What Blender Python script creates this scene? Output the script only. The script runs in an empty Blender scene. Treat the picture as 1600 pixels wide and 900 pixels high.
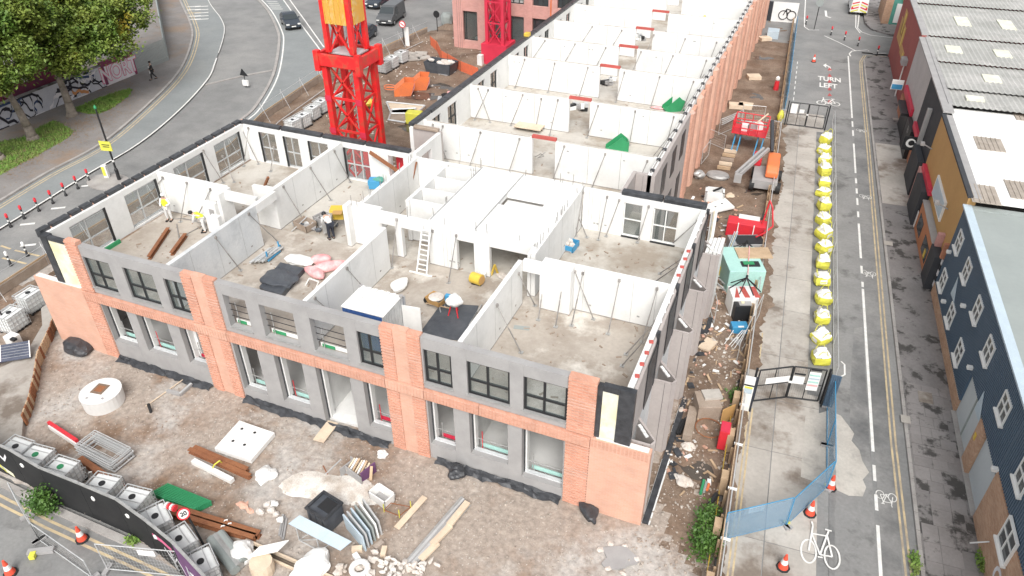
import bpy, bmesh, math, random
from mathutils import Vector as V, Matrix
R = math.radians; rnd = random.Random(7)
scn = bpy.context.scene; COL = scn.collection
# ---------------------------------------------------------------- camera
F_PX, YAW, PITCH, ROLL = 1168.2, R(22.577), R(34.934), R(-0.276)
CAM = V((2.6, -19.4, 24.7))
cF = V((-math.sin(YAW)*math.cos(PITCH), math.cos(YAW)*math.cos(PITCH), -math.sin(PITCH)))
r0 = V((math.cos(YAW), math.sin(YAW), 0)); u0 = r0.cross(cF)
cR = r0*math.cos(ROLL)+u0*math.sin(ROLL); cU = u0*math.cos(ROLL)-r0*math.sin(ROLL)
cam = bpy.data.cameras.new('camera'); co = bpy.data.objects.new('camera', cam); COL.objects.link(co)
cam.sensor_width = 36; cam.lens = F_PX/1600*36; cam.clip_end = 2000; cam.clip_start = .1
m3 = Matrix((cR, cU, -cF)).transposed(); co.matrix_world = Matrix.Translation(CAM) @ m3.to_4x4()
scn.camera = co
scn.render.resolution_x, scn.render.resolution_y = 1024, 576
# ---------------------------------------------------------------- overcast light
wd = bpy.data.worlds.new('World'); scn.world = wd; wd.use_nodes = True
nt = wd.node_tree; bg = nt.nodes['Background']
sky = nt.nodes.new('ShaderNodeTexSky'); sky.sky_type = 'NISHITA'; sky.sun_disc = False
SUN_EL, SUN_AZ = R(48), R(158)
sky.sun_elevation = SUN_EL; sky.sun_rotation = SUN_AZ; sky.dust_density = 4; sky.air_density = 1.0; sky.ozone_density = .6
hs = nt.nodes.new('ShaderNodeHueSaturation'); hs.inputs['Saturation'].default_value = .16
nt.links.new(sky.outputs[0], hs.inputs['Color']); nt.links.new(hs.outputs[0], bg.inputs[0]); bg.inputs[1].default_value = .13
sl = bpy.data.lights.new('sun', 'SUN'); sl.energy = 1.35; sl.angle = R(30); sl.color = (1, .965, .92)
so = bpy.data.objects.new('sun', sl); COL.objects.link(so)
sd = V((math.sin(SUN_AZ)*math.cos(SUN_EL), math.cos(SUN_AZ)*math.cos(SUN_EL), math.sin(SUN_EL)))
so.rotation_euler = (-sd).to_track_quat('-Z', 'Y').to_euler(); so.location = (0, 0, 60)
vs = scn.view_settings; vs.view_transform = 'Standard'; vs.look = 'None'; vs.gamma = 1; vs.use_curve_mapping = False
vs.exposure = 0.68
# ---------------------------------------------------------------- back-projection of measured picture points to real places
def ray(px, py): return cF + cR*((px-800)/F_PX) - cU*((py-450)/F_PX)
def G(px, py, z=0.0):
    d = ray(px, py); return CAM + d*((z-CAM.z)/d.z)
def GY(px, py, y):
    d = ray(px, py); return CAM + d*((y-CAM.y)/d.y)
def GX(px, py, x):
    d = ray(px, py); return CAM + d*((x-CAM.x)/d.x)
SA = R(3.22); su = V((math.cos(SA), math.sin(SA), 0)); sv = V((-math.sin(SA), math.cos(SA), 0))
def S(u, v, z=0.0): return su*u + sv*v + V((0, 0, z))     # street frame: u across, v along
# ---------------------------------------------------------------- mesh building
class MB:
    def __init__(s): s.v = []; s.f = []; s.sm = False
    def add(s, vs, fs):
        n = len(s.v); s.v += [V(p) for p in vs]; s.f += [tuple(i+n for i in f) for f in fs]; return s
    def quad(s, *p): return s.add(p, [tuple(range(len(p)))])
    def box(s, c, d, rz=0, M=None):
        c = V(c); M = M or Matrix.Rotation(rz, 3, 'Z'); h = [x/2 for x in d]
        vs = [c + M @ V((x*h[0], y*h[1], z*h[2])) for z in (-1, 1) for y in (-1, 1) for x in (-1, 1)]
        return s.add(vs, [(0,2,3,1), (4,5,7,6), (0,1,5,4), (2,6,7,3), (0,4,6,2), (1,3,7,5)])
    def bb(s, x0, x1, y0, y1, z0, z1): return s.box(((x0+x1)/2, (y0+y1)/2, (z0+z1)/2), (x1-x0, y1-y0, z1-z0))
    def bar(s, a, b, w, h=None):
        a = V(a); b = V(b); d = b-a; L = d.length
        if L < 1e-5: return s
        x = d/L; up = V((0,0,1)) if abs(x.z) < .95 else V((1,0,0)); y = up.cross(x).normalized(); z = x.cross(y)
        return s.box((a+b)/2, (L, w, h or w), M=Matrix((x, y, z)).transposed())
    def tube(s, a, b, r, n=6, r2=None, cap=True):
        a = V(a); b = V(b); d = b-a
        if d.length < 1e-5: return s
        x = d.normalized(); up = V((0,0,1)) if abs(x.z) < .95 else V((1,0,0)); y = up.cross(x).normalized(); z = x.cross(y)
        r2 = r if r2 is None else r2; vs = []
        for p, q in ((a, r), (b, r2)):
            for i in range(n):
                t = 2*math.pi*i/n; vs.append(p + y*(q*math.cos(t)) + z*(q*math.sin(t)))
        fs = [(i, (i+1) % n, n+(i+1) % n, n+i) for i in range(n)]
        if cap: fs += [tuple(reversed(range(n))), tuple(range(n, 2*n))]
        return s.add(vs, fs)
    def path(s, pts, r, n=6):
        for a, b in zip(pts, pts[1:]): s.tube(a, b, r, n)
        return s
    def prism(s, poly, z0, z1):
        n = len(poly); P = [V((p[0], p[1], 0)) for p in poly]
        ar = sum(P[i].x*P[(i+1) % n].y-P[(i+1) % n].x*P[i].y for i in range(n))
        if ar < 0: P.reverse()
        vs = [V((p.x, p.y, z0)) for p in P] + [V((p.x, p.y, z1)) for p in P]
        return s.add(vs, [tuple(reversed(range(n))), tuple(range(n, 2*n))] + [(i, (i+1) % n, n+(i+1) % n, n+i) for i in range(n)])
    def wall(s, a, b, t, z0, z1):
        a = V((a[0], a[1], 0)); b = V((b[0], b[1], 0)); d = (b-a).normalized(); n = V((-d.y, d.x, 0))*(t/2)
        return s.prism([a+n, b+n, b-n, a-n], z0, z1)
    def lathe(s, c, prof, n=12, sx=1, sy=1):
        c = V(c); vs = []
        for r, z in prof:
            for i in range(n):
                t = 2*math.pi*i/n; vs.append(c + V((r*math.cos(t)*sx, r*math.sin(t)*sy, z)))
        fs = [(k*n+i, k*n+(i+1) % n, (k+1)*n+(i+1) % n, (k+1)*n+i) for k in range(len(prof)-1) for i in range(n)]
        fs += [tuple(reversed(range(n))), tuple(range((len(prof)-1)*n, len(prof)*n))]
        return s.add(vs, fs)
    def extr(s, poly, d):                       # planar polygon in space extruded by vector d
        n = len(poly); d = V(d); P = [V(p) for p in poly]
        return s.add(P + [p+d for p in P], [tuple(reversed(range(n))), tuple(range(n, 2*n))] + [(i, (i+1) % n, n+(i+1) % n, n+i) for i in range(n)])
    def blob(s, c, d, seed=0, amp=.18, sub=2, rz=0, jit=0):
        bm = bmesh.new(); bmesh.ops.create_icosphere(bm, subdivisions=sub, radius=1); q = random.Random(seed)
        ph = [q.uniform(0, 6) for _ in range(6)]; M = Matrix.Rotation(rz, 3, 'Z'); vs = []
        for v in bm.verts:
            p = v.co; k = 1+amp*(math.sin(3*p.x+ph[0])+math.sin(4*p.y+ph[1])+math.sin(3.5*p.z+ph[2])+.6*math.sin(7*p.x+5*p.y+ph[3]))/2
            k *= 1+q.uniform(-jit, jit); vs.append(V(c) + M @ V((p.x*k*d[0]/2, p.y*k*d[1]/2, p.z*k*d[2]/2)))
        fs = [tuple(x.index for x in f.verts) for f in bm.faces]; bm.free(); return s.add(vs, fs)
    def build(s, name, mat, parent=None, smooth=False, bev=0):
        me = bpy.data.meshes.new(name); o = V((0,0,0))
        if parent is not None: o = ORG.get(parent.name, V((0,0,0)))
        me.from_pydata([tuple(p-o) for p in s.v], [], s.f); me.materials.append(MT[mat] if isinstance(mat, str) else mat)
        bm = bmesh.new(); bm.from_mesh(me); bmesh.ops.recalc_face_normals(bm, faces=bm.faces[:]); bm.to_mesh(me); bm.free()
        if smooth:
            for p in me.polygons: p.use_smooth = True
        ob = bpy.data.objects.new(name, me); COL.objects.link(ob)
        if parent is not None: ob.parent = parent; ORG[ob.name] = o
        if bev:
            b = ob.modifiers.new('b', 'BEVEL'); b.width = bev; b.segments = 2; b.limit_method = 'ANGLE'
        return ob
ORG = {}; MT = {}
def tag(o, label, cat, group=None, kind=None):
    if label: o['label'] = label
    if cat: o['category'] = cat
    if group: o['group'] = group
    if kind: o['kind'] = kind
    return o
def thing(name, label, cat, loc=(0,0,0), group=None):
    o = bpy.data.objects.new(name, None); COL.objects.link(o); o.location = V(loc); ORG[o.name] = V(loc)
    o.empty_display_size = .2
    return tag(o, label, cat, group)
def struct(o): o['kind'] = 'structure'; return o
def copytree(o, loc, rz=0, label=None, sc=None):
    def cp(x, par):
        y = x.copy(); COL.objects.link(y); y.parent = par
        for ch in x.children: cp(ch, y)
        return y
    r = cp(o, None); r.location = V(loc); r.rotation_euler = (0, 0, rz)
    if sc: r.scale = sc
    if label: r['label'] = label
    return r
ORD = ['first','second','third','fourth','fifth','sixth','seventh','eighth','ninth','tenth','eleventh','twelfth','thirteenth','fourteenth','fifteenth','sixteenth','seventeenth','eighteenth']
# ---------------------------------------------------------------- materials
def mat(name, c1, c2=None, sc=1.2, rough=.85, bump=0., fine=.12, stain=None, stsc=.5, stth=.55, speck=None, spsc=12, spth=.1, metal=0., con=(.35, .65), bsc=8, alpha=None, objvar=0, stw=.1, fsc=None):
    m = bpy.data.materials.new(name); m.use_nodes = True; n = m.node_tree.nodes; l = m.node_tree.links; b = n['Principled BSDF']
    b.inputs['Roughness'].default_value = rough; b.inputs['Metallic'].default_value = metal
    tc = n.new('ShaderNodeTexCoord'); co_ = tc.outputs['Object']
    def noise(s, d=5, rg=.6):
        x = n.new('ShaderNodeTexNoise'); x.inputs['Scale'].default_value = s; x.inputs['Detail'].default_value = d; x.inputs['Roughness'].default_value = rg; l.new(co_, x.inputs['Vector']); return x.outputs['Fac']
    def ramp(fac, a, bb):
        x = n.new('ShaderNodeMapRange'); x.inputs[1].default_value = a; x.inputs[2].default_value = bb; l.new(fac, x.inputs[0]); return x.outputs[0]
    def mix(f, a, bb, t='MIX'):
        x = n.new('ShaderNodeMix'); x.data_type = 'RGBA'; x.blend_type = t
        for i, val in ((0, f), (6, a), (7, bb)):
            if isinstance(val, (int, float)): x.inputs[i].default_value = val
            elif isinstance(val, tuple): x.inputs[i].default_value = (*val[:3], 1)
            else: l.new(val, x.inputs[i])
        return x.outputs[2]
    c2 = c2 or tuple(x*.8 for x in c1)
    col = mix(ramp(noise(sc), *con), c1, c2)
    if stain: col = mix(ramp(noise(stsc, 6, .65), stth-stw, stth+stw), col, stain)
    if speck:
        vo = n.new('ShaderNodeTexVoronoi'); vo.inputs['Scale'].default_value = spsc; l.new(co_, vo.inputs['Vector'])
        col = mix(ramp(vo.outputs['Distance'], spth+.08, spth), col, speck)
    if fine:
        f = noise(fsc or sc*14, 3, .7); x = n.new('ShaderNodeMapRange'); x.inputs[1].default_value = .25; x.inputs[2].default_value = .75; x.inputs[3].default_value = 1-fine; x.inputs[4].default_value = 1+fine; l.new(f, x.inputs[0])
        cmb = n.new('ShaderNodeCombineColor')
        for i in range(3): l.new(x.outputs[0], cmb.inputs[i])
        col = mix(1.0, col, cmb.outputs[0], 'MULTIPLY')
    if objvar:
        oi = n.new('ShaderNodeObjectInfo'); x = n.new('ShaderNodeMapRange'); x.inputs[3].default_value = 1-objvar; x.inputs[4].default_value = 1+objvar; l.new(oi.outputs['Random'], x.inputs[0])
        cmb = n.new('ShaderNodeCombineColor')
        for i in range(3): l.new(x.outputs[0], cmb.inputs[i])
        col = mix(1.0, col, cmb.outputs[0], 'MULTIPLY')
    l.new(col, b.inputs['Base Color'])
    if bump:
        bp = n.new('ShaderNodeBump'); bp.inputs['Strength'].default_value = min(1, bump); bp.inputs['Distance'].default_value = .03*max(1, bump); l.new(noise(bsc, 6, .7), bp.inputs['Height']); l.new(bp.outputs[0], b.inputs['Normal'])
    if alpha is not None: b.inputs['Alpha'].default_value = alpha
    MT[name] = m; return m
def brickmat(name, c1, c2, mort, rough=.9, w=.225, h=.075):
    m = bpy.data.materials.new(name); m.use_nodes = True; n = m.node_tree.nodes; l = m.node_tree.links; b = n['Principled BSDF']; b.inputs['Roughness'].default_value = rough
    tc = n.new('ShaderNodeTexCoord'); sp = n.new('ShaderNodeSeparateXYZ'); l.new(tc.outputs['Object'], sp.inputs[0])
    ad = n.new('ShaderNodeMath'); l.new(sp.outputs[0], ad.inputs[0]); l.new(sp.outputs[1], ad.inputs[1])
    cb = n.new('ShaderNodeCombineXYZ'); l.new(ad.outputs[0], cb.inputs[0]); l.new(sp.outputs[2], cb.inputs[1])
    br = n.new('ShaderNodeTexBrick'); l.new(cb.outputs[0], br.inputs['Vector']); br.inputs['Scale'].default_value = 1
    br.inputs['Brick Width'].default_value = w; br.inputs['Row Height'].default_value = h; br.inputs['Mortar Size'].default_value = .006
    for i, c in ((1, c1), (2, c2), (3, mort)): br.inputs[i].default_value = (*c, 1)
    ns = n.new('ShaderNodeTexNoise'); ns.inputs['Scale'].default_value = 1.3; ns.inputs['Detail'].default_value = 6; l.new(tc.outputs['Object'], ns.inputs['Vector'])
    mr = n.new('ShaderNodeMapRange'); mr.inputs[1].default_value = .3; mr.inputs[2].default_value = .7; mr.inputs[3].default_value = .9; mr.inputs[4].default_value = 1.08; l.new(ns.outputs['Fac'], mr.inputs[0])
    cc = n.new('ShaderNodeCombineColor'); [l.new(mr.outputs[0], cc.inputs[i]) for i in range(3)]
    mx = n.new('ShaderNodeMix'); mx.data_type = 'RGBA'; mx.blend_type = 'MULTIPLY'; mx.inputs[0].default_value = 1; l.new(br.outputs[0], mx.inputs[6]); l.new(cc.outputs[0], mx.inputs[7]); l.new(mx.outputs[2], b.inputs['Base Color'])
    bp = n.new('ShaderNodeBump'); bp.inputs['Strength'].default_value = .5; bp.inputs['Distance'].default_value = .01; l.new(br.outputs['Fac'], bp.inputs['Height']); bp.invert = True; l.new(bp.outputs[0], b.inputs['Normal'])
    MT[name] = m
def glassmat(name, col, alpha, rough=.08):
    m = bpy.data.materials.new(name); m.use_nodes = True; b = m.node_tree.nodes['Principled BSDF']
    b.inputs['Base Color'].default_value = (*col, 1); b.inputs['Roughness'].default_value = rough; b.inputs['Alpha'].default_value = alpha; MT[name] = m
# ground
mat('dirt', (.355,.30,.255), (.225,.15,.102), sc=.2, bump=1, fine=.34, fsc=4, stain=(.44,.41,.38), stsc=.16, stth=.54, stw=.05, speck=(.52,.49,.45), spsc=5.3, spth=.08, bsc=5, con=(.475,.6))
mat('mud', (.175,.115,.078), (.27,.205,.155), sc=.5, bump=1, fine=.28, stain=(.115,.075,.05), stsc=.4, stth=.56, speck=(.36,.31,.26), spsc=6, spth=.08, bsc=4)
mat('stone', (.5,.46,.41), (.36,.29,.24), sc=.8, fine=.2, objvar=.1)
mat('rubble', (.66,.63,.59), (.5,.43,.37), sc=.9, fine=.2)
mat('cement', (.74,.71,.66), (.5,.43,.36), sc=1.6, fine=.25, con=(.45,.7), bump=1, bsc=9)
mat('puddle', (.075,.06,.05), (.1,.085,.07), sc=1, rough=.06)
mat('screed_pale', (.52,.49,.44), (.43,.4,.36), sc=.7, fine=.1, stain=(.32,.3,.275), stsc=.9, stth=.62)
mat('asphalt', (.235,.235,.23), (.19,.19,.187), sc=.5, fine=.12, stain=(.285,.28,.27), stsc=.16, stth=.55, bump=.15, bsc=40)
mat('asphalt_lane', (.265,.262,.255), (.215,.213,.208), sc=.45, fine=.13, stain=(.135,.133,.13), stsc=.42, stth=.6, stw=.05, bump=.15, bsc=40)
mat('asphalt_blue', (.25,.265,.265), (.215,.23,.23), sc=.4, fine=.08, stain=(.285,.29,.28), stsc=.12, stth=.6)
mat('asphalt_wet', (.20,.20,.197), (.12,.12,.12), sc=.45, fine=.15, stain=(.27,.265,.255), stsc=.28, stth=.5, rough=.6)
mat('concrete_road', (.47,.44,.4), (.36,.33,.295), sc=.35, fine=.1, stain=(.20,.165,.135), stsc=.33, stth=.575, stw=.06, rough=.75, bump=.2, objvar=.09)
mat('screed', (.64,.62,.57), (.52,.49,.44), sc=.5, fine=.08, rough=.8)
mat('pavement', (.25,.236,.23), (.2,.187,.182), sc=.5, fine=.12, stain=(.07,.066,.062), stsc=.8, stth=.565, stw=.03)
mat('pavement_left', (.25,.235,.225), (.2,.182,.172), sc=.5, fine=.12, stain=(.26,.19,.14), stsc=.22, stth=.6)
mat('flag', (.285,.266,.258), (.225,.21,.203), sc=.6, fine=.1, stain=(.07,.066,.062), stsc=1.0, stth=.57, stw=.04, objvar=.08)
mat('kerb', (.40,.38,.36), (.3,.28,.265), sc=1, fine=.12)
mat('white_paint', (.8,.79,.76), (.66,.65,.62), sc=3, fine=.08, stain=(.42,.41,.4), stsc=2.5, stth=.68, stw=.06)
mat('yellow_paint', (.62,.5,.3), (.5,.4,.26), sc=2, fine=.12, stain=(.36,.3,.23), stsc=1.5, stth=.56)
mat('red_paint', (.5,.09,.09), (.4,.08,.08), sc=2)
mat('grass', (.12,.22,.045), (.2,.235,.07), sc=.9, fine=.35, stain=(.24,.19,.10), stsc=.3, stth=.62)
mat('litter', (.30,.19,.10), (.22,.15,.09), sc=3, fine=.3)
mat('blade', (.13,.26,.04), (.21,.27,.07), sc=.8, fine=.2)
# building
brickmat('brick_orange', (.565,.285,.198), (.635,.345,.25), (.59,.395,.32))
brickmat('brick_pale', (.635,.36,.26), (.665,.395,.295), (.63,.42,.335))
brickmat('brick_dark', (.44,.175,.10), (.50,.21,.12), (.4,.22,.15))
brickmat('brick_pink', (.56,.29,.255), (.60,.33,.29), (.58,.36,.32), h=.075)
brickmat('brick_old', (.42,.235,.145), (.52,.33,.22), (.46,.38,.3))
mat('grey_panel', (.365,.357,.352), (.315,.308,.305), sc=1.3, fine=.05, rough=.8)
mat('mauve_panel', (.44,.40,.38), (.385,.345,.33), sc=.7, fine=.06, rough=.8)
mat('white_concrete', (.76,.76,.745), (.69,.69,.675), sc=.6, fine=.03, stain=(.62,.62,.60), stsc=.45, stth=.63, rough=.8)
mat('grey_concrete', (.56,.58,.59), (.66,.67,.67), sc=.7, fine=.06, stain=(.46,.48,.49), stsc=1.1, stth=.6)
mat('slab_floor', (.43,.385,.335), (.32,.275,.23), sc=.35, fine=.1, stain=(.62,.585,.53), stsc=.32, stth=.57, stw=.06, con=(.4,.6))
mat('slab_white', (.53,.505,.46), (.44,.405,.355), sc=.3, fine=.07, stain=(.32,.275,.225), stsc=.3, stth=.55, stw=.07)
mat('membrane', (.028,.03,.034), (.06,.063,.07), sc=3, rough=.4, bump=.8, bsc=6)
mat('black_metal', (.022,.023,.025), rough=.5, fine=.05)
mat('insulation', (.72,.66,.40), (.78,.75,.60), sc=1.6, fine=.08, stain=(.62,.66,.70), stsc=1.2, stth=.58)
mat('steel', (.46,.46,.45), (.36,.36,.35), sc=4, rough=.5, metal=.35)
mat('galv', (.62,.63,.63), (.52,.53,.53), sc=3, rough=.45, metal=.3)
mat('prop', (.22,.21,.2), (.32,.30,.28), sc=4, rough=.6, objvar=.2)
mat('rust', (.30,.125,.055), (.22,.085,.04), sc=2, fine=.25)
mat('red_steel', (.78,.025,.025), (.68,.02,.025), sc=1.2, rough=.45, fine=.04, stain=(.50,.075,.045), stsc=1.6, stth=.58, stw=.08)
mat('crimson', (.62,.035,.075), (.55,.03,.065), sc=1, rough=.5, fine=.04)
mat('lintel_red', (.52,.10,.085), (.42,.09,.075), sc=2)
mat('timber', (.52,.38,.25), (.42,.30,.19), sc=2, fine=.15)
mat('timber_pale', (.70,.58,.44), (.60,.48,.36), sc=2, fine=.1)
mat('timber_grey', (.36,.29,.235), (.28,.22,.17), sc=1.5, fine=.2)
mat('ply', (.50,.37,.24), (.40,.29,.19), sc=1, fine=.12)
mat('white_plastic', (.82,.82,.80), (.76,.76,.74), sc=3, rough=.5, fine=.02)
mat('tank', (.80,.81,.80), (.70,.72,.71), sc=1.5, rough=.4, fine=.03, objvar=.06)
mat('black_hoard', (.012,.0125,.014), (.019,.02,.021), sc=1, rough=.75, fine=.2)
mat('tarp', (.055,.062,.075), (.09,.098,.11), sc=1.5, rough=.45, bump=1, bsc=2.5)
mat('blue_paint', (.03,.085,.26), (.04,.10,.28), sc=2, rough=.5)
mat('sky_blue', (.05,.27,.50), (.06,.3,.52), sc=2, rough=.5)
mat('green_paint', (.03,.26,.10), (.04,.30,.13), sc=1, rough=.5)
mat('mint', (.42,.66,.60), (.36,.60,.55), sc=1, rough=.6)
mat('yellow', (.72,.50,.06), (.62,.44,.07), sc=2, rough=.5)
mat('acid', (.70,.67,.07), (.62,.60,.10), sc=3, rough=.6, fine=.05)
mat('orange', (.78,.20,.06), (.66,.18,.07), sc=1.5, rough=.55)
mat('orange_net', (.85,.20,.09), (.75,.18,.09), sc=4, alpha=.8)
mat('red', (.66,.03,.04), (.58,.03,.05), sc=2, rough=.5)
mat('pink_bag', (.78,.30,.31), (.82,.55,.54), sc=2.5, rough=.6)
mat('purple', (.16,.07,.17), sc=2)
mat('hivis', (.70,.85,.05), sc=4); mat('hivis_orange', (.95,.35,.04), sc=4)
mat('skin', (.55,.36,.27), rough=.6, fine=.02); mat('navy', (.03,.035,.05)); mat('cloth_white', (.75,.75,.74)); mat('hair', (.03,.022,.018))
mat('rubber', (.02,.02,.021), rough=.7); mat('cone_red', (.85,.10,.05), (.78,.09,.05), rough=.55); 
mat('bark', (.30,.26,.215), (.2,.17,.14), sc=3, bump=1, bsc=6, fine=.2)
mat('leaf', (.075,.15,.018), (.19,.23,.035), sc=.5, fine=.38, stain=(.48,.35,.03), stsc=.24, stth=.64, stw=.05, rough=.6)
mat('leaf_dark', (.045,.12,.018), (.10,.19,.03), sc=1.2, fine=.3, rough=.6)
mat('fibre_roof', (.42,.42,.40), (.34,.34,.32), sc=.6, fine=.12, stain=(.5,.49,.47), stsc=.4, stth=.58)
mat('white_roof', (.80,.80,.78), (.76,.76,.74), sc=.4, fine=.03)
mat('rooflight', (.62,.62,.5), (.72,.72,.62), sc=1.5, fine=.06); mat('rooflight_brown', (.40,.35,.30), (.3,.26,.22), sc=2)
mat('blue_clad', (.07,.115,.17), (.085,.13,.185), sc=.5, fine=.05, rough=.5); mat('grey_flat', (.31,.34,.33), (.28,.31,.30), sc=.3, fine=.03); mat('pale_trim', (.46,.55,.61), (.42,.5,.56), sc=2)
mat('ochre', (.50,.30,.115), (.46,.27,.10), sc=.4, fine=.05); mat('maroon', (.34,.09,.075), (.29,.08,.07), sc=.5); mat('render_grey', (.47,.455,.45), (.42,.405,.4), sc=.6); mat('charcoal', (.045,.048,.055), sc=1); mat('shop_orange', (.48,.20,.095), (.42,.17,.085), sc=.6, fine=.1)
mat('pink_render', (.55,.30,.28), sc=1); mat('teal', (.10,.33,.27), sc=1)
mat('roller', (.50,.54,.56), (.46,.5,.52), sc=.6, fine=.04)
glassmat('glass', (.22,.27,.26), .2); glassmat('glass_dark', (.05,.06,.065), .9, .05); glassmat('glass_clear', (.7,.75,.76), .12)
glassmat('amber', (.92,.58,.12), .45, .5)
mat('mesh_blue', (.24,.40,.54), (.3,.45,.58), sc=2, alpha=.38); mat('solar', (.05,.06,.09), (.09,.10,.14), sc=2, rough=.2)
mat('car_dark', (.035,.045,.06), (.04,.05,.065), rough=.25, fine=.02); mat('car_grey', (.10,.105,.11), rough=.3, fine=.02); mat('lamp_lens', (.75,.75,.72), rough=.2)
mat('wire', (.60,.62,.63), rough=.5, metal=.2, alpha=.28, fine=0)
mat('g_grey', (.47,.48,.53), (.56,.57,.61), sc=.7); mat('g_white', (.78,.76,.78)); mat('g_pink', (.72,.16,.30), sc=2); mat('g_black', (.025,.025,.035)); mat('g_maroon', (.25,.05,.09), (.17,.05,.1), sc=1); mat('g_navy', (.05,.08,.17)); mat('g_orange', (.6,.28,.12))
# ================================================================= SETTING: ground, roads, pavements
def hsh(x, y): return (math.sin(x*1.3+y*.7)+math.sin(x*.53-y*1.17+1.3)+.6*math.sin(x*2.9+y*2.3+.4)+.5*math.sin(x*5.1-y*4.3))/3.1
def inpoly(x, y, P):
    c = False; j = len(P)-1
    for i in range(len(P)):
        if (P[i][1] > y) != (P[j][1] > y) and x < (P[j][0]-P[i][0])*(y-P[i][1])/(P[j][1]-P[i][1])+P[i][0]: c = not c
        j = i
    return c
def gp(pts, z=0): return [tuple(G(x, y, z))[:2] for x, y in pts]
ground = struct(MB().quad((-320,-120,-.15), (260,-120,-.15), (260,420,-.15), (-320,420,-.15)).build('ground', 'asphalt'))
SITE = gp([(-90,690),(0,737),(90,785),(207,835),(290,900),(420,1010),(1080,1010)]) + [tuple(S(2.95, v))[:2] for v in (-6, 0, 20, 40, 76)] + [(-4, 78), (-19, 78)] + gp([(900,60),(712,40),(690,44)]) + [(-40,48),(-41.2,38),(-40.2,28.3),(-38.4,22),(-38.1,5),(-37.8,1.4)] + gp([(-140,545)])
MOUND = [(G(1132,610), 2.0, .55), (G(1120,545), 1.5, .3), (G(1062,700), 1.2, .12), (G(1100,660), 1.0, .2), (G(1110,700), .9, -.15), (G(690,60), 3, .5), (G(520,765), 2.2, .12), (G(470,560), 1.5, -.05), (G(740,95), 3, .5), (G(380,790), 1.2, .22)]
def hgt(x, y):
    h = .045*hsh(x*1.1, y*1.1)+.02*hsh(x*4, y*4)-.02
    for c, r, a in MOUND:
        d2 = ((x-c.x)**2+(y-c.y)**2)/(r*r)
        if d2 < 6: h += a*math.exp(-d2*1.4)
    return h
def build_site():
    st = .34; v = []; f = []; mi = []; ix = {}
    def vid(i, j):
        if (i, j) not in ix:
            x = -48+i*st; y = -16+j*st; ix[(i, j)] = len(v); v.append((x+.1*hsh(x*7, y*9), y+.1*hsh(x*8, y*6+2), hgt(x, y)))
        return ix[(i, j)]
    for i in range(156):
        for j in range(280):
            x = -48+(i+.5)*st; y = -16+(j+.5)*st
            if (-28 < x < -1.6 and 1 < y < 14) or (-18.5 < x < -5.2 and 13 < y): continue
            if inpoly(x, y, SITE):
                f.append((vid(i, j), vid(i+1, j), vid(i+1, j+1), vid(i, j+1)))
                k = hsh(x*.35+3, y*.35)
                mi.append(1 if (y > 13+2*k or x > -.1+.5*k and y > 1.5+3.5*k+1.2*hsh(x*2.1, y*1.7) or (x < -32 and k > .2)) else 0)
    me = bpy.data.meshes.new('site_earth'); me.from_pydata(v, [], f); me.materials.append(MT['dirt']); me.materials.append(MT['mud'])
    me.polygons.foreach_set('material_index', mi); me.polygons.foreach_set('use_smooth', [True]*len(f))
    o = bpy.data.objects.new('site_earth', me); COL.objects.link(o); return struct(o)
site = build_site()
def scatter(name, n, sampler, smin, smax, mt, label, cat):
    b = MB(); q = random.Random(hash(name) % 999 if False else len(name)*31)
    oc = [(1,0,0),(-1,0,0),(0,1,0),(0,-1,0),(0,0,1),(0,0,-1)]; fs = [(0,2,4),(2,1,4),(1,3,4),(3,0,4),(2,0,5),(1,2,5),(3,1,5),(0,3,5)]
    for _ in range(n):
        x, y = sampler(q)
        if not inpoly(x, y, SITE): continue
        s = smin+(smax-smin)*q.random()**2.2; M = Matrix.Rotation(q.uniform(0, 6.28), 3, 'Z') @ Matrix.Rotation(q.uniform(0, 6), 3, 'X')
        c = V((x, y, hgt(x, y)+s*.25)); b.add([c+M @ V((p[0]*s*q.uniform(.6, 1.2), p[1]*s*q.uniform(.5, 1), p[2]*s*q.uniform(.4, .8))) for p in oc], fs)
    return tag(b.build(name, mt), label, cat, kind='stuff')
scatter('gravel', 5200, lambda q: (q.uniform(-31, 3.2), q.uniform(-11, -.3)), .02, .085, 'stone', 'loose grey gravel and stones strewn over the front yard', 'gravel')
scatter('side_yard_stones', 1700, lambda q: (q.uniform(-.1, 3.2), q.uniform(-6, 20)), .02, .12, 'stone', 'loose stones and brick bits in the muddy side yard', 'stones')
scatter('rear_yard_stones', 700, lambda q: (q.uniform(-38, -19.5), q.uniform(16, 56)), .03, .16, 'rubble', 'scattered pale stones in the muddy yard around the crane', 'stones')
# ---- right-hand street
road = struct(MB().add([S(3.0,-26,0), S(10.25,-26,0), S(10.25,64,0), S(10.25,150,0), S(3.0,150,0)], [(0,1,2,3,4)]).build('road', 'asphalt'))
far_road = struct(MB().add([S(-30,70,.004), S(10,66.4,.004), S(60,66.4,.004), S(60,73,.004), S(14,73,.004), S(10.5,76,.004), S(10.5,150,.004), S(-30,150,.004)], [tuple(range(8))]).build('side_road', 'asphalt'))
def ribbon(name, pts, w, mt, z=.008, par=None, h=0):
    P = [V((p[0], p[1], z)) for p in pts]; b = MB(); L = []
    for i, p in enumerate(P):
        d = (P[min(i+1, len(P)-1)]-P[max(i-1, 0)]).normalized(); n = V((-d.y, d.x, 0))*(w/2); L.append((p+n, p-n))
    for (a, c), (e, g_) in zip(L, L[1:]):
        if h:
            up = V((0,0,h)); b.add([a, c, g_, e, a+up, c+up, g_+up, e+up], [(0,1,2,3), (7,6,5,4), (0,4,5,1), (3,2,6,7), (0,3,7,4), (1,5,6,2)])
        else: b.quad(a, c, g_, e)
    return b.build(name, mt, par)
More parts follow.
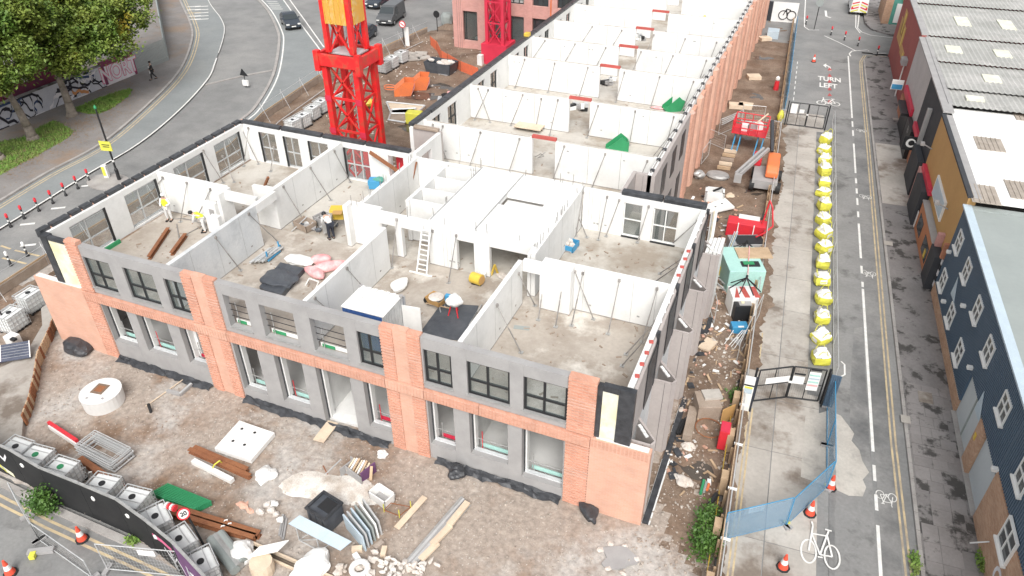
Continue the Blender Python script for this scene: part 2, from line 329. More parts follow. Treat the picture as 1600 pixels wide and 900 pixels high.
def off(pts, d):
    P = [V((p[0], p[1], 0)) for p in pts]; out = []
    for i, p in enumerate(P):
        t = (P[min(i+1, len(P)-1)]-P[max(i-1, 0)]).normalized(); out.append(p+V((-t.y, t.x, 0))*d)
    return out
# dark repaired strip and wet patches along the lanes
MB().add([S(7.25,-20,.004), S(8.75,-20,.004), S(8.8,64,.004), S(7.3,64,.004)], [(0,1,2,3)]).build('lane_surface', 'asphalt_lane', road)
MB().add([S(8.95,-2,.0042), S(9.6,-2,.0042), S(9.8,18,.0042), S(9.7,46,.0042), S(8.95,46,.0042)], [(0,1,2,3,4)]).build('wet_strip', 'asphalt_wet', road)
MB().add([S(7.9,5.5,.0081), S(8.74,5.3,.0081), S(8.74,16.5,.0081), S(8.3,16.2,.0081), S(8.0,11,.0081)], [(0,1,2,3,4)]).build('wet_patch', 'asphalt_wet', road)
sp = [(5.95,4.6),(6.6,4.5),(7.3,4.35),(7.8,4.2),(8.3,4.35),(8.5,4.9),(8.42,5.3),(8.6,5.8),(8.35,6.4),(8.3,7.0),(8.05,7.5),(8.1,8.0),(7.8,8.5),(7.6,9.0),(7.0,9.2),(6.6,8.8),(6.0,8.4)]
MB().add([S(u+.06*math.sin(v*9), v, .0245) for u, v in sp], [tuple(range(len(sp)))]).build('screed_patch', 'screed_pale', road)
q = random.Random(31)
def streak(u0_, u1, v0_, v1, mt, z, n=26, amp=.18, par=None):
    n *= 3; L_ = [(u0_, v0_+(v1-v0_)*i/n) for i in range(n+1)]; R_ = [(u1+amp*(1.1*hsh(i*.13+4, u1)+.6*hsh(i*.47, 1)+q.uniform(-.25,.25)), v0_+(v1-v0_)*i/n) for i in range(n+1)]; b = MB()
    for i in range(n): b.quad(S(*L_[i], z), S(*R_[i], z), S(*R_[i+1], z), S(*L_[i+1], z))
    return b.build('mud_strip', mt, par or road)
streak(3.1, 3.75, 11, 44, 'mud', .0265, 60, .3); streak(3.1, 3.4, -9, 8, 'mud', .0265, 40, .15); streak(6.05, 6.62, 10, 43, 'asphalt_wet', .0255, 70, .12); streak(7.05, 7.3, -6, 10, 'asphalt_wet', .0258, 30, .1)
# concrete road slabs inside the fenced strip: every slab its own piece
v0 = -9.0; q = random.Random(5)
while v0 < 66:
    L = q.choice((3.4, 4.2, 4.9)); cols = ((3.3, 4.66), (4.7, 6.6)) if v0 < 44 else ((3.3, 5.2), (5.24, 7.0))
    for a, c in cols:
        if v0+L < 66: MB().prism([S(a, v0+.02), S(c, v0+.02), S(c, v0+L-.02), S(a, v0+L-.02)], -.05, .012+q.uniform(0, .006)).build('concrete_slab', 'concrete_road' if v0 < 42 else 'asphalt', road)
    v0 += L
for dd in (0, .17): ribbon('yellow_line', [S(3.5+dd, v) for v in (-8, 8.2)], .075, 'yellow_paint', .021, road)
for dd in (0, .17): ribbon('yellow_line', [S(3.55+dd, v) for v in (11.6, 14.2)], .075, 'yellow_paint', .021, road)
for dd in (0, .19): ribbon('yellow_line', [S(u+dd-.1, v) for u, v in ((9.93,-14),(9.85,1),(9.75,8),(9.82,20),(9.93,41),(9.98,60),(10.05,63),(10.5,65.3),(12.5,65.6))], .085, 'yellow_paint', .0125, road)
for y0, y1 in ((88,185),(190,199),(204,213),(225,271),(279,287),(295,303),(310,321),(331,340),(350,404),(416,428),(441,449),(452,706),(727,752),(773,798),(821,930)):
    a = G(1330+(y0-100)*.0577, y0); c = G(1330+(y1-100)*.0577, y1); ua = 8.87
    ribbon('lane_line', [S(ua, a.dot(sv)), S(ua, c.dot(sv))], .13, 'white_paint', .0127, road)
ribbon('lane_line', [G(x, y) for x, y in ((1329,88),(1327,84),(1331,80),(1338,79))], .13, 'white_paint', .0129, road)
for pts in ([(1259,-10),(1257,30),(1257,42),(1264,47),(1280,47)], [(1288,56),(1310,66),(1336,79)], [(1345,0),(1340,44),(1346,50),(1360,55),(1410,61)], [(1338,0),(1337,43),(1344,52)], [(1332,80),(1355,78),(1358,80)], [(1364,84),(1384,83)]):
    ribbon('junction_line', [G(x, y) for x, y in pts], .11, 'white_paint', .0135, road)
for k in range(9): ribbon('bay_dash', [S(4.0, 48.2+k*1.5), S(4.0, 49.0+k*1.5)], .07, 'white_paint', .0225, road)
def bike_mark(c, size, rz, flip=1, par=road, z=.0128, ey=1.0):
    z0_ = z; b = MB(); k = size/1.75; M = Matrix.Rotation(rz, 3, 'Z')
    def t(x, y): return V((c.x, c.y, 0)) + M @ V((x*k*flip, y*k*ey, 0))
    cnt = [0]
    def seg(a, d, w=.085):
        cnt[0] += 1; z = z0_+cnt[0]*.0011
        a = t(*a); d = t(*d); n = (d-a).normalized(); n = V((-n.y, n.x, 0))*(w*k/2); b.quad(*[p+V((0,0,z)) for p in (a+n, d+n, d-n, a-n)])
    for wx in (-.52, .52):
        ring = [(wx+.34*math.cos(i*math.pi/9), .34+.42*math.sin(i*math.pi/9)) for i in range(19)]
        for a, d in zip(ring, ring[1:]): seg(a, d)
    for a, d in (((-.52,.34),(-.36,1.3)), ((-.4,1.0),(.3,1.05)), ((-.4,1.0),(-.02,.3)), ((-.02,.3),(.36,1.25)), ((-.02,.3),(.52,.34)), ((.52,.34),(.3,1.05)), ((-.36,1.3),(-.42,1.45)), ((.2,1.28),(.5,1.28)), ((-.12,.2),(.1,.22))): seg(a, d)
    return b.build('bicycle_marking', 'white_paint', par)
bike_mark(G(1281,882), 1.42, SA, 1, road, .034, 1.6)
for (x, y), s_ in (((1384,783),.62), ((1357,437),.62), ((1352,318),.62), ((1346,215),.62), ((1294,165),1.5)): bike_mark(G(x, y-(12 if s_ < 1 else 0)), s_*1.3, SA+(math.pi if s_ < 1 else 0), 1, road, .0345 if s_ > 1 else .0128, 1.1)
def text(s_, c, size, mt, par, M, sx=1, sy=1, name='lettering', offs=0, ext=.002):
    cu = bpy.data.curves.new('t', 'FONT'); cu.body = s_; cu.align_x = 'CENTER'; cu.align_y = 'CENTER'; cu.size = size; cu.offset = offs; cu.extrude = ext; cu.resolution_u = 3
    ob = bpy.data.objects.new('t', cu); COL.objects.link(ob); dg = bpy.context.evaluated_depsgraph_get()
    me = bpy.data.meshes.new_from_object(ob.evaluated_get(dg)); bpy.data.objects.remove(ob)
    o = ORG.get(par.name, V((0,0,0))) if par else V((0,0,0))
    for v in me.vertices: v.co = V(c) + M @ V((v.co.x*sx, v.co.y*sy, v.co.z)) - o
    me.materials.clear(); me.materials.append(MT[mt]); me.name = name
    ob = bpy.data.objects.new(name, me); COL.objects.link(ob); ob.parent = par; return ob
Mst = Matrix.Rotation(SA, 3, 'Z')
text('TURN', G(1296,124,.03), .78, 'white_paint', road, Mst, 1, 2.2, 'lettering', .02); text('LEFT', G(1294,134,.03), .78, 'white_paint', road, Mst, 1, 2.2, 'lettering', .02)
ribbon('arrow_marking', [G(x, y) for x, y in ((1297,111),(1296,105),(1290,102))], .2, 'white_paint', .03, road)
MB().quad(*[G(x, y, .031) for x, y in ((1291,99),(1286,102),(1291,106))]).build('arrow_marking', 'white_paint', road)
ribbon('arrow_marking', [G(x, y) for x, y in ((1290,17),(1291,26),(1298,28))], .25, 'white_paint', .03, road)
for k, y in enumerate((108,118,127,139,148,158)): MB().quad(*[G(1296+dx, y+dy, .034) for dx, dy in ((-3,2),(0,-3),(4,2))]).build('red_spray_mark', 'red_paint', road)
ribbon('junction_line', [S(7.62, 11.9), S(7.78, 12.1), S(7.78, 12.9), S(7.62, 13.1)], .08, 'white_paint', .013, road)
# kerb stones, pavement and flags on the right
kb = MB().prism([S(10.41,-26), S(12.62,-26), S(12.5,30), S(12.9,46), S(13.1,65.2), S(11.6,65.2), S(10.75,64.6), S(10.41,63.4)], -.1, .1)
pave = struct(kb.build('pavement', 'pavement'))
vv = -16.0
while vv < 63: MB().prism([S(10.25, vv), S(10.4, vv), S(10.4, vv+.9), S(10.25, vv+.9)], -.1, .112).build('kerb_stone', 'kerb', pave); vv += .915
q = random.Random(11); vv = -7.0
while vv < 12.2:
    hh = q.choice((.6, .75, .9)); uu = 10.46
    while uu < 12.2:
        ww = q.choice((.45, .6, .6, .75)); ww = min(ww, 12.3-uu)
        if ww > .25 and q.random() > .14: MB().prism([S(uu+.006, vv+.006), S(uu+ww-.006, vv+.006), S(uu+ww-.006, vv+hh-.006), S(uu+.006, vv+hh-.006)], .09, .116+q.uniform(0, .008)).build('flagstone', 'flag', pave)
        uu += ww
    vv += hh
for (x, y, w, h_) in ((1446,621,.62,.8), (1415,655,.4,.5), (1388,380,.5,.5), (1400,186,.5,.4), (1378,250,.3,.3), (1393,262,.3,.3)):
    p = G(x, y, .12); MB().box((p.x, p.y, .12), (w, h_, .02), SA).build('access_cover', 'concrete_road', pave)
MB().prism([S(10.45,31.5), S(12.55,31.5), S(12.8,42), S(10.45,42)], .1, .106).build('pale_paving', 'concrete_road', pave)
cor = struct(MB().prism([S(10.9,150), S(10.9,78), S(11.6,75.2), S(13,74), S(15,73.6), S(40,73.6), S(40,150)], -.1, .1).build('corner_pavement', 'flag'))
q = random.Random(77)
for x, y, r_, sx in ((1178,300,.5,1.5),(1150,340,.6,1.2),(1160,215,.5,1.3),(1090,735,.45,1.6),(660,150,1.1,1.6),(690,135,.8,1.5),(640,200,.7,1.4),(1180,150,.7,1.1),(1190,90,.8,1.2)):
    p = G(x, y); b = MB(); ph = q.uniform(0, 6); N = 26; h0 = max(hgt(p.x+sx*r_*math.cos(t)*k, p.y+r_*math.sin(t)*k) for t in [i*.5 for i in range(13)] for k in (.4, .9))-.012
    b.quad(*[(p.x+sx*r_*(1+.25*math.sin(3*t+ph)+.12*math.sin(7*t))*math.cos(t), p.y+r_*(1+.25*math.sin(2*t+ph))*math.sin(t), h0) for t in [i*2*math.pi/N for i in range(N)]]); b.build('puddle', 'puddle', site)
# ---- left-hand curved road
def cr(P, n=6):
    out = []
    for i in range(len(P)-1):
        a, b, c, d = [V((*P[max(0, min(len(P)-1, i+k))], 0)) for k in (-1, 0, 1, 2)]
        for j in range(n):
            t = j/n; p = .5*((2*b)+(c-a)*t+(2*a-5*b+4*c-d)*t*t+(3*b-a-3*c+d)*t**3); out.append((p.x, p.y))
    return out+[P[-1]]
YL = cr([(-140,402),(0,316),(75,271),(160,225),(240,157),(283,109),(301,62),(298,36),(284,5),(262,-50)])
WL = cr([(-140,436),(0,356),(137,271),(213,226),(275,176),(322,126),(336,97),(350,52),(346,30),(328,5),(305,-40)])
lroad = struct(MB().add([G(x, y, -.03) for x, y in YL] + [G(x, y, -.03) for x, y in reversed(WL)], [tuple(range(len(YL)+len(WL)))]).build('curved_road', 'asphalt_blue'))
yl = [G(x, y) for x, y in YL]; wl = [G(x, y) for x, y in WL]
for d in (-.35, -.62): ribbon('yellow_line', off(yl, d), .1, 'yellow_paint', -.022, lroad)
ribbon('edge_line', wl[:38], .14, 'white_paint', -.02, lroad)
ribbon('edge_line', wl[38:], .08, 'white_paint', -.02, lroad)
lp = struct(MB().prism(gp(YL) + gp([(-200,-50),(-200,420)]), -.14, .1).build('left_pavement', 'pavement_left'))
ribbon('kerb_stone', off(yl, .05), .22, 'kerb', -.1, lp, .225)
arcs = [cr([(400,-5),(418,15),(432,42),(436,65),(426,117),(400,163),(378,184),(340,206)]), [(441,-4),(470,36),(500,76),(520,100)], [(320,131),(352,123),(383,116),(425,108)], [(322,126),(345,100),(354,70),(350,45)], [(448,-8),(476,30),(506,72)]]
ribbon('island_kerb', [G(x, y) for x, y in arcs[0]], .28, 'kerb', -.14, ground, .1); ribbon('edge_line', [G(x, y)+V((.5, .1, 0)) for x, y in arcs[0]], .14, 'white_paint', -.13, ground)
ribbon('edge_line', [G(x, y) for x, y in arcs[1]], .14, 'white_paint', -.13, ground); ribbon('edge_line', [G(x, y) for x, y in arcs[4]], .14, 'white_paint', -.13, ground)
ribbon('island_kerb', [G(x, y) for x, y in arcs[2]], .2, 'kerb', -.14, ground, .08)
MB().add([G(x, y, -.135) for x, y in ((405,-10),(436,-10),(470,36),(500,80),(505,125),(400,185),(345,208),(380,188),(404,164),(430,117),(439,65),(435,42))], [tuple(range(12))]).build('turning_lane', 'asphalt_blue', ground)
for k in range(5):
    for j in range(2):
        a = G(303+j*12, 10+k*5, -.015); MB().box((a.x, a.y, -.015), (1.6, .25, .004), R(35)).build('road_lettering', 'yellow_paint' if k == 2 and j == 0 else 'white_paint', lroad)
for k in range(5):
    a = G(425+k*2, 2+k*3, -.12); MB().box((a.x, a.y, -.12), (1.4, .2, .004), R(20)).build('road_lettering', 'white_paint', ground)
for (x, y) in ((43,350),(91,325),(137,290),(44,383)): 
    a = G(x, y, -.14); MB().box((a.x, a.y, -.14), (.22, .9, .006), R(-55)).build('lane_dash', 'white_paint', ground)
for pts in ([(0,381),(15,386)], [(22,388),(60,397)], [(2,400),(40,409)]): ribbon('yellow_line', [G(x, y) for x, y in pts], .14, 'yellow_paint', -.138, ground)
isl = MB(); a = G(172,283); isl.lathe((a.x-.2, a.y, 0), [(1.7, -.2), (1.7, -.04), (1.5, -.02)], 18, 1, .7).build('traffic_island', 'kerb', ground)
def grass_patch(pts, n, label):
    P = gp(cr(pts+[pts[0]], 4)[:-1], .1); P = [(x+.12*hsh(x*5, y*5), y+.12*hsh(y*6, x*5)) for x, y in P]; g_ = MB().prism(P, .05, .112).build('grass', 'grass'); tag(g_, label, 'grass', kind='stuff'); b = MB(); q = random.Random(n)
    xs = [p[0] for p in P]; ys = [p[1] for p in P]
    for _ in range(n):
        x = q.uniform(min(xs), max(xs)); y = q.uniform(min(ys), max(ys))
        if inpoly(x+q.gauss(0, .12), y+q.gauss(0, .12), P):
            a = q.uniform(0, 6.28); h_ = q.uniform(.06, .2); b.quad((x-.05*math.cos(a), y-.05*math.sin(a), .12), (x+.05*math.cos(a), y+.05*math.sin(a), .12), (x+q.uniform(-.1, .1), y+q.uniform(-.1, .1), .12+h_))
    b.build('blades', 'blade', g_)['kind'] = 'stuff'
grass_patch([(120,169),(150,156),(200,140),(202,148),(178,167),(153,178),(124,175)], 5000, 'small strip of green grass beside the pink graffiti')
grass_patch([(84,189),(102,197),(113,209),(73,235),(22,262),(-60,300),(-60,235),(0,222),(44,213),(60,200)], 9000, 'large strip of green grass around the tree trunks')
b = MB(); q = random.Random(61)
for _ in range(2600):
    a = G(q.uniform(0, 215), 0, .1) if False else None; t = q.random(); p = G(10+t*200+q.gauss(0, 10), 262-t*118+q.gauss(0, 13), .1); s_ = q.uniform(.03, .08); an = q.uniform(0, 6); b.quad(*[(p.x+s_*math.cos(an+k*1.57), p.y+s_*.6*math.sin(an+k*1.57), .118+q.uniform(0, .02)) for k in range(4)])
tag(b.build('leaf_litter', 'litter'), 'brown fallen leaves scattered along the left pavement', 'leaves', kind='stuff')
# ---- bottom-left street edge in front of the black hoarding
KB = [(-80,718),(0,752),(95,799),(215,852),(330,905)]
ribbon('kerb_stone', [G(x, y) for x, y in KB], .3, 'kerb', -.14, ground, .12)
for d in (-.45, -.75): ribbon('yellow_line', off([G(x, y) for x, y in KB], d), .11, 'yellow_paint', -.142, ground)
for x, y, r_, sx in ((125,850,1.0,1.3), (35,815,.5,1.5), (200,865,.7,1.4), (60,885,.35,1.2), (170,845,.5,1.6)):
    zz = -.1458+.0006*(1+[125,35,200,60,170].index(x)); p = G(x, y, zz); b = MB(); ph = rnd.uniform(0, 6); b.quad(*[(p.x+sx*r_*(1+.25*math.sin(3*t+ph)+.15*math.sin(7*t))*math.cos(t), p.y+r_*(1+.25*math.sin(2*t+ph))*math.sin(t), zz) for t in [i*math.pi/12 for i in range(24)]]); b.build('damp_patch', 'asphalt_wet', ground)
# ---- raised concrete pad at the left with its timber-faced edge
PAD = [(-90,610),(0,575),(38,556),(66,508),(64,482),(84,466),(90,478),(80,515),(60,556),(55,590),(47,625),(36,655),(33,690),(0,700),(-90,712)]
pad = struct(MB().prism(gp(PAD, .3), -.1, .3).build('concrete_pad', 'concrete_road'))
edge = [G(x, y, .3) for x, y in ((90,480),(80,517),(60,558),(55,592),(47,627),(36,657))]
for a, b_ in zip(edge, edge[1:]):
    n = max(2, int((b_-a).length/.25))
    for i in range(n):
        p = a.lerp(b_, (i+.5)/n); d = (b_-a).normalized(); hh = rnd.uniform(.25, .5)
        MB().box((p.x+.1, p.y-.02, .42-hh/2+.1), (.2, .06, hh+.3), math.atan2(d.y, d.x)+rnd.uniform(-.1, .1)).build('edge_board', 'rust' if rnd.random() < .4 else 'timber', pad)
# ================================================================= THE BUILDING UNDER CONSTRUCTION
T, FL = 6.66, 4.3
B = thing('unfinished_building', 'long two-storey orange brick building under construction, roofless, with white inner walls', 'building', (-15, 0, 0))
def bp(name, mt, x0, x1, y0, y1, z0, z1, par=None, bev=0): return MB().bb(x0, x1, y0, y1, z0, z1).build(name, mt, par or B, bev=bev)
def window(par, o, d, w, z0, z1, mull=(.5,), trans=(.42,), fr='black_metal', gl='glass', t=.06, dep=.08, name='window', wt=None):
    """frame as part, panes as sub-parts. o = 2D start on the wall, d = unit direction"""
    o = V((o[0], o[1], 0)); d = V((d[0], d[1], 0)); n = V((-d.y, d.x, 0)); b = MB(); wt = wt or t
    def P(s_, z): return o+d*s_+V((0, 0, z))
    def rect(s0, s1, a, c): b.extr([P(s0, a)-n*dep/2, P(s1, a)-n*dep/2, P(s1, c)-n*dep/2, P(s0, c)-n*dep/2], n*dep)
    rect(0, t, z0, z1); rect(w-t, w, z0, z1); rect(t, w-t, z0, z0+t); rect(t, w-t, z1-t, z1)
    xs = [t]+[m*w for m in mull]+[w-t]; zs = [z0+t]+[z0+f*(z1-z0) for f in trans]+[z1-t]
    for m in mull: rect(m*w-wt/2, m*w+wt/2, z0+t, z1-t)
    for f in trans:
        for i, (a, c) in enumerate(zip(xs, xs[1:])):
            zz = z0+f*(z1-z0); rect(a+(wt/2 if i else 0), c-(wt/2 if i < len(xs)-2 else 0), zz-wt/2, zz+wt/2)
    wo = b.build(name, fr, par)
    for a, c in zip(xs, xs[1:]):
        for e, g_ in zip(zs, zs[1:]): MB().extr([P(a, e)-n*.01, P(c, e)-n*.01, P(c, g_)-n*.01, P(a, g_)-n*.01], n*.02).build('pane', gl, wo)
    return wo
def ribs(name, x0, x1, y, z0, z1, mt, step=.155, depth=.04):
    b = MB().bb(x0, x1, y, y+.3, z0, z1); z = z0+.04
    while z < z1-.09: b.bb(x0-.002, x1+.002, y-depth, y, z, z+.075); z += step
    return b.build(name, mt, B)
# --- floor slabs
GFL = [(-29.3, -22.2), (-22.2, -15.0), (-15.0, -7.8), (-7.8, -1.1)]
for a, c in GFL: bp('ground_slab', 'white_concrete', a, c-.01, .36, 14.4, -.05, .12)
for a, c in GFL: bp('floor_slab', 'slab_floor', a, c-.01, .3, 8.0, FL-.28, FL); bp('floor_slab', 'slab_white' if a > -23 or True else 'slab_floor', a, c-.01, 8.01, 14.5, FL-.28, FL)
for k in range(7): bp('floor_slab', 'slab_white', -19.4, -4.5, [14.52, 19.3, 26.1, 33, 38, 43.2, 49][k], [19.29, 26.09, 32.99, 37.99, 43.19, 48.99, 74][k], FL-.28, FL)
# --- front facade
BAYS = [(-27.15, -21.1, [(-27.1,-25.5),(-24.7,-22.9),(-22.3,-21.12)], [(-27.1,-25.5),(-24.9,-23.0),(-22.3,-21.12)], [1.1,1.1,1.2], 'ggg'),
        (-19.3, -11.15, [(-19.0,-17.8),(-17.1,-15.35),(-14.55,-12.9),(-12.3,-11.17)], [(-19.2,-17.85),(-16.95,-15.45),(-14.75,-13.0),(-12.35,-11.2)], [.6,.6,.0,.75], 'ooog'),
        (-9.35, -3.28, [(-9.28,-8.05),(-7.4,-5.6),(-5.05,-3.3)], [(-9.28,-8.1),(-7.4,-5.7),(-5.1,-3.35)], [.85,1.0,.6], 'ggg')]
for x0, x1, up, lo, sill, kinds in BAYS:
    for ops, z0, z1, za, zb in ((up, 4.05, T, 4.36, 6.1), (lo, -.1, 3.5, None, 3.42)):
        xs = [x0]+[v for o in ops for v in o]+[x1]
        for a, c in zip(xs[::2], xs[1::2]):
            if c-a > .03: bp('column', 'grey_panel', a, c, .05, .36, z0, z1)
        for i, (a, c) in enumerate(ops):
            s_ = za if za else sill[i]
            bp('lintel', 'grey_panel', a+.004, c-.004, .052, .355, zb, z1)
            if s_ > .05: bp('spandrel', 'grey_panel', a+.004, c-.004, .048, .355, z0, s_)
            if za:
                bp('sill', 'steel', a-.05, c+.05, -.02, .06, s_-.005, s_+.03)
                if kinds[i] == 'g': window(B, (a+.01, .17), (1, 0), c-a-.02, s_+.03, zb, (.47,), (.43,), t=.09, wt=.09)
                else:
                    bp('edge_board', 'white_plastic', a+.05, c-.05, .42, .45, s_, s_+.2); bp('toe_board', 'green_paint', a+.15, a+.15+(c-a)*.38, .38, .41, s_+.02, s_+.17)
                    for k in range(3): MB().tube((a, .3, s_+.45+k*.33), (c, .3, s_+.45+k*.33), .018).build('guard_rail', 'black_metal', B)
                    MB().tube((a+.3, .33, s_), (a+.3, .33, s_+1.2), .022).build('guard_post', 'steel', B)
            else:
                bp('reveal', 'white_concrete', a+.004, a+.12, .36, .62, max(s_, .1), zb); bp('damp_strip', 'membrane', a+.002, a+.05, .3, .356, max(s_, .1), zb)
                if s_ > .05:
                    bp('sill', 'grey_concrete', a+.05, c-.05, .30, .46, s_-.003, s_+.06)
                    MB().tube((a, .5, s_+.55), (c, .5, s_+.55), .02).build('guard_rail', 'steel', B); MB().tube((a+.35, .5, .1), (a+.35, .5, s_+1.0), .02).build('guard_post', 'red' if i % 2 else 'steel', B)
                    bp('toe_board', 'crimson' if (i == 2 and x0 < -20) or (i == 0 and x0 > -10) or (i == 3) else 'mint', a+.25, c-.1, .6, .64, s_, s_+.2)
        for a, c in zip(xs[2:-1:2], xs[3:-1:2]): pass
ribs('brick_pier', -27.98, -27.16, 0, -.1, 3.5, 'brick_orange'); ribs('brick_pier', -27.9, -27.16, 0, 4.03, 6.85, 'brick_orange')
for x0, x1 in ((-21.1, -19.3), (-11.15, -9.35)):
    for z0, z1 in ((-.1, 3.5), (4.04, 6.74)):
        ribs('brick_pier', x0+.005, x0+.58, 0, z0, z1, 'brick_orange'); ribs('brick_pier', x1-.58, x1-.005, 0, z0, z1, 'brick_orange'); bp('brick_panel', 'brick_pale', x0+.585, x1-.585, .02, .3, z0, z1+.03)
ribs('brick_pier', -3.27, -2.3, 0, -.1, 3.5, 'brick_orange'); ribs('brick_pier', -3.27, -2.2, 0, 4.04, 6.76, 'brick_orange')
MB().bb(-2.295, 0, -.03, .3, -.1, 4.03).build('brick_panel', 'brick_pale', B); MB().bb(-31.2, -27.985, -.03, .3, -.1, 4.03).build('brick_panel', 'brick_pale', B)
bp('wall_top', 'white_concrete', -31.1, -28.1, .02, .26, 4.032, 4.06); bp('wall_top', 'white_concrete', -2.1, -.1, .02, .26, 4.032, 4.06)
bp('mortar_joint', 'membrane', -2.31, -2.297, -.034, .0, -.1, 3.45)
sx = [-27.98, -21.1, -19.3, -14.6, -11.15, -9.35, -6.9, -2.3]
for i, (a, c) in enumerate(zip(sx, sx[1:])):
    b = MB().bb(a+.01, c-.01, -.08, .3, 3.505, 4.0); x = a+.04
    while x < c-.1: b.bb(x, x+.1, -.1, -.08, 3.53, 3.98); x += .15
    b.build('soldier_course', 'brick_pale' if i in (1, 4) else 'brick_orange', B)
b = MB(); x = -2.28
while x < -.05: b.bb(x, x+.1, -.042, -.03, 3.6, 4.0); x += .15
b.build('soldier_course', 'brick_orange', B)
for x0, x1 in ((-9.0, -3.3), (-19.2, -11.3), (-27.1, -21.2)):
    b = MB(); n = int((x1-x0)/.22); q = random.Random(int(x1)); P = [[V((x0+(x1-x0)*i/n+q.uniform(-.05,.05), y_+q.uniform(-.05,.05), z_+q.uniform(-.03,.05))) for y_, z_ in ((.03,.16),(-.08,.12),(-.2,.09),(-.33-.1*hsh(i*.9,3),.02))] for i in range(n+1)]
    for a_, c_ in zip(P, P[1:]):
        for k in range(3): b.quad(a_[k], c_[k], c_[k+1], a_[k+1])
    b.build('damp_membrane', 'membrane', B)
# unfinished upper corners: insulation boards in black membrane
bp('insulation_board', 'insulation', -29.15, -27.92, .1, .2, 4.1, 6.5); bp('insulation_board', 'insulation', -2.0, -1.42, .08, .2, 4.1, 6.4)
bp('membrane_strip', 'membrane', -29.6, -29.16, .06, .4, 4.05, 6.7); bp('membrane_strip', 'membrane', -2.19, -2.01, .06, .3, 4.05, 6.6); bp('membrane_strip', 'membrane', -1.41, -.82, .05, .3, 4.05, 6.68)
bp('membrane_strip', 'membrane', -29.15, -27.92, .07, .3, 6.5, 6.68); bp('membrane_strip', 'membrane', -2.0, -1.42, .07, .3, 6.4, 6.66)
bp('damp_membrane', 'membrane', .03, .28, .1, 14.6, -.1, .1); bp('wall_base', 'white_concrete', .0, .34, .1, 14.0, -.12, .03)
# --- outer walls of the front wing, upper floor, with openings
def wallY(x0, x1, y, t, z0, z1, ops, zo0, zo1, mt='white_concrete', name='wall_panel'):
    xs = [x0]+[v for o in ops for v in o]+[x1]
    for a, c in zip(xs[::2], xs[1::2]): bp(name, mt, a, c, y, y+t, z0, z1)
    for a, c in ops:
        bp('lintel', mt, a+.003, c-.003, y+.003, y+t-.003, zo1, z1-.002)
        if zo0 > z0+.05: bp('sill_wall', mt, a+.003, c-.003, y+.003, y+t-.003, z0, zo0)
def wallX(x, t, y0, y1, z0, z1, ops, zo0, zo1, mt='white_concrete', name='wall_panel'):
    ys = [y0]+[v for o in ops for v in o]+[y1]
    for a, c in zip(ys[::2], ys[1::2]): bp(name, mt, x, x+t, a, c, z0, z1)
    for a, c in ops:
        bp('lintel', mt, x+.003, x+t-.003, a+.003, c-.003, zo1, z1-.002)
        if zo0 > z0+.05: bp('sill_wall', mt, x+.003, x+t-.003, a+.003, c-.003, z0, zo0)
LW = [(1.5,3.7),(4.95,7.2),(8.5,10.85),(11.8,14.1)]
wallX(-29.7, .25, .37, 14.5, FL, T, LW, FL+.1, 6.35)
for a, c in LW: window(B, (-29.56, a+.01), (0, 1), c-a-.02, FL+.11, 6.34, (.42,), (.4,), fr='galv', gl='glass', t=.06); bp('frame_strip', 'black_metal', -29.5, -29.44, c-.12, c-.005, FL+.11, 6.34)
BW = [(-28.3,-27.1),(-26.5,-25.4),(-24.7,-23.3),(-22.2,-20.5),(-19.2,-18.2)]
wallY(-29.44, -17.7, 14.5, .25, FL, T, BW, FL+.06, 6.35)
for i, (a, c) in enumerate(BW[:4]): window(B, (a+.01, 14.6), (1, 0), c-a-.02, FL+.07, 6.34, (.5,) if i != 3 else (.34,.67), (.48,), fr='galv', gl='glass', t=.06); bp('frame_strip', 'black_metal', a+.005, a+.1, 14.44, 14.5, FL+.07, 6.34)
BR = [(-5.1,-4.1),(-3.55,-2.25)]
wallY(-7.3, -.95, 14.2, .25, FL, T, BR, FL+.06, 6.3)
window(B, (-5.09, 14.3), (1, 0), .98, FL+.07, 6.29, (), (.5,), fr='white_plastic', gl='glass', t=.05); window(B, (-3.54, 14.3), (1, 0), 1.28, FL+.07, 6.29, (.5,), (.48,), fr='white_plastic', gl='glass', t=.05)
for a, c in BR: bp('sill', 'black_metal', a, c, 14.1, 14.2, FL+.01, FL+.07)
wallX(-1.2, .22, .37, 14.2, FL, T, [(2.2,3.6),(5.7,7.0),(9.2,10.5)], FL+.5, 6.2)
for k in range(4):   # tilted grey cladding boards and black membrane on the right-hand wall
    y = .5+k*3.5
    MB().prism([(-.965, y), (-.84, y), (-.88, y+3.0), (-.965, y+3.2)], FL-.2, T-.12).build('cladding_board', 'mauve_panel', B)
    bp('membrane_strip', 'membrane', -.965, -.82, y+3.2, y+3.42, FL-.3, T+.02)
    bp('membrane_strip', 'membrane', -.835, -.81, y+1.6, y+2.95, 4.1, T-.3)
    for j in range(4): MB().box((-1.02, y+.5+j*.7, T+.03), (.16, .16, .06), .3).build('packer', 'lintel_red' if k in (0, 2) else 'white_plastic', B)
wallX(-1.2, .3, .37, 14.4, .1, FL-.29, [], 0, 0, 'grey_concrete'); wallX(-29.7, .3, .37, 14.4, .1, FL-.29, [(2, 4), (6, 8), (10, 12)], 1.0, 3.3, 'grey_concrete'); wallY(-29.3, -1.3, 14.42, .25, .1, FL-.29, [(-27, -25), (-23, -21), (-5, -2.5)], .3, 3.6, 'grey_concrete')
for x in (-22.1, -14.9, -7.8): wallX(x-.1, .2, .62, 6.2, .1, FL-.29, [], 0, 0)
wallY(-29.3, -1.3, 8.0, .2, .1, FL-.29, [(-26, -23), (-20, -17), (-11.5, -9.5), (-5, -3)], .1, 3.4)
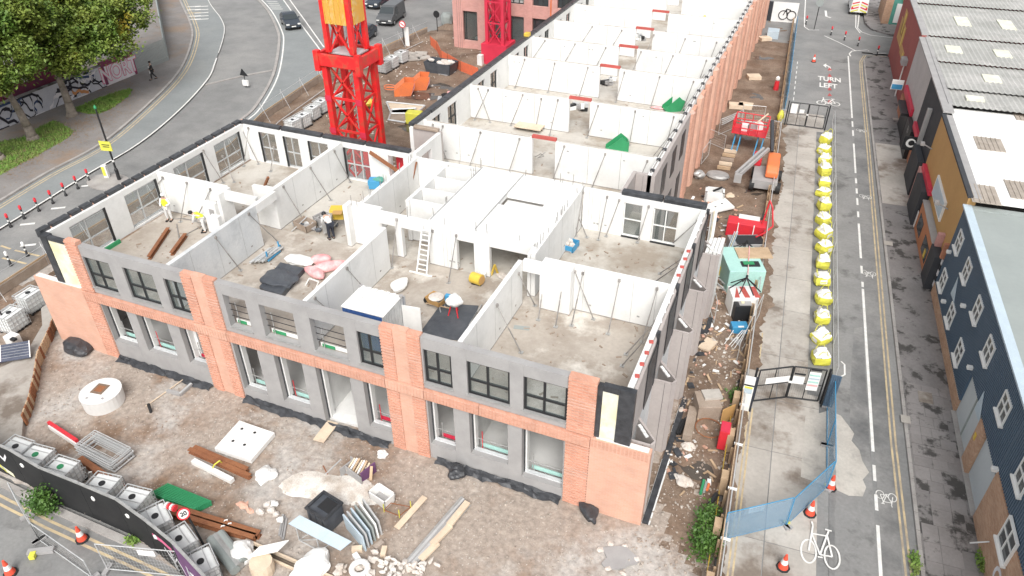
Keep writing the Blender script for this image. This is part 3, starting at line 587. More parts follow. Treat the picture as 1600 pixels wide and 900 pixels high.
# saw-tooth precast fins along the right side
for k, y in enumerate((.4, 4.05, 7.6, 11.0, 14.5)):
    w0 = -.9
    MB().prism([(w0, y), (-.13, y), (-.13, y+.1), (w0, y+.1)], -.1, 4.03).build('precast_fin', 'mauve_panel', B)
    MB().prism([(-.125, y), (.03, y+.22), (-.02, y+.34), (-.125, y+.102)], -.1, 4.05).build('precast_fin', 'mauve_panel', B)
    MB().prism([(.028, y+.23), (-.03, y+.36), (-.86, y+1.35), (-.98, y+1.3)], -.1, 4.04).build('precast_fin', 'mauve_panel', B)
    MB().prism([(-.86, y+.12), (-.2, y+.12), (-.2, y+.35), (-.84, y+1.1)], 2.6, 2.7).build('fin_infill', 'timber', B)
    MB().bb(-.41, -.395, y-.006, y, 0, 4.0).build('panel_joint', 'membrane', B)
    for j in range(3): MB().box((-.5+j*.15-.2, y+.6+.2-j*.18, 4.07), (.2, .12, .06), -.8).build('mortar_bed', 'white_concrete', B)
    if k: bp('wall_panel', 'mauve_panel', -1.18, -.92, [.4, 4.05, 7.6, 11.0, 14.5][k-1]+1.3, y-.01, -.1, 4.0)
# --- inner walls of the front wing
def iw(x0, x1, y0, y1, mt='white_concrete', z1=T):
    bp('base_joint', 'prop', x0-.012, x1+.012, y0-.012, y1+.012, FL, FL+.035)
    return bp('inner_wall', mt, x0, x1, y0, y1, FL+.036, z1)
iw(-22.25, -22.03, .4, 6.3, 'grey_concrete'); iw(-29.43, -24.75, 7.32, 7.52); iw(-22.45, -22.22, 8.3, 14.48); iw(-22.9, -22.2, 7.95, 8.28); iw(-23.6, -22.92, 8.0, 8.22)
iw(-24.74, -24.5, 6.5, 7.4); bp('lintel', 'white_concrete', -24.5, -22.5, 6.9, 7.12, 6.15, T-.01); bp('lintel', 'white_concrete', -22.26, -22.02, 6.31, 7.93, 6.2, T-.01)
iw(-25.6, -24.76, 6.3, 6.5, z1=T-.5); iw(-24.45, -23.9, 5.5, 5.75, z1=T-.7)
iw(-15.0, -14.8, .4, 6.85); iw(-7.9, -7.7, .4, 6.6)
iw(-17.95, -16.0, 8.3, 8.55); iw(-17.95, -17.7, 7.9, 8.29)
for a, c in ((-15.05, -14.7), (-13.2, -11.68), (-10.76, -9.95)): iw(a, c, 8.0, 8.25)
for a, c in ((-16.0, -15.06), (-14.69, -13.21), (-11.67, -10.77), (-9.94, -7.72)): bp('lintel', 'white_concrete', a, c, 8.003, 8.247, 6.05, T)
iw(-17.35, -17.12, 8.56, 14.48); iw(-15.3, -15.1, 9.6, 14.2)
for y in (9.7, 11.0, 12.4, 13.7): iw(-15.09, -13.3, y, y+.2)
iw(-15.6, -13.3, 14.21, 14.4); iw(-17.1, -15.61, 14.21, 14.4)
bp('core_roof', 'white_concrete', -13.29, -10.8, 8.26, 14.6, T-.24, T+.004); bp('core_roof', 'white_concrete', -10.78, -7.375, 8.26, 11.0, T-.24, T+.004); bp('core_roof', 'white_concrete', -10.78, -7.375, 12.2, 14.6, T-.24, T+.004); bp('core_roof', 'white_concrete', -8.6, -7.375, 11.02, 12.18, T-.24, T+.004); bp('core_roof', 'white_concrete', -10.79, -8.5, 10.9, 12.3, T-.6, T-.42)  # last, lowered piece is added under the opening to keep daylight out
for q_ in ((-13.2, 8.3, -13.2, 14.5), (-10.79, 8.3, -10.79, 14.5)): MB().bar((q_[0], q_[1], T+.02), (q_[2], q_[3], T+.02), .05, .03).build('joint_seal', 'steel', B)
iw(-7.55, -7.35, 7.3, 14.19); iw(-6.85, -5.4, 6.55, 7.25); iw(-5.39, -1.21, 7.05, 7.25); bp('lintel', 'white_concrete', -7.69, -6.86, 6.6, 6.85, 6.1, T); iw(-7.7, -7.56, 7.2, 7.9)
bp('patch_plate', 'grey_panel', -25.2, -24.9, 6.27, 6.295, FL+.7, FL+1.5)
for y0_, y1_ in ((8.9, 9.7), (9.2, 10.2)): pass
q = random.Random(3)
for k in range(46):
    ln = q.choice(('a', 'b', 'c', 'd', 'e'))
    x, y = {'a': (q.uniform(-17.9, -7.8), 8.12), 'b': (-17.24, q.uniform(8.6, 14.3)), 'c': (-13.25, q.uniform(8.4, 14.3)), 'd': (-7.45, q.uniform(7.4, 14)), 'e': (q.uniform(-15.4, -7.4), 14.4)}[ln]
    MB().tube((x, y, T-.01), (x+q.uniform(-.04, .04), y, T+q.uniform(.25, .6)), .016, 4).build('starter_bar', 'prop', B)
# --- rear wing
RY = [19.2, 26.0, 32.95, 38.0, 43.2, 48.9, 55.0, 61.0]
for y in RY: iw(-19.38, -12.1, y, y+.2); iw(-10.65, -4.62, y, y+.2)
for i, y in enumerate(RY[:7]): MB().box((-11.38, y+.1, T+.1), (1.5, .24, .16)).build('door_lintel', 'lintel_red', B)
RW = [(20.4,21.6),(22.6,24.0),(27.4,28.6),(29.6,30.9),(34.2,35.3),(36.2,37.3),(39.2,40.2),(41.0,42.2),(44.4,45.5),(46.6,47.8),(50.2,51.4),(52.4,53.6)]
wallX(-19.65, .25, 17.9, 74, FL, T, RW, FL+.06, 6.25)
for a, c in RW: window(B, (-19.55, a+.01), (0, 1), c-a-.02, FL+.07, 6.24, (.5,), (.5,), fr='black_metal', gl='glass', t=.07)
wallX(-19.65, .25, 17.9, 74, -.1, FL-.29, [(a-.2, c+.1) for a, c in RW], .6, 3.2, 'brick_pink')
wallY(-19.39, -17.5, 17.9, .22, -.1, T, [], 0, 0, 'mauve_panel'); wallX(-17.7, .22, 14.76, 17.88, -.1, T, [(15.4, 16.6)], FL, 6.2)
bp('inner_wall', 'white_concrete', -4.61, -4.4, 17.0, 74, FL, T); bp('wall_panel', 'mauve_panel', -4.61, -4.4, 17.0, 74, -.1, FL-.01)
bp('wall_panel', 'mauve_panel', -5.45, -5.25, 14.46, 17.2, -.1, T); bp('wall_panel', 'mauve_panel', -5.24, -4.39, 17.0, 17.22, -.1, T-.02); bp('panel_joint', 'membrane', -4.85, -4.84, 16.99, 17.0, 3, T-.1); bp('panel_joint', 'membrane', -5.24, -4.4, 16.99, 17.0, 5.6, 5.62)
bp('wall_panel', 'mauve_panel', -4.39, -4.2, 17.0, 26.6, -.1, T-.03)
for y in (19.0, 21.6, 24.2): bp('window_recess', 'membrane', -4.2, -4.17, y, y+1.1, 4.4, 6.1); bp('window_recess', 'membrane', -4.2, -4.17, y, y+1.1, .8, 3.2)
y = 26.7; k = 0
while y < 72:     # pleated brick piers along the right side
    zt = 6.45
    MB().prism([(-4.38, y), (-4.1, y+.15), (-4.0, y+.55), (-4.38, y+1.15)], -.1, zt).build('pleated_pier', ('brick_orange', 'brick_pale')[k % 2], B)
    MB().prism([(-4.39, y+1.16), (-4.16, y+1.3), (-4.16, y+2.15), (-4.39, y+2.25)], -.1, zt-.1).build('pleated_pier', 'brick_orange', B)
    for z0 in (.8, 4.3): bp('window_recess', 'glass_dark', -4.4, -4.36, y+2.28, y+2.95, z0, z0+1.9)
    y += 3.0; k += 1
# joints, cast-in plates and scuffs on the white walls
q = random.Random(44)
for y in RY[:6]:
    for x0, x1 in ((-19.2, -12.3), (-10.5, -4.8)):
        for f in (.33, .67): x = x0+(x1-x0)*f; MB().bb(x, x+.018, y-.004, y, FL+.05, T-.01).build('panel_joint', 'prop', B)
        for k in range(3): x = q.uniform(x0, x1); z = q.choice((FL+.5, T-.5)); MB().bb(x, x+.12, y-.008, y, z, z+.07).build('cast_in_plate', 'steel', B)
        MB().bb(x0, x1, y+.05, y+.15, T, T+.012).build('wall_head', 'slab_white', B)
for x0, x1, y in ((-29.2, -25, 7.32), (-5.2, -1.4, 7.05), (-7.1, -5.4, 14.2), (-13.1, -11.8, 8.0)):
    for k in range(3): x = q.uniform(x0, x1); MB().bb(x, x+.014, y-.004, y, FL+.05, T-.01).build('panel_joint', 'steel', B); MB().bb(x+.3, x+.42, y-.008, y, FL+.4, FL+.48).build('cast_in_plate', 'steel', B)
for x, y0, y1 in ((-22.03, .6, 6), (-22.22, 8.6, 14), (-14.8, .6, 6.6), (-7.7, .6, 6.4), (-17.12, 9, 14), (-7.35, 8, 14)):
    for k in range(3): yy = y0+(y1-y0)*(k+.6)/3.2; MB().bb(x, x+.004, yy, yy+.014, FL+.05, T-.01).build('panel_joint', 'steel', B); MB().bb(x, x+.008, yy+.4, yy+.52, FL+.4, FL+.47).build('cast_in_plate', 'prop', B)
b = MB()
for k in range(620):
    x, y = (q.uniform(-29, -1.5), q.uniform(.6, 13.8)) if k < 380 else (q.uniform(-19, -5), q.uniform(15, 48)); s_ = q.uniform(.02, .09); b.box((x, y, FL+s_*.25), (s_*q.uniform(.8, 4), s_, s_*.5), q.uniform(0, 3))
fd_ = b.build('floor_debris', 'timber_grey', B); fd_['kind'] = 'stuff'
# dark membrane rolls on the wall heads
def roll(a, b_, mt='membrane', w=.34, h=.2, seg=2.3):
    a = V((*a, T+.1)); b_ = V((*b_, T+.1)); n = max(1, int((b_-a).length/seg))
    for i in range(n):
        p = a.lerp(b_, i/n); r_ = a.lerp(b_, (i+1)/n-.012/n*seg); MB().bar(p, r_, w+rnd.uniform(-.03, .03), h+rnd.uniform(-.02, .02)).build('wall_head_membrane', mt, B, bev=.04)
roll((-29.6, 14.72), (-17.7, 14.72), seg=2.9); roll((-19.62, 18.1), (-19.62, 74), w=.42); roll((-5.3, 14.45), (-.95, 14.45), seg=1.9, w=.4, h=.26); roll((-19.3, 17.95), (-17.6, 17.95), 'timber_grey', .3, .2)
yy = .2
while yy < 14.6:
    L = rnd.choice((.55, .8, 1.0)); bp('wall_head_membrane', 'membrane', -29.95, -29.62, yy, min(yy+L, 14.7), T-.25, T+.16); bp('wall_tie', 'brick_pale', -29.92, -29.66, yy+L+.02, yy+L+.1, T-.22, T+.06); yy += L+.13
MB().path([V((-4.5, y_, T+.06)) for y_ in (17.2, 30, 45, 72)], .035).build('edge_rail', 'prop', B)
yy = 17.5
while yy < 70: MB().box((-4.48, yy, T+.06), (.22, .16, .14)).build('rail_clamp', 'membrane', B); yy += 1.45
for k in range(9): MB().tube((-4.75, 18.2+k*3.4, T-.4), (-5.9, 16.9+k*3.4 if k else 17.6, FL+.03), .022, 5).build('edge_brace', 'prop', B); MB().tube((-4.75, 18.9+k*3.4, T-.5), (-5.6, 17.6+k*3.4, FL+.03), .022, 5).build('edge_brace', 'prop', B)
# --- bracing props: every one a thing
PROPS = [('white wall of the front right room', ('Y', 7.03), [((881,431),(868,511)),((911,426),(893,509)),((898,423),(928,497)),((968,437),(950,522)),((1027,450),(1003,535)),((850,438),(841,500))]),
 ('right-hand outer wall of the front wing', ('X', -1.22), [((1024,502),(978,554)),((1016,520),(972,572)),((1068,382),(1031,428)),((1064,392),(1025,440)),((1091,335),(1050,382))]),
 ('back wall of the right rear room', ('Y', 14.18), [((892,310),(917,371)),((911,300),(900,369)),((949,307),(935,375)),((968,312),(962,344)),((1014,322),(1009,354))]),
 ('white door wall of the middle room', ('Y', 7.98), [((619,333),(612,419)),((676,360),(671,410)),((713,367),(701,442))]),
 ('white dividing wall right of the blue container', ('X', -7.68), [((776,476),(814,551)),((810,427),(836,478))]),
 ('white dividing wall left of the blue container', ('X', -14.78), [((541,417),(562,460)),((491,465),(512,500))]),
 ('grey dividing wall of the left room', ('X', -22.01), [((335,367),(365,420)),((387,330),(410,372))]),
 ('long white wall of the second room', ('X', -22.2), [((442,290),(476,347)),((484,259),(517,313)),((522,235),(548,285))]),
 ('white partition of the left room', ('Y', 7.3), [((255,277),(250,305)),((292,285),(282,347)),((329,295),(322,335)),((341,307),(330,347))]),
 ('back wall of the left rear room', ('Y', 14.48), [((376,198),(408,254)),((388,199),(381,260)),((430,240),(423,268))]),
 ('left outer wall of the left rear room', ('X', -29.42), [((317,235),(349,286)),((352,262),(366,285))]),
 ('first cross wall of the rear wing', ('Y', 19.18), [((676,193),(707,246)),((692,194),(685,240)),((751,206),(743,251)),((812,215),(802,263)),((882,228),(873,271)),((946,240),(938,275)),((1012,251),(1008,272))]),
 ('second cross wall of the rear wing', ('Y', 25.98), [((747,136),(772,186)),((763,137),(754,177)),((817,143),(808,187)),((846,154),(841,198)),((872,152),(859,211)),((935,162),(923,208)),((993,172),(983,227)),((1053,182),(1045,224))]),
 ('third cross wall of the rear wing', ('Y', 32.93), [((820,87),(811,132)),((867,95),(861,140)),((919,101),(911,145)),((976,112),(970,150)),((1031,119),(1022,160)),((1084,127),(1077,155))]),
 ('fourth cross wall of the rear wing', ('Y', 37.98), [((852,60),(850,82)),((899,66),(896,91)),((947,72),(944,97)),((1002,80),(997,107)),((1052,86),(1047,110)),((1104,94),(1099,120))]),
 ('fifth cross wall of the rear wing', ('Y', 43.18), [((926,40),(922,60)),((972,47),(967,67)),((1022,54),(1020,75)),((1071,60),(1067,82)),((1120,66),(1116,87))])]
for where, (ax, val), lst in PROPS:
    for i, (t_, b_) in enumerate(lst):
        a = (GY if ax == 'Y' else GX)(*t_, val); f = G(*b_, FL); a.z = max(FL+1.2, min(a.z, T-.15))
        if ax == 'Y': f.y = min(f.y, val-.35)
        else: f.x = max(f.x, val+.4) if val < -2 else min(f.x, val-.4)
        o = thing('bracing_prop', '%s bracing prop from the left on the %s' % (ORD[i], where), 'prop', (f.x, f.y, FL), 'bracing props holding up the wall panels')
        a = a+(f-a)*.015; mid = a.lerp(f, .48)
        MB().tube(a, mid, .02, 5).build('inner_tube', 'prop', o); MB().tube(mid, f+V((0,0,.04)), .029, 5).build('outer_tube', 'prop', o)
        MB().box((f.x, f.y, FL+.02), (.18, .18, .03)).build('foot_plate', 'steel', o); MB().box(a, (.1, .1, .14)).build('head_plate', 'prop', o)
# ================================================================= CRANES, NEIGHBOURING BUILDINGS
def lattice(root, x0, x1, y0, y1, z0, z1, levels, leg, br, mt):
    C4 = [(x0, y0), (x1, y0), (x1, y1), (x0, y1)]
    for x, y in C4: MB().box((x, y, (z0+z1)/2), (leg, leg, z1-z0)).build('leg', mt, root)
    h = (z1-z0)/levels
    for k in range(levels):
        za = z0+k*h; zb = za+h
        for i in range(4):
            a = V((*C4[i], 0)); c = V((*C4[(i+1) % 4], 0)); d = (c-a).normalized()*(leg/2); a = a+d; c = c-d; zm = (za+zb)/2
            up = V((0,0,1))
            MB().bar(a+up*zb, c+up*zb, br*1.2, br*1.4).build('brace', mt, root)
            MB().bar(a+up*za, (a+c)/2+up*zm, br, br).build('brace', mt, root); MB().bar(c+up*za, (a+c)/2+up*zm, br, br).build('brace', mt, root)
            MB().bar((a+c)/2+up*zm, a+up*zb, br, br).build('brace', mt, root); MB().bar((a+c)/2+up*zm, c+up*zb, br, br).build('brace', mt, root)
CR = thing('tower_crane', 'large bright red lattice tower crane mast behind the front wing', 'crane', (-25.7, 21.2, 0))
lattice(CR, -26.85, -24.5, 20.2, 22.2, 0, 9.0, 4, .38, .1, 'red_steel')
for a, c in (((-27.2, 19.95), (-24.15, 19.95)), ((-27.2, 22.45), (-24.15, 22.45))): MB().bb(a[0], c[0], a[1]-.12, a[1]+.12, 8.95, 9.72).build('collar_beam', 'red_steel', CR, bev=.03)
for x in (-27.2, -24.15): MB().bb(x-.12, x+.12, 20.08, 22.32, 8.95, 9.72).build('collar_beam', 'red_steel', CR, bev=.03)
for x in (-27.2, -24.15):
    for y in (19.95, 22.45): MB().bb(x-.18, x+.18, y-.18, y+.18, 8.6, 9.9).build('collar_corner', 'red_steel', CR)
lattice(CR, -26.6, -24.75, 20.45, 22.0, 9.72, 20, 4, .3, .1, 'red_steel')
for x in (-25.85, -25.45): MB().bar((x, 21.6, 0), (x, 21.6, 20), .05).build('ladder_stile', 'galv', CR)
for k in range(60): MB().bar((-25.83, 21.6, .3+k*.33), (-25.47, 21.6, .3+k*.33), .03).build('ladder_rung', 'galv', CR)
MB().path([V((-24.9, 20.6, 0)), V((-24.95, 20.55, 5)), V((-24.85, 20.6, 9.6)), V((-24.95, 20.8, 20))], .035, 5).build('power_cable', 'black_metal', CR)
for x in (-26.85, -24.5):
    for z in (2.25, 4.5, 6.75): MB().bb(x-.24, x+.24, 19.97, 20.0, z-.2, z+.2).build('gusset_plate', 'crimson', CR)
MB().bb(-26.7, -24.6, 20.5, 21.95, 9.6, 9.68).build('work_platform', 'galv', CR)
pz = 11.55
for nm, pts in (('front', [(-26.4, 20.27), (-24.9, 20.27)]), ('side', [(-24.58, 20.65), (-24.58, 21.85)])):
    a, c = V((*pts[0], 0)), V((*pts[1], 0))
    MB().extr([a+V((0,0,pz)), c+V((0,0,pz)), c+V((0,0,19.5)), a+V((0,0,19.5))], (.0, .03, 0) if nm == 'front' else (.03, 0, 0)).build('mesh_panel', 'amber', CR)
    for i in range(5): p = a.lerp(c, i/4); MB().bar(p+V((0,-.03 if nm == 'front' else 0,pz)), p+V((0,-.03 if nm == 'front' else 0,19.5)), .03).build('panel_frame', 'yellow', CR)
MB().bb(-27.6, -23.8, 19.5, 22.9, -.1, .5).build('base_block', 'grey_concrete', CR); MB().box((-23.6, 21.6, 1.6), (.25, .25, 3.2)).build('base_post', 'white_concrete', CR)
C2 = thing('tower_crane', 'narrow crimson lattice crane mast in front of the pink building', 'crane', (-27.3, 49.5, 0))
lattice(C2, -28.2, -26.5, 48.6, 50.2, 2.2, 20, 9, .3, .09, 'crimson')
MB().bb(-28.7, -26.0, 48.2, 50.6, .0, 2.2).build('base_frame', 'crimson', C2); MB().bb(-27.9, -26.7, 49.9, 50.0, 4, 8).build('ladder_panel', 'crimson', C2); MB().bb(-28.9, -28.4, 47.6, 48.1, -.1, 1.2).build('base_block', 'white_concrete', C2)
# --- pink brick building at the top
PB = thing('pink_brick_building', 'pink brick building with large square window openings at the top', 'building', (-33.9, 52.6, 0)); Y0 = 52.6
xs_ = [GY(x, 67, Y0).x for x in (711, 723, 744, 755, 776, 823, 846, 858, 882)]; cols = [(xs_[0], xs_[1]), (xs_[2], xs_[3]), (xs_[4], xs_[5]-3.1), (xs_[5]-1.0, xs_[5]), (xs_[6], xs_[7]), (xs_[8]-.6, -19.75)]
cols = [(-33.9,-32.75),(-31.1,-30.2),(-28.5,-27.6),(-25.9,-25.0),(-23.3,-22.4),(-20.7,-19.75)]
for a, c in cols: MB().bb(a, c, Y0, Y0+.5, -.1, 13).build('brick_column', 'brick_pink', PB)
for (a, c), (e, f) in zip(cols, cols[1:]):
    for z0, z1 in ((-.1, .9), (3.9, 5.1), (8.1, 9.3), (12.2, 13)): MB().bb(c+.003, e-.003, Y0+.03, Y0+.47, z0, z1).build('brick_spandrel', 'brick_pink', PB)
    for z0, z1 in ((.9, 3.9), (5.1, 8.1), (9.3, 12.2)): window(PB, (c+.01, Y0+.3), (1, 0), e-c-.02, z0, z1, (.28, .64) if z0 > 1 else (.15,), () if z0 < 1 else (.3,), gl='glass_dark' if c > -27 else 'glass', t=.08)
    MB().bb(c+.1, e-.2, Y0+.35, Y0+.4, 5.1, 5.4).build('guard_board', 'white_plastic', PB)
MB().bb(-33.9, -33.4, Y0+.51, Y0+24, -.1, 13).build('side_wall', 'brick_pink', PB); MB().bb(-33.3, -19.8, Y0+6, Y0+6.3, -.1, 13).build('inner_wall', 'grey_concrete', PB)
for z in (-.08, 4.6, 8.8): MB().bb(-33.3, -19.8, Y0+.5, Y0+6, z-.1, z+.12).build('floor_slab', 'grey_concrete', PB)
for x in (-33.4, -33.15, -32.95): MB().bb(x, x+.02, Y0-.006, Y0, 0, 13).build('joint', 'membrane', PB)
MB().tube((-23.0, Y0-.1, 0), (-23.0, Y0-.1, 13), .06).build('downpipe', 'orange', PB)
# --- row of buildings on the right of the street
def bs(name, mt, u0_, u1, v0_, v1, z0, z1, par, bev=0): return MB().prism([S(u0_, v0_), S(u1, v0_), S(u1, v1), S(u0_, v1)], z0, z1).build(name, mt, par, bev=bev)
BL = thing('blue_clad_building', 'navy blue ribbed metal clad building with flat grey roof at the right', 'building', S(12.5, 5))
def clad(v0_, v1, z0, z1, u=12.5):
    b = MB().prism([S(u, v0_), S(u+.3, v0_), S(u+.3, v1), S(u, v1)], z0, z1); v = v0_+.02
    while v < v1-.08: b.prism([S(u-.025, v), S(u, v), S(u, v+.075), S(u-.025, v+.075)], z0, z1-.01); v += .155
    return b.build('ribbed_cladding', 'blue_clad', BL)
clad(-14, 4.7, 2.75, 5.55); clad(4.702, 10.9, 2.45, 5.55); clad(10.902, 21.0, .82, 5.55)
bs('brick_plinth', 'brick_old', 12.46, 12.8, 10.95, 21.0, -.1, .82, BL); bs('brick_plinth', 'brick_old', 12.44, 12.8, -14, 4.65, -.1, 2.75, BL)
bs('brick_pier', 'brick_old', 12.42, 12.8, 7.0, 7.9, -.1, 2.45, BL); bs('warning_plate', 'yellow', 12.39, 12.42, 7.5, 7.7, 1.55, 1.85, BL)
for a, c in ((4.66, 6.99), (7.91, 10.94)):
    d = bs('roller_door', 'roller', 12.58, 12.66, a, c, -.1, 2.45, BL)
    if c > 10: bs('door_rail', 'grey_flat', 12.55, 12.58, 9.3, 9.42, 0, 2.4, d)
bs('door_step', 'kerb', 12.36, 12.58, 4.66, 10.94, -.1, .13, BL)
bs('roof', 'grey_flat', 12.5, 40, -14, 21.0, 5.56, 5.66, BL); bs('roof_trim', 'pale_trim', 12.38, 12.78, -14, 21.02, 5.665, 5.76, BL); bs('roof_trim', 'grey_flat', 12.79, 40, 20.6, 21.02, 5.662, 5.74, BL)
def bwin(v, z, w=.86, h=1.15, uu=12.46):
    o = S(uu, v+w/2); d = -sv; win = window(BL, (o.x, o.y), (d.x, d.y), w, z, z+h, (.5,), (.55,), fr='white_plastic', gl='glass_dark', t=.06, dep=.1, wt=.05)
    bs('window_sill', 'white_plastic', uu-.14, uu+.02, v-w/2-.06, v+w/2+.06, z-.07, z-.005, BL)
for v in (19.45, 16.6, 13.2, 10.15, 6.5, 2.9, -.6): bwin(v, 3.85, 1.05, 1.0)
for v in (19.6, 16.3, 13.2): bwin(v, 1.35, 1.05, 1.0)
bwin(1.6, 1.85, 1.3, 1.2, 12.40)
for v, z in ((17.5, 3.4), (8.8, 3.2)): MB().extr([S(12.46, v, z), S(12.46, v-.9, z-1.0), S(12.46, v+.1, z-1.1)], su*-.02).build('cable_run', 'pale_trim', BL)
for v, z in ((14.9, 3.3), (11.0, 2.6), (4.7, 2.7), (17.9, 1.5), (20.2, 3.2)): bs('wall_lamp', 'white_plastic', 12.25, 12.47, v-.1, v+.1, z, z+.14, BL)
Mw = Matrix((-sv, V((0,0,1)), -su)).transposed()
text('CAL', S(12.43, .6, 1.0), .95, 'g_white', BL, Mw, 1, 1.1, 'graffiti', .03); MB().bar(S(12.4, 2.6, 1.1), S(12.1, 3.1, .25), .05).build('graffiti_pipe', 'white_plastic', BL)
MB().path([S(17.5+.9*math.cos(t), 12.5+.5*math.sin(t), 5.68) for t in [3.4+i*.35 for i in range(8)]], .03).build('roof_cable', 'white_plastic', BL)
OC = thing('ochre_building', 'ochre rendered building with orange shopfront and white roof', 'building', S(12.5, 27))
bs('upper_wall', 'ochre', 12.55, 12.95, 21.05, 33.0, 1.0, 6.1, OC); bs('wall_cap', 'charcoal', 12.5, 12.75, 21.05, 33.0, 6.102, 6.22, OC); bs('gutter', 'grey_panel', 12.76, 13.15, 21.05, 33.0, 6.1, 6.16, OC)
bs('roof', 'white_roof', 13.16, 34, 21.05, 34.5, 5.95, 6.12, OC)
for x, y, w, h_ in ((1546,225,1.5,2.0), (1537,303,1.35,2.2), (1593,12+285,1.0,2.2), (1600,180,1.2,2)):
    p = G(x, y, 6.14); b = MB().box((p.x, p.y, 6.13), (w, h_, .03), SA); [b.box(p+su*(i*.25-.55)+V((0,0,.0)), (.06, h_, .07), SA) for i in range(5)]; b.build('rooflight', 'rooflight_brown', OC)
bs('shop_wall', 'shop_orange', 12.2, 12.54, 22.9, 28.6, -.1, 2.05, OC); bs('shop_capping', 'grey_panel', 12.16, 12.548, 22.9, 28.6, 2.052, 2.14, OC)
bs('shop_window', 'glass_dark', 12.18, 12.2, 23.4, 25.2, .5, 1.5, OC); bs('shop_window', 'glass_dark', 12.18, 12.2, 26.5, 28.0, .5, 1.5, OC); bs('window_poster', 'yellow', 12.165, 12.178, 23.8, 24.2, .6, 1.1, OC)
bs('shop_front', 'charcoal', 12.1, 12.54, 21.3, 22.85, -.1, 2.2, OC); bs('side_wall', 'pink_render', 12.2, 12.549, 22.55, 22.84, 2.21, 3.0, OC)
for i in range(6): bs('stripe', 'g_white' if i % 2 else 'charcoal', 12.46, 12.54, 21.06+.0, 21.28, .1+i*.36, .1+i*.36+.34, OC)
bs('brick_base', 'brick_dark', 12.3, 12.548, 21.05, 21.29, 2.3, 3.2, OC)
bs('shop_front', 'charcoal', 12.0, 12.54, 28.9, 31.8, -.1, 2.5, OC); bs('shop_fascia', 'crimson', 12.3, 12.545, 28.4, 32.6, 2.51, 2.85, OC); bs('side_wall', 'pink_render', 12.2, 12.548, 31.9, 32.9, -.1, 2.5, OC); bs('white_door', 'white_plastic', 12.17, 12.2, 28.62, 28.88, 0, 1.2, OC)
sg = bs('wall_sign', 'white_plastic', 12.45, 12.55, 24.6, 28.4, 2.75, 4.0, OC); bs('sign_face', 'pale_trim', 12.43, 12.45, 24.8, 28.2, 2.87, 3.88, sg)
for v in (24.0, 32.6): MB().tube(S(12.55, v, 3.9), S(12.0, v+.2, 4.1), .04).box(S(11.95, v+.25, 4.1), (.25, .35, .18)).build('security_camera', 'grey_panel', OC)
DK = thing('charcoal_building', 'dark charcoal and grey fronted bar with round white sign', 'building', S(12.7, 40))
bs('upper_wall', 'charcoal', 12.6, 13.0, 33.02, 40.5, 1.6, 6.15, DK); bs('upper_wall', 'render_grey', 12.62, 13.0, 40.52, 50.0, 2.2, 6.25, DK); bs('wall_cap', 'grey_panel', 12.55, 13.2, 33.02, 50, 6.26, 6.38, DK)
bs('lower_wall', 'brick_dark', 12.55, 12.9, 33.02, 50.0, -.1, 1.59, DK); bs('shop_front', 'charcoal', 12.15, 12.545, 33.3, 36.6, -.1, 2.6, DK); bs('shop_front', 'black_metal', 12.25, 12.545, 39.5, 42.5, -.1, 2.3, DK); bs('awning', 'black_metal', 11.9, 12.6, 43.4, 46.5, 2.0, 2.2, DK); bs('shop_front', 'black_metal', 12.35, 12.54, 43.2, 46.6, -.1, 1.98, DK); bs('fascia', 'crimson', 12.4, 12.61, 42.8, 48.6, 2.25, 2.8, DK); bs('fascia', 'crimson', 12.4, 12.6, 37.5, 40.4, 2.35, 2.8, DK); bs('beam', 'grey_panel', 12.3, 12.59, 36.4, 36.7, 1.6, 5.2, DK)
sg = bs('hanging_sign', 'black_metal', 11.5, 12.5, 36.9, 37.0, 1.9, 2.9, DK)
MB().extr([S(12.0+.33*math.cos(t), 36.88, 2.45+.33*math.sin(t)) for t in [i*math.pi/8 for i in range(16)]], sv*-.02).build('sign_emblem', 'white_plastic', sg)
MB().extr([S(12.03+.2*math.cos(t), 36.85, 2.47+.2*math.sin(t)) for t in [i*math.pi/6 for i in range(12)]], sv*-.015).build('sign_emblem', 'black_metal', sg)
sg = bs('hanging_sign', 'white_plastic', 11.4, 12.3, 48.9, 49.05, 2.2, 3.0, DK); bs('sign_print', 'sky_blue', 11.45, 12.25, 48.87, 48.9, 2.25, 2.65, sg)
MB().extr([S(12.3, 40.9+.3*math.cos(t), 1.9+.3*math.sin(t)) for t in [i*math.pi/8 for i in range(16)]], su*-.05).build('round_sign', 'white_plastic', DK)
MR = thing('maroon_building', 'maroon painted end building with a yellow mural', 'building', S(13, 58))
bs('wall', 'maroon', 12.75, 13.1, 50.02, 66, -.1, 6.5, MR); bs('wall_cap', 'grey_panel', 12.7, 13.2, 50.02, 66, 6.51, 6.62, MR); bs('gable_wall', 'maroon', 13.11, 30, 65.6, 66, -.1, 6.4, MR)
for v0_, v1, z0, z1 in ((59.0, 63.5, 2.6, 4.6), (60.5, 62.4, 3.4, 5.6), (56, 59.2, 2.4, 3.2)): bs('mural', 'ochre', 12.72, 12.748, v0_, v1, z0, z1, MR); bs('mural', 'yellow', 12.70, 12.718, v0_+.5, v0_+1.0, z0+.2, z1-.2, MR)
MB().tube(S(12.6, 53.5, .1), S(12.6, 53.5, 3.2), .06).build('downpipe', 'white_plastic', MR); bs('vent_box', 'grey_panel', 12.3, 12.75, 53, 54.2, 3.0, 3.5, MR)
def corr(par, u0_, u1, va, vb, za, zb, mt='fibre_roof'):
    b = MB(); n = int((u1-u0_)/.085); P = []
    for i in range(n+1):
        u = u0_+(u1-u0_)*i/n; w = .035*math.sin(2*math.pi*u/.34); P.append((S(u, va, za+w), S(u, vb, zb+w)))
    for (a, c), (e, f) in zip(P, P[1:]): b.quad(a, e, f, c)
    return b.build('corrugated_sheet', mt, par)
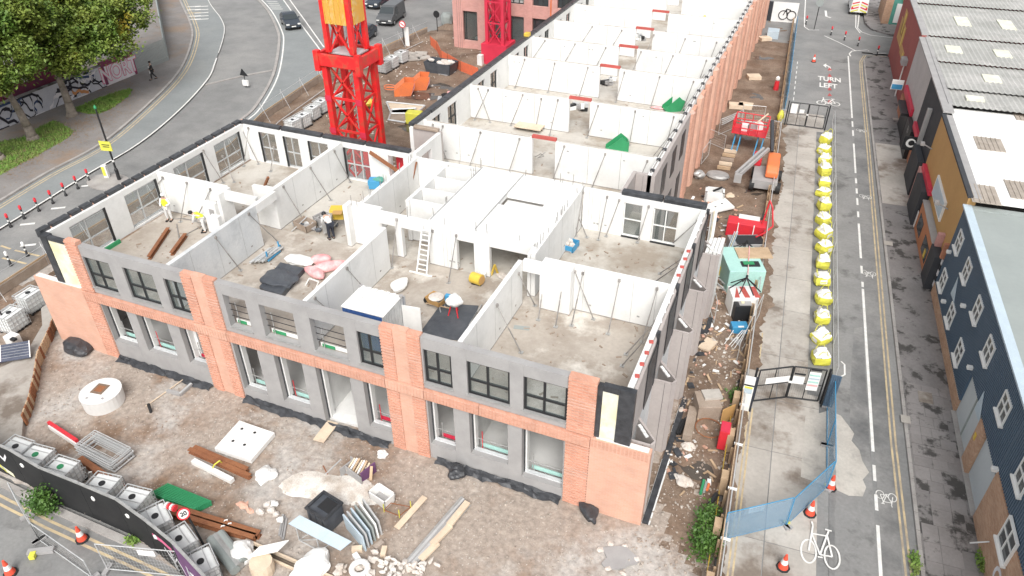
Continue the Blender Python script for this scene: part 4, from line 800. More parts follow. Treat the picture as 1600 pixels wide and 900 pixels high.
vr = [34.4] + [G(1520, y, 6.5).dot(sv) for y in (139, 98, 59, 9)] + [74]
for i, (a, c) in enumerate(zip(vr, vr[1:])):
    par = DK if i < 2 else MR; r_ = corr(par, 13.25, 36, a-.25, c, 6.47 if i else 6.4, 6.33)
    for k in range(5):
        u = 14.2+(k*3.9+i*1.7) % 19; MB().prism([S(u, a+(c-a)*.35), S(u+1.1, a+(c-a)*.35), S(u+1.1, a+(c-a)*.62), S(u, a+(c-a)*.62)], 6.36, 6.455).build('rooflight', 'rooflight', r_)
bs('roof_gutter', 'grey_panel', 13.0, 13.26, 34.4, 66, 6.3, 6.42, DK)
SH = thing('corner_shop', 'teal framed corner shop with a yellow sign across the junction', 'shop', S(14, 78))
bs('shop_wall', 'teal', 13.4, 24, 78, 80, -.1, 4, SH); bs('shop_front', 'glass_dark', 15.2, 16.6, 77.93, 78, .3, 2.6, SH); bs('shop_front', 'white_plastic', 13.8, 14.6, 77.93, 78, .3, 2.4, SH); bs('fascia_sign', 'yellow', 14.3, 16.0, 77.8, 78, 2.7, 3.6, SH); bs('brick_side', 'brick_old', 12.6, 13.39, 78, 84, -.1, 4, SH)
TB = thing('terrace_building', 'brick terrace with teal and pink shopfronts behind the corrugated roofs', 'building', S(28, 88))
bs('wall', 'brick_old', 17, 48, 88, 90, -.1, 9, TB)
for k, m_ in enumerate(('teal', 'pale_trim', 'teal', 'g_pink', 'teal')): bs('shop_front', m_, 18+k*2.6, 20.2+k*2.6, 87.8, 88, 1, 4.2, TB); bs('window', 'glass_dark', 18.4+k*2.6, 19.8+k*2.6, 87.9, 87.99, 5.5, 7.4, TB)
# ================================================================= TREES, STREET THINGS, VEHICLES, PEOPLE
def one(name, label, cat, mb, mt, group=None, smooth=False, bev=0): return tag(mb.build(name, mt, smooth=smooth, bev=bev), label, cat, group)
def hd(a, b): d = b-a; return math.atan2(d.y, d.x)
def tree(p, hT, lean, crowns, label, seed, nl, lm='leaf'):
    o = thing('broadleaf_tree', label, 'tree', p); q = random.Random(seed); b = MB(); top = p+V((lean[0], lean[1], hT))
    pts = [p+V((0,0,-.1)), p.lerp(top, .3)+V((.1, 0, 0)), p.lerp(top, .65)+V((-.05, .1, 0)), top]; rr = [.42, .32, .27, .2]
    for i in range(3): b.tube(pts[i], pts[i+1], rr[i], 10, rr[i+1])
    b.lathe(p+V((0,0,-.1)), [(.62, 0), (.5, .15), (.42, .4)], 10)
    b.build('trunk', 'bark', o, smooth=True)
    for c, d in crowns: MB().tube(top-V((0,0,.3)), c, .14, 6, .04).build('limb', 'bark', o)
    lv = MB(); 
    for c, d in crowns:
        vol = d[0]*d[1]*d[2]; cl = []
        for _ in range(max(8, int(vol*.5))):
            while True:
                x = V((q.uniform(-1, 1), q.uniform(-1, 1), q.uniform(-1, 1)))
                if .35 < x.length < 1: break
            cl.append((c+V((x.x*d[0]/2, x.y*d[1]/2, x.z*d[2]/2)), q.uniform(.45, .95)))
        for cc, r_ in cl:
            for _ in range(int(nl*r_)):
                x = V((q.gauss(0, 1), q.gauss(0, 1), q.gauss(0, .75)))*(r_*.5); pp = cc+x; s_ = q.uniform(.09, .19)
                n = V((q.gauss(0, .7), q.gauss(0, .7), 1)).normalized(); t_ = n.cross(V((q.uniform(-1, 1), q.uniform(-1, 1), .1))).normalized(); w = n.cross(t_)
                lv.v += [pp+t_*s_, pp+w*s_*.6, pp-t_*s_, pp-w*s_*.6]; k = len(lv.v); lv.f.append((k-4, k-3, k-2, k-1))
    lv.build('crown', lm, o); return o
t1, t2, t3 = G(52,217,.1), G(113,180,.1), G(-2,248,.1)
tree(t2, 3.6, (-.5, .3), [(t2+V((-.5,1,6.2)), (7,7,4.6)), (t2+V((.8,4.5,6.4)), (5,5.5,4.2)), (t2+V((-2.5,4,8.0)), (7,7,4.5)), (t2+V((1.2,1.0,4.9)), (4,4,2.6)), (t2+V((2.2,6.0,7.4)), (5,5,4)), (t2+V((-4,8,9.2)), (8,8,5)), (t2+V((3.0,3.2,5.6)),(3.5,4,2.6))], 'right-hand broadleaf tree with a dark trunk by the graffiti wall', 4, 165)
tree(t1, 3.8, (-.3, -.3), [(t1+V((-.5,-.5,6.6)), (7,7,4.4)), (t1+V((-3,1,8.5)), (7,7,4.5)), (t1+V((.5,-2.4,5.2)), (4,4,2.8)), (t1+V((-6,3,9.5)), (8,8,5)), (t1+V((-1,2.5,9.3)), (6,6,4))], 'middle broadleaf tree with a pale trunk standing in the grass', 5, 165)
tree(t3, 3.6, (-.3, -.5), [(t3+V((-.5,-.5,6.2)), (6,6,4.2)), (t3+V((-2.5,2,8)), (6,6,4))], 'leftmost broadleaf tree at the left edge of the picture', 6, 165)
def bush(p, d, n, label, seed, mt='leaf_dark'):
    q = random.Random(seed); o = thing('shrub', label, 'shrub', p); lv = MB(); b = MB()
    for i in range(9): b.tube(p, p+V((q.uniform(-.4, .4)*d[0], q.uniform(-.4, .4)*d[1], d[2]*q.uniform(.5, .9))), .012, 4)
    b.build('stems', 'bark', o)
    for _ in range(n):
        x = V((q.gauss(0, .28)*d[0], q.gauss(0, .28)*d[1], abs(q.gauss(.4, .28))*d[2])); pp = p+x; s_ = q.uniform(.04, .09); n_ = V((q.gauss(0, .8), q.gauss(0, .8), 1)).normalized(); t_ = n_.cross(V((q.uniform(-1, 1), q.uniform(-1, 1), .1))).normalized(); w = n_.cross(t_)
        lv.v += [pp+t_*s_, pp+w*s_*.6, pp-t_*s_, pp-w*s_*.6]; k = len(lv.v); lv.f.append((k-4, k-3, k-2, k-1))
    lv.build('foliage', mt, o)
bush(G(72,795), (1.0,.8,1.1), 1500, 'green weed bush growing against the black hoarding', 2); bush(G(1103,848), (.9,1.5,.8), 1800, 'dark green bush beside the timber hoarding in the side yard', 3); bush(G(1106,815), (.7,1.0,.6), 900, 'smaller upper part green bush below the black pipe in side yard', 8); bush(G(207,846), (.5,.3,.2), 250, 'tiny weeds at the foot of the black hoarding', 9, 'blade'); bush(G(1430,880,.1), (.3,.9,.15), 260, 'strip of weeds along the right-hand kerb', 10, 'blade'); bush(G(1146,628), (.6,.9,.7), 700, 'dark weeds behind the concrete manhole block', 12); bush(G(1533,880,.1), (.3,.8,.3), 300, 'low weeds at the foot of the old brick wall', 13, 'blade')
# graffiti wall, upper wall, palisade
WX = -58.95
gw = thing('graffiti_wall', 'low grey wall covered in black and white graffiti with pink bubble letters', 'wall', (WX, 20, 0))
for k in range(6):
    y = 4.2+k*4.2; MB().bb(WX-.25, WX, y, y+4.19, -.1, 2.0).build('wall_panel', 'g_grey' if k < 5 else 'g_grey', gw)
MB().bb(WX-.25, WX, 29.42, 33.3, -.1, 2.0).build('wall_panel', 'g_white', gw); MB().bb(WX-.26, WX+.01, 29.42, 33.3, 2.0, 2.3).build('wall_panel', 'g_maroon', gw); MB().bb(WX, WX+.012, 29.42, 29.75, .2, 2.0).bb(WX, WX+.012, 33.0, 33.3, .0, 2.0).bb(WX, WX+.012, 29.75, 33.0, 1.85, 2.0).build('graffiti', 'g_maroon', gw); MB().bb(WX-.3, WX+.05, 4.2, 29.4, 2.002, 2.1).build('coping', 'pavement', gw)
Mg = Matrix((V((0,1,0)), V((0,0,1)), V((1,0,0)))).transposed()
text('NORT', (WX+.02, 31.3, 1.05), 1.75, 'g_pink', gw, Mg, .9, 1.1, 'graffiti', .085); text('NORT', (WX+.03, 31.3, 1.05), 1.75, 'g_white', gw, Mg, .9, 1.1, 'graffiti', .02)
q = random.Random(21)
def swirl(y, z, s_, mt, w):
    pts = []; a = q.uniform(0, 6.28); x_, z_ = y, z; wx_ = WX+.004+.02*q.random()
    for i in range(9): pts.append(V((wx_, x_, max(.1, min(1.9, z_))))); a += q.uniform(-.9, 1.1); x_ += s_*math.cos(a); z_ += s_*math.sin(a)
    b = MB()
    for c, d in zip(pts, pts[1:]):
        if (d-c).length > .01: b.bar(c, d, w, .012) if False else b.extr([c+V((0, 0, -w/2)), d+V((0, 0, -w/2)), d+V((0, w*.4, w/2)), c+V((0, w*.4, w/2))], (.012, 0, 0))
    b.build('graffiti', mt, gw)
for k in range(80): swirl(q.uniform(6, 28.5), q.uniform(.4, 1.6), q.uniform(.2, .4), q.choice(('g_black', 'g_black', 'g_black', 'g_white', 'g_navy')), q.uniform(.1, .24))
for k in range(5): swirl(q.uniform(24, 28), q.uniform(.6, 1.5), .25, 'g_orange' if k == 0 else 'g_white', .25)
uw = thing('upper_wall', 'higher maroon graffiti wall set behind the grey one', 'wall', (WX-2, 20, 0)); MB().bb(WX-2.4, WX-2, 6, 29, -.1, 3.9).build('wall_panel', 'g_maroon', uw)
for y in (18.6, 21.0, 23.0): MB().bb(WX-2, WX-1.97, y, y+.5, 2.3, 3.7).bb(WX-2, WX-1.97, y-.6, y+1.1, 3.3, 3.7).build('graffiti', 'g_white', uw); MB().bb(WX-2, WX-1.965, y+.55, y+1.1, 2.3, 3.1).build('graffiti', 'g_black', uw)
pf = thing('palisade_fence', 'grey metal palisade fence between pink graffiti and pavement', 'fence', (WX, 35, 0))
for k in range(26): MB().box((WX-.1, 33.45+k*.16, 1.1), (.03, .09, 2.3)).build('pale', 'grey_flat', pf)
for z in (.5, 1.8): MB().bar((WX-.14, 33.4, z), (WX-.14, 37.6, z), .05).build('rail', 'steel', pf)
sw = thing('blue_grey_wall', 'tall plain blue-grey panel fence beside the upper left pavement', 'fence', (-60, 45, 0)); a = V((-59.2, 37.7, 0)); c = G(240,-30)
for k in range(9): p = a.lerp(c, k/9); r_ = a.lerp(c, (k+1)/9-.004); MB().wall(p, r_, .12, 0, 2.3).build('panel', 'grey_flat', sw)
# bollards
def bollard(p, label, red=True):
    o = thing('bollard', label, 'bollard', p, 'bollards beside the roads'); p = V(p)
    MB().lathe(p, [(.11, -.15), (.11, .05), (.07, .1), (.065, .68)], 10).build('post', 'black_metal', o, smooth=True); MB().lathe(p, [(.085, .681), (.09, .72), (.09, .92), (.05, .98)], 10).build('cap_band', 'red' if red else 'white_plastic', o, smooth=True)
    MB().lathe(p, [(.07, .4), (.072, .42), (.072, .5), (.07, .52)], 10).build('reflector', 'lamp_lens', o)
for i, (x, y) in enumerate(((17,354),(38,341),(61,329),(83,317),(103,305),(122,294),(140,283))): bollard(G(x, y, -.1), 'black bollard with red cap, %s from left along white road line' % ORD[i])
for i, (x, y) in enumerate(((17,414),(43,399))): bollard(G(x, y, -.1), 'black bollard with white band, %s one by the yellow cross lines' % ('left', 'right')[i], False)
for i, (x, y) in enumerate(((1259,38),(1298,55),(1319,63),(1340,72),(1370,86))): bollard(G(x, y), 'dark bollard, %s from left across the far street junction' % ORD[i])
# lamp post with yellow sign, keep-left bollard, signs
lp_ = G(187,282,-.1); o = thing('lamp_post', 'black post carrying a yellow square road sign', 'lamp post', lp_)
MB().lathe(lp_, [(.13, -.05), (.13, .9), (.075, 1.0), (.06, 5.5)], 10).build('post', 'black_metal', o); MB().lathe(lp_, [(.09, 5.5), (.1, 5.6), (.03, 5.75)], 8).build('cap', 'green_paint', o); MB().lathe(lp_, [(.085, 1.5), (.085, 1.65)], 8).build('collar', 'white_plastic', o)
sg_ = MB().box(lp_+V((-.1, -.12, 2.75)), (.9, .04, .72), R(12)).build('sign_plate', 'acid', o); MB().box(lp_+V((-.06, -.143, 2.85)), (.6, .01, .06), R(12)).box(lp_+V((-.06, -.143, 2.7)), (.5, .01, .06), R(12)).build('sign_text', 'black_metal', sg_)
p = G(168,277,-.05); o = thing('keep_left_bollard', 'white and yellow lit traffic island bollard', 'bollard', p); MB().box(p+V((0,0,.5)), (.36, .3, 1.0), .3).build('body', 'white_plastic', o, bev=.06); MB().box(p+V((.02,-.15,.55)), (.22, .05, .7), .3).build('face', 'acid', o)
p = G(385,136,-.1); o = thing('traffic_sign', 'black keep-left sign with white plates on the road island', 'sign', p); MB().tube(p, p+V((0,0,1.2)), .04).build('post', 'black_metal', o); MB().extr([p+V((-.45,-.05,1.1)), p+V((.5,-.05,1.1)), p+V((-.1,-.05,1.75))], (0,.06,0)).build('plate', 'black_metal', o); MB().box(p+V((.1,-.1,.45)), (.6, .2, .5)).build('box', 'white_plastic', o)
def rsign(px, py, h, label, red, rr=.38):
    p = G(px, py, -.1); o = thing('road_sign', label, 'sign', p); MB().tube(p, p+V((0,0,h)), .045).build('post', 'black_metal', o); c = p+V((0,-.06,h-.1))
    MB().tube(c, c+V((0,.04,0)), rr, 20).build('disc', 'red' if red else 'black_metal', o)
    if red: MB().tube(c+V((0,-.012,0)), c, rr*.76, 20).build('face', 'white_plastic', o); MB().bar(c+V((-rr*.5,-.02,rr*.3)), c+V((rr*.5,-.02,-rr*.3)), .02, .1).build('symbol', 'red', o)
    return o
rsign(632,75,2.6,'red and white round road sign beside the grey van',True); rsign(684,55,2.4,'black round sign seen from behind near the pink building',False); p = G(637,72,0); one('notice_board','white upright notice board next to the round red road sign','board',MB().box(p+V((0,0,1.0)),(.5,.08,2.0)),'white_plastic')
p = G(322,893); o = thing('speed_limit_sign', 'round red-rimmed speed sign on black pole amid the white tanks', 'sign', p); b0 = G(322,858,0); MB().tube(b0, b0+V((-.25,-.05,2.0)), .05).build('pole', 'black_metal', o); c = b0+V((-.28,-.15,2.15))
dv = (CAM-c).normalized(); dv = V((dv.x, dv.y, .35)).normalized(); MB().tube(c, c+dv*.03, .23, 24).build('rim', 'red', o); MB().tube(c+dv*.03, c+dv*.04, .172, 24).build('face', 'white_plastic', o)
tx = V((0,0,1)).cross(dv).normalized(); text('20', c+dv*.045, .23, 'black_metal', o, Matrix((tx, dv.cross(tx), dv)).transposed(), 1, 1, 'numerals', .01)
for k in range(4): MB().tube(c+V((-.55-.12*k, .1, -.05)), c+V((-.48-.12*k, .1, -.05)), .13, 12).build('coil', 'red' if k % 2 == 0 else 'white_plastic', o)
# traffic cones
def cone(px, py, label, z=0):
    p = G(px, py, z); o = thing('traffic_cone', label, 'cone', p, 'red and white traffic cones'); MB().lathe(p, [(.26, 0), (.26, .05), (.2, .07)], 8).build('base', 'rubber', o)
    for r0_, z0, r1, z1, m_ in ((.19,.07,.135,.3,'cone_red'), (.134,.3,.09,.52,'white_plastic'), (.089,.52,.04,.78,'cone_red')): MB().lathe(p, [(r0_, z0), (r1, z1)], 14).build('cone_band', m_, o, smooth=False)
cone(1265,803,'traffic cone in front of the blue mesh fence corner'); cone(1297,763,'traffic cone at the bend of the blue mesh fence'); cone(1223,887,'nearest traffic cone left of the white bicycle marking'); cone(129,843,'traffic cone beside the black hoarding', -.14); cone(17,896,'traffic cone in the bottom left corner', -.14); cone(1271,97,'distant red cone on the street beyond the far gate')
# vehicles
def car(p, rz, L, W, H, mt, label, cat, van=False, front=True):
    o = thing('parked_' + cat if van else 'car', label, cat, (0, 0, 0)); hw = W/2
    if van: prof = [(L/2,.35),(L/2,.85),(L/2-.25,1.05),(L/2-.95,1.2),(L/2-1.6,H-.1),(L/2-2.1,H),(-L/2+.1,H-.03),(-L/2,H-.4),(-L/2,.35)]; roof = (L/2-1.75, -L/2+.25); ws = ((L/2-1.0,1.22),(L/2-1.58,H-.12))
    else: prof = [(L/2,.35),(L/2,.65),(L/2-.15,.8),(L/2-1.15,.98),(L/2-1.95,H-.08),(L/2-2.5,H),(-L/2+.9,H-.05),(-L/2+.2,1.05),(-L/2,.9),(-L/2,.35)]; ws = ((L/2-1.2,1.0),(L/2-1.93,H-.1))
    b = MB(); 
    def wd(z): return hw*(1 if z < 1.0 else 1-.16*(z-1.0)/(H-1.0))
    n = len(prof); vs = [(x, -wd(z), z) for x, z in prof]+[(x, wd(z), z) for x, z in prof]; b.add(vs, [tuple(range(n)), tuple(reversed(range(n, 2*n)))]+[(i, i+n, (i+1) % n+n, (i+1) % n) for i in range(n)]); b.build('body', mt, o, bev=.06)
    (xa, za), (xb, zb) = ws; e = .025
    MB().quad((xa+e, -wd(za)*.92, za+e), (xa+e, wd(za)*.92, za+e), (xb+e, wd(zb)*.9, zb+e), (xb+e, -wd(zb)*.9, zb+e)).build('windscreen', 'glass_dark', o)
    for s_ in (-1, 1):
        xs = (xb-.05, -.1, -L/2+1.0) if not van else (xb+.05, xb-1.0)
        for a_, c_ in zip(xs, xs[1:]): MB().quad((a_-.08, s_*(wd(1.05)+.012), 1.05), (c_+.08, s_*(wd(1.05)+.012), 1.05), (c_+.1, s_*(wd(H-.15)+.014), H-.17), (a_-.25, s_*(wd(H-.15)+.014), H-.17)).build('side_window', 'glass_dark', o)
        for x in (L/2-.85, -L/2+.8):
            w_ = MB().tube((x, s_*(hw-.12), .32), (x, s_*(hw+.02), .32), .32, 16).build('wheel', 'rubber', o); MB().tube((x, s_*(hw+.02), .32), (x, s_*(hw+.03), .32), .19, 12).build('rim', 'steel', w_)
        MB().box((L/2-.06, s_*hw*.74, .72), (.16, .34, .14)).build('headlight', 'lamp_lens', o); MB().box((-L/2+.02, s_*hw*.8, .85), (.06, .2, .3)).build('tail_light', 'red', o); MB().box((xa-.35, s_*(hw+.1), 1.08), (.1, .18, .14)).build('wing_mirror', mt, o)
    MB().box((L/2+.005, 0, .5), (.03, .5, .11)).build('number_plate', 'white_plastic', o); MB().box((L/2-.0, 0, .62), (.03, hw*1.0, .1)).build('grille', 'black_metal', o)
    o.location = p; o.rotation_euler = (0, 0, rz); return o
car(G(455,41,-.13), hd(G(444,22), G(463,47)), 4.1, 1.72, 1.5, 'car_dark', 'dark blue car driving along the curved lane', 'car')
car(G(612,33,-.13), hd(G(626,18), G(598,40)), 5.0, 1.95, 1.95, 'car_grey', 'dark grey van parked at the top beside the crane', 'van', True)
car(G(592,9,-.13), hd(G(612,0), G(585,16)), 4.4, 1.8, 1.5, 'car_dark', 'black car partly hidden behind the grey van', 'car'); car(G(625,0,-.13), hd(G(640,-8), G(610,10)), 4.4, 1.8, 1.45, 'red', 'red car behind the black car at the top edge', 'car')
car(G(568,62,-.13), hd(G(580,50), G(552,72)), 4.3, 1.8, 1.5, 'car_dark', 'dark car seen through the crane lattice', 'car')
w = car(S(10.2,83.6), SA+math.pi/2, 5.2, 2.0, 2.1, 'white_plastic', 'white van with yellow chevron rear parked up the street', 'van', True)
for k in range(4):
    for s_ in (-1, 1): a = MB().add([(-2.62,s_*.1,.6+k*.3),(-2.62,s_*.85,.35+k*.3),(-2.62,s_*.85,.5+k*.3),(-2.62,s_*.1,.75+k*.3)],[(0,1,2,3)]).build('chevron','acid' if k%2==0 else 'red'); a.parent = w
# people
def person(p, rz, label, top, legs, pose='stand', hat=None, H=1.74, vest=None):
    o = thing('person', label, 'person', (0,0,0)); k = H/1.74
    J = {'pel':(0,0,.95),'ab':(0,0,1.15),'ch':(0,0,1.38),'nk':(0,.0,1.5),'hd':(0,.02,1.62),'hl':(-.1,0,.9),'kl':(-.12,.04,.5),'al':(-.12,-.02,.09),'tl':(-.12,.16,.04),'hr':(.1,0,.9),'kr':(.12,.04,.5),'ar':(.12,-.02,.09),'tr':(.12,.16,.04),'sl':(-.19,0,1.42),'el':(-.26,-.02,1.14),'wl':(-.25,.12,.9),'fl':(-.24,.17,.82),'sr':(.19,0,1.42),'er':(.26,-.02,1.14),'wr':(.25,.12,.9),'fr':(.24,.17,.82)}
    if pose == 'walk': J.update(kl=(-.1,.2,.52), al=(-.1,.22,.1), tl=(-.1,.4,.06), kr=(.1,-.02,.5), ar=(.1,-.3,.12), tr=(.1,-.14,.04), wl=(-.25,-.12,.9), fl=(-.24,-.14,.82), wr=(.25,.22,.95))
    if pose == 'bend': J.update(ab=(0,.15,1.1), ch=(0,.36,1.2), nk=(0,.46,1.24), hd=(0,.58,1.24), sl=(-.19,.38,1.2), el=(-.22,.45,.92), wl=(-.15,.55,.7), fl=(-.12,.6,.64), sr=(.19,.38,1.2), er=(.22,.45,.92), wr=(.15,.55,.7), fr=(.12,.6,.64))
    if pose == 'work': J.update(wl=(-.15,.3,1.1), fl=(-.1,.38,1.1), wr=(.15,.3,1.1), fr=(.1,.38,1.1), el=(-.27,.05,1.12), er=(.27,.05,1.12))
    RD = dict(pel=.15,ab=.14,ch=.165,nk=.06,hd=.1,hl=.1,kl=.065,al=.045,tl=.04,hr=.1,kr=.065,ar=.045,tr=.04,sl=.065,el=.048,wl=.035,fl=.04,sr=.065,er=.048,wr=.035,fr=.04)
    E_ = [('pel','ab'),('ab','ch'),('ch','nk'),('nk','hd'),('pel','hl'),('hl','kl'),('kl','al'),('al','tl'),('pel','hr'),('hr','kr'),('kr','ar'),('ar','tr'),('ch','sl'),('sl','el'),('el','wl'),('wl','fl'),('ch','sr'),('sr','er'),('er','wr'),('wr','fr')]
    def skin(name, keys, edges, grow, mt):
        me = bpy.data.meshes.new(name); ix = {kk: i for i, kk in enumerate(keys)}; me.from_pydata([tuple(V(J[kk])*k) for kk in keys], [(ix[a], ix[b_]) for a, b_ in edges if a in ix and b_ in ix], []); me.materials.append(MT[mt])
        ob = bpy.data.objects.new(name, me); COL.objects.link(ob); ob.parent = o; ob.modifiers.new('s', 'SKIN'); sv_ = me.skin_vertices[0].data
        for kk, i in ix.items(): sv_[i].radius = (RD[kk]*k+grow,)*2; sv_[i].use_root = (i == 0)
        ob.modifiers.new('d', 'SUBSURF').levels = 1; ob.modifiers['d'].render_levels = 1; return ob
    skin('body', list(J), E_, 0, 'skin')
    skin('trousers', ['pel','hl','kl','al','hr','kr','ar'], E_, .018, legs); skin('jacket', ['ab','ch','pel','sl','el','wl','sr','er','wr'], E_, .02, top)
    if vest: skin('vest', ['ab','ch','pel','sl','sr'], E_, .032, vest)
    h_ = V(J['hd'])*k; MB().lathe(h_+V((0,-.01,.02)), [(.118,0),(.12,.06),(.09,.12),(.03,.145)], 12).build('helmet' if hat else 'hair', hat or 'hair', o, smooth=True)
    for s_ in (-1, 1): MB().box(V((J['tl' if s_ < 0 else 'tr']))*k+V((0,-.05,-.0)), (.1,.26,.07)).build('shoe', 'rubber', o)
    MB().box(h_+V((0,.1,-.02)), (.025,.04,.04)).build('nose', 'skin', o)
    for s_ in (-1, 1): MB().box(h_+V((s_*.035,.092,.01)), (.02,.015,.012)).build('eye', 'black_metal', o)
    o.location = p; o.rotation_euler = (0, 0, rz); return o
pw = person(G(241,124,.1), R(150), 'pedestrian in black clothes carrying a white bag on the left pavement', 'black_metal', 'black_metal', 'walk'); a = MB().box((.3,.05,.85),(.1,.3,.7)).build('bag','white_plastic'); a.parent = pw
person(G(266,344,FL), R(200), 'worker in yellow hi-vis vest by the white partition of the left room', 'cloth_white', 'cloth_white', 'work', 'white_plastic', 1.62, vest='hivis')
person(G(322,362,FL), R(120), 'worker in white with dark helmet beside the grey dividing wall', 'cloth_white', 'cloth_white', 'bend', 'black_metal', 1.62, vest='hivis')
person(G(519,374,FL), R(60), 'worker in white top and dark trousers bending over the mixing gear', 'cloth_white', 'navy', 'bend', 'black_metal')
person(G(1097,55,FL), R(180), 'worker in orange hi-vis far back in the rear wing', 'hivis_orange', 'navy', 'stand', 'yellow', vest='hivis_orange')
person(G(1396,34,.1), R(190), 'person in dark clothes outside the teal corner shop', 'navy', 'navy', 'stand')
# IBC tanks
def ibc0():
    o = thing('ibc_tank', 'proto', 'tank', (0,0,0), 'white caged water tanks used as fence ballast'); b = MB().box((0,0,.62),(1.1,.92,.92)); b.build('tank','tank',o,bev=.08)
    b = MB()
    for z in (.2,.45,.7,.95,1.1):
        for s_ in (-1,1): b.bar((-.58,s_*.49,z),(.58,s_*.49,z),.022); b.bar((s_*.58,-.49,z),(s_*.58,.49,z),.022)
    for i in range(6):
        for s_ in (-1,1): b.bar((-.58+i*.232,s_*.49,.14),(-.58+i*.232,s_*.49,1.12),.022); b.bar((s_*.58,-.49+i*.196,.14),(s_*.58,-.49+i*.196,1.12),.022)
    for s_ in (-1,1): b.bar((-.58,s_*.49,1.12),(.58,s_*.49,1.12),.035); b.bar((s_*.58,-.49,1.12),(s_*.58,.49,1.12),.035); b.bar((-.58,s_*.2,1.115),(.58,s_*.2,1.115),.03)
    b.build('cage','galv',o)
    b = MB(); [b.box((0,y,.12),(1.16,.1,.04)) for y in (-.44,0,.44)]; [b.box((x,y,.05),(.1,.1,.1)) for x in (-.5,0,.5) for y in (-.44,0,.44)]; b.build('pallet','black_metal',o)
    MB().lathe((0,0,1.07),[(.13,0),(.13,.05),(.1,.06)],12).build('cap','black_metal',o); MB().box((.57,0,.25),(.1,.12,.12)).build('outlet_valve','red',o); return o
ib = ibc0(); first = True
IB = [((25,699),'leftmost tank behind the black hoarding'),((56,712),'second tank behind the black hoarding with a green cap'),((95,731),'third tank behind the black hoarding with a green cap'),((160,757),'fourth tank behind the black hoarding'),((207,778),'fifth tank behind the black hoarding'),((243,808),'sixth tank behind hoarding, large black lid'),((280,843),'seventh tank behind the black hoarding'),((314,879),'nearest tank behind the black hoarding at its right end'),
      ((44,459),'tank against the left corner of the brick facade'),((14,490),'tank behind the solar panel at the left edge'),((457,188),'first tank left of the red crane by the rear fence'),((472,180),'second tank left of the red crane by the rear fence'),((487,168),'third tank left of the red crane by the rear fence'),((501,158),'fourth tank left of the red crane by the rear fence'),((524,148),'tank seen through the red crane lattice'),((612,90),'tank right of the crane collar next to a dark one'),((627,82),'rearmost tank in the row right of the crane'),((600,97),'dark covered tank right of the crane collar')]
hl = hd(G(0,737), G(207,835))
for i, ((x, y), lab) in enumerate(IB):
    p = G(x, y, 1.0); p.z = -.02; rz = hl+.12 if i < 5 else (hl-.45 if i < 8 else (hd(G(0,462),G(75,412)) if i < 10 else R(86)))
    o = ib if first else copytree(ib, p, rz); first = False; o.location = p; o.rotation_euler = (0,0,rz+rnd.uniform(-.08,.08)); o['label'] = 'white caged water %s' % lab if 'dark' not in lab[:5] else lab
    for ch in o.children:
        if ch.name.startswith('cap') and i in (1, 2): ch.data = ch.data.copy(); ch.data.materials[0] = MT['green_paint']
        if ch.name.startswith('tank') and i == 17: ch.data = ch.data.copy(); ch.data.materials[0] = MT['grey_panel']
# bulk bags along the fenced strip
def bag0(seed):
    o = thing('bulk_bag', 'proto', 'bag', (0,0,0), 'yellow and white ballast bags lined up along the street'); q = random.Random(seed); P = []
    for z, s_ in ((0,.36),(.1,.43),(.28,.46),(.42,.45),(.53,.42)):
        for i in range(12):
            t = i*math.pi/6+.26; r_ = s_/max(abs(math.cos(t)),abs(math.sin(t)))**.6*(1+q.uniform(-.05,.05)); P.append((r_*math.cos(t),r_*math.sin(t)*q.uniform(.93,1.07),z+q.uniform(-.04,.04)))
    f = [(k*12+i,k*12+(i+1)%12,(k+1)*12+(i+1)%12,(k+1)*12+i) for k in range(4) for i in range(12)]
    MB().add(P,f).build('sack','acid',o)
    b = MB(); n = 12; ring = P[48:60]; cz = V((q.uniform(-.05,.05),q.uniform(-.05,.05),.8)); b.add([V((p[0]*1.02,p[1]*1.02,p[2]+q.uniform(-.14,.05))) for p in ring]+[V((p[0]*.6,p[1]*.6,.74+q.uniform(-.09,.1))) for p in ring]+[cz-V((0,0,.02))],[(i,(i+1)%12,12+(i+1)%12,12+i) for i in range(12)]+[(12+i,12+(i+1)%12,24) for i in range(12)]).build('white_top','white_plastic',o)
    for s_ in (-1,1): MB().path([(s_*.3,-.25,.62),(s_*.36,-.1,.95),(s_*.34,.12,.92),(s_*.3,.25,.62)],.02,5).build('lifting_loop','acid',o)
    MB().quad((-.18,-.455,.2),(.2,-.455,.2),(.2,-.45,.45),(-.18,-.45,.45)).build('print','white_plastic',o); return o
BG = [(1290,216),(1289,233),(1290,249),(1289,265),(1289,283),(1288,299),(1288,319),(1288,341),(1287,362),(1288,385),(1287,408),(1286,435),(1286,463),(1285,493),(1284,523),(1283,556)]
protos = [bag0(i) for i in range(4)]
for i, (x, y) in enumerate(BG):
    p = G(x, y, .4); p.z = .015; lab = 'yellow and white ballast bag, %s from the near gate end' % ORD[len(BG)-1-i]; o = protos[i] if i < 4 else copytree(protos[i % 4], p); s_ = rnd.uniform(.86,1.02)
    o.location = p; o.rotation_euler = (rnd.uniform(-.13,.13),rnd.uniform(-.13,.13),rnd.uniform(0,6)); o.scale = (s_,s_*rnd.uniform(.9,1.12),rnd.uniform(.85,1.2)); o['label'] = lab
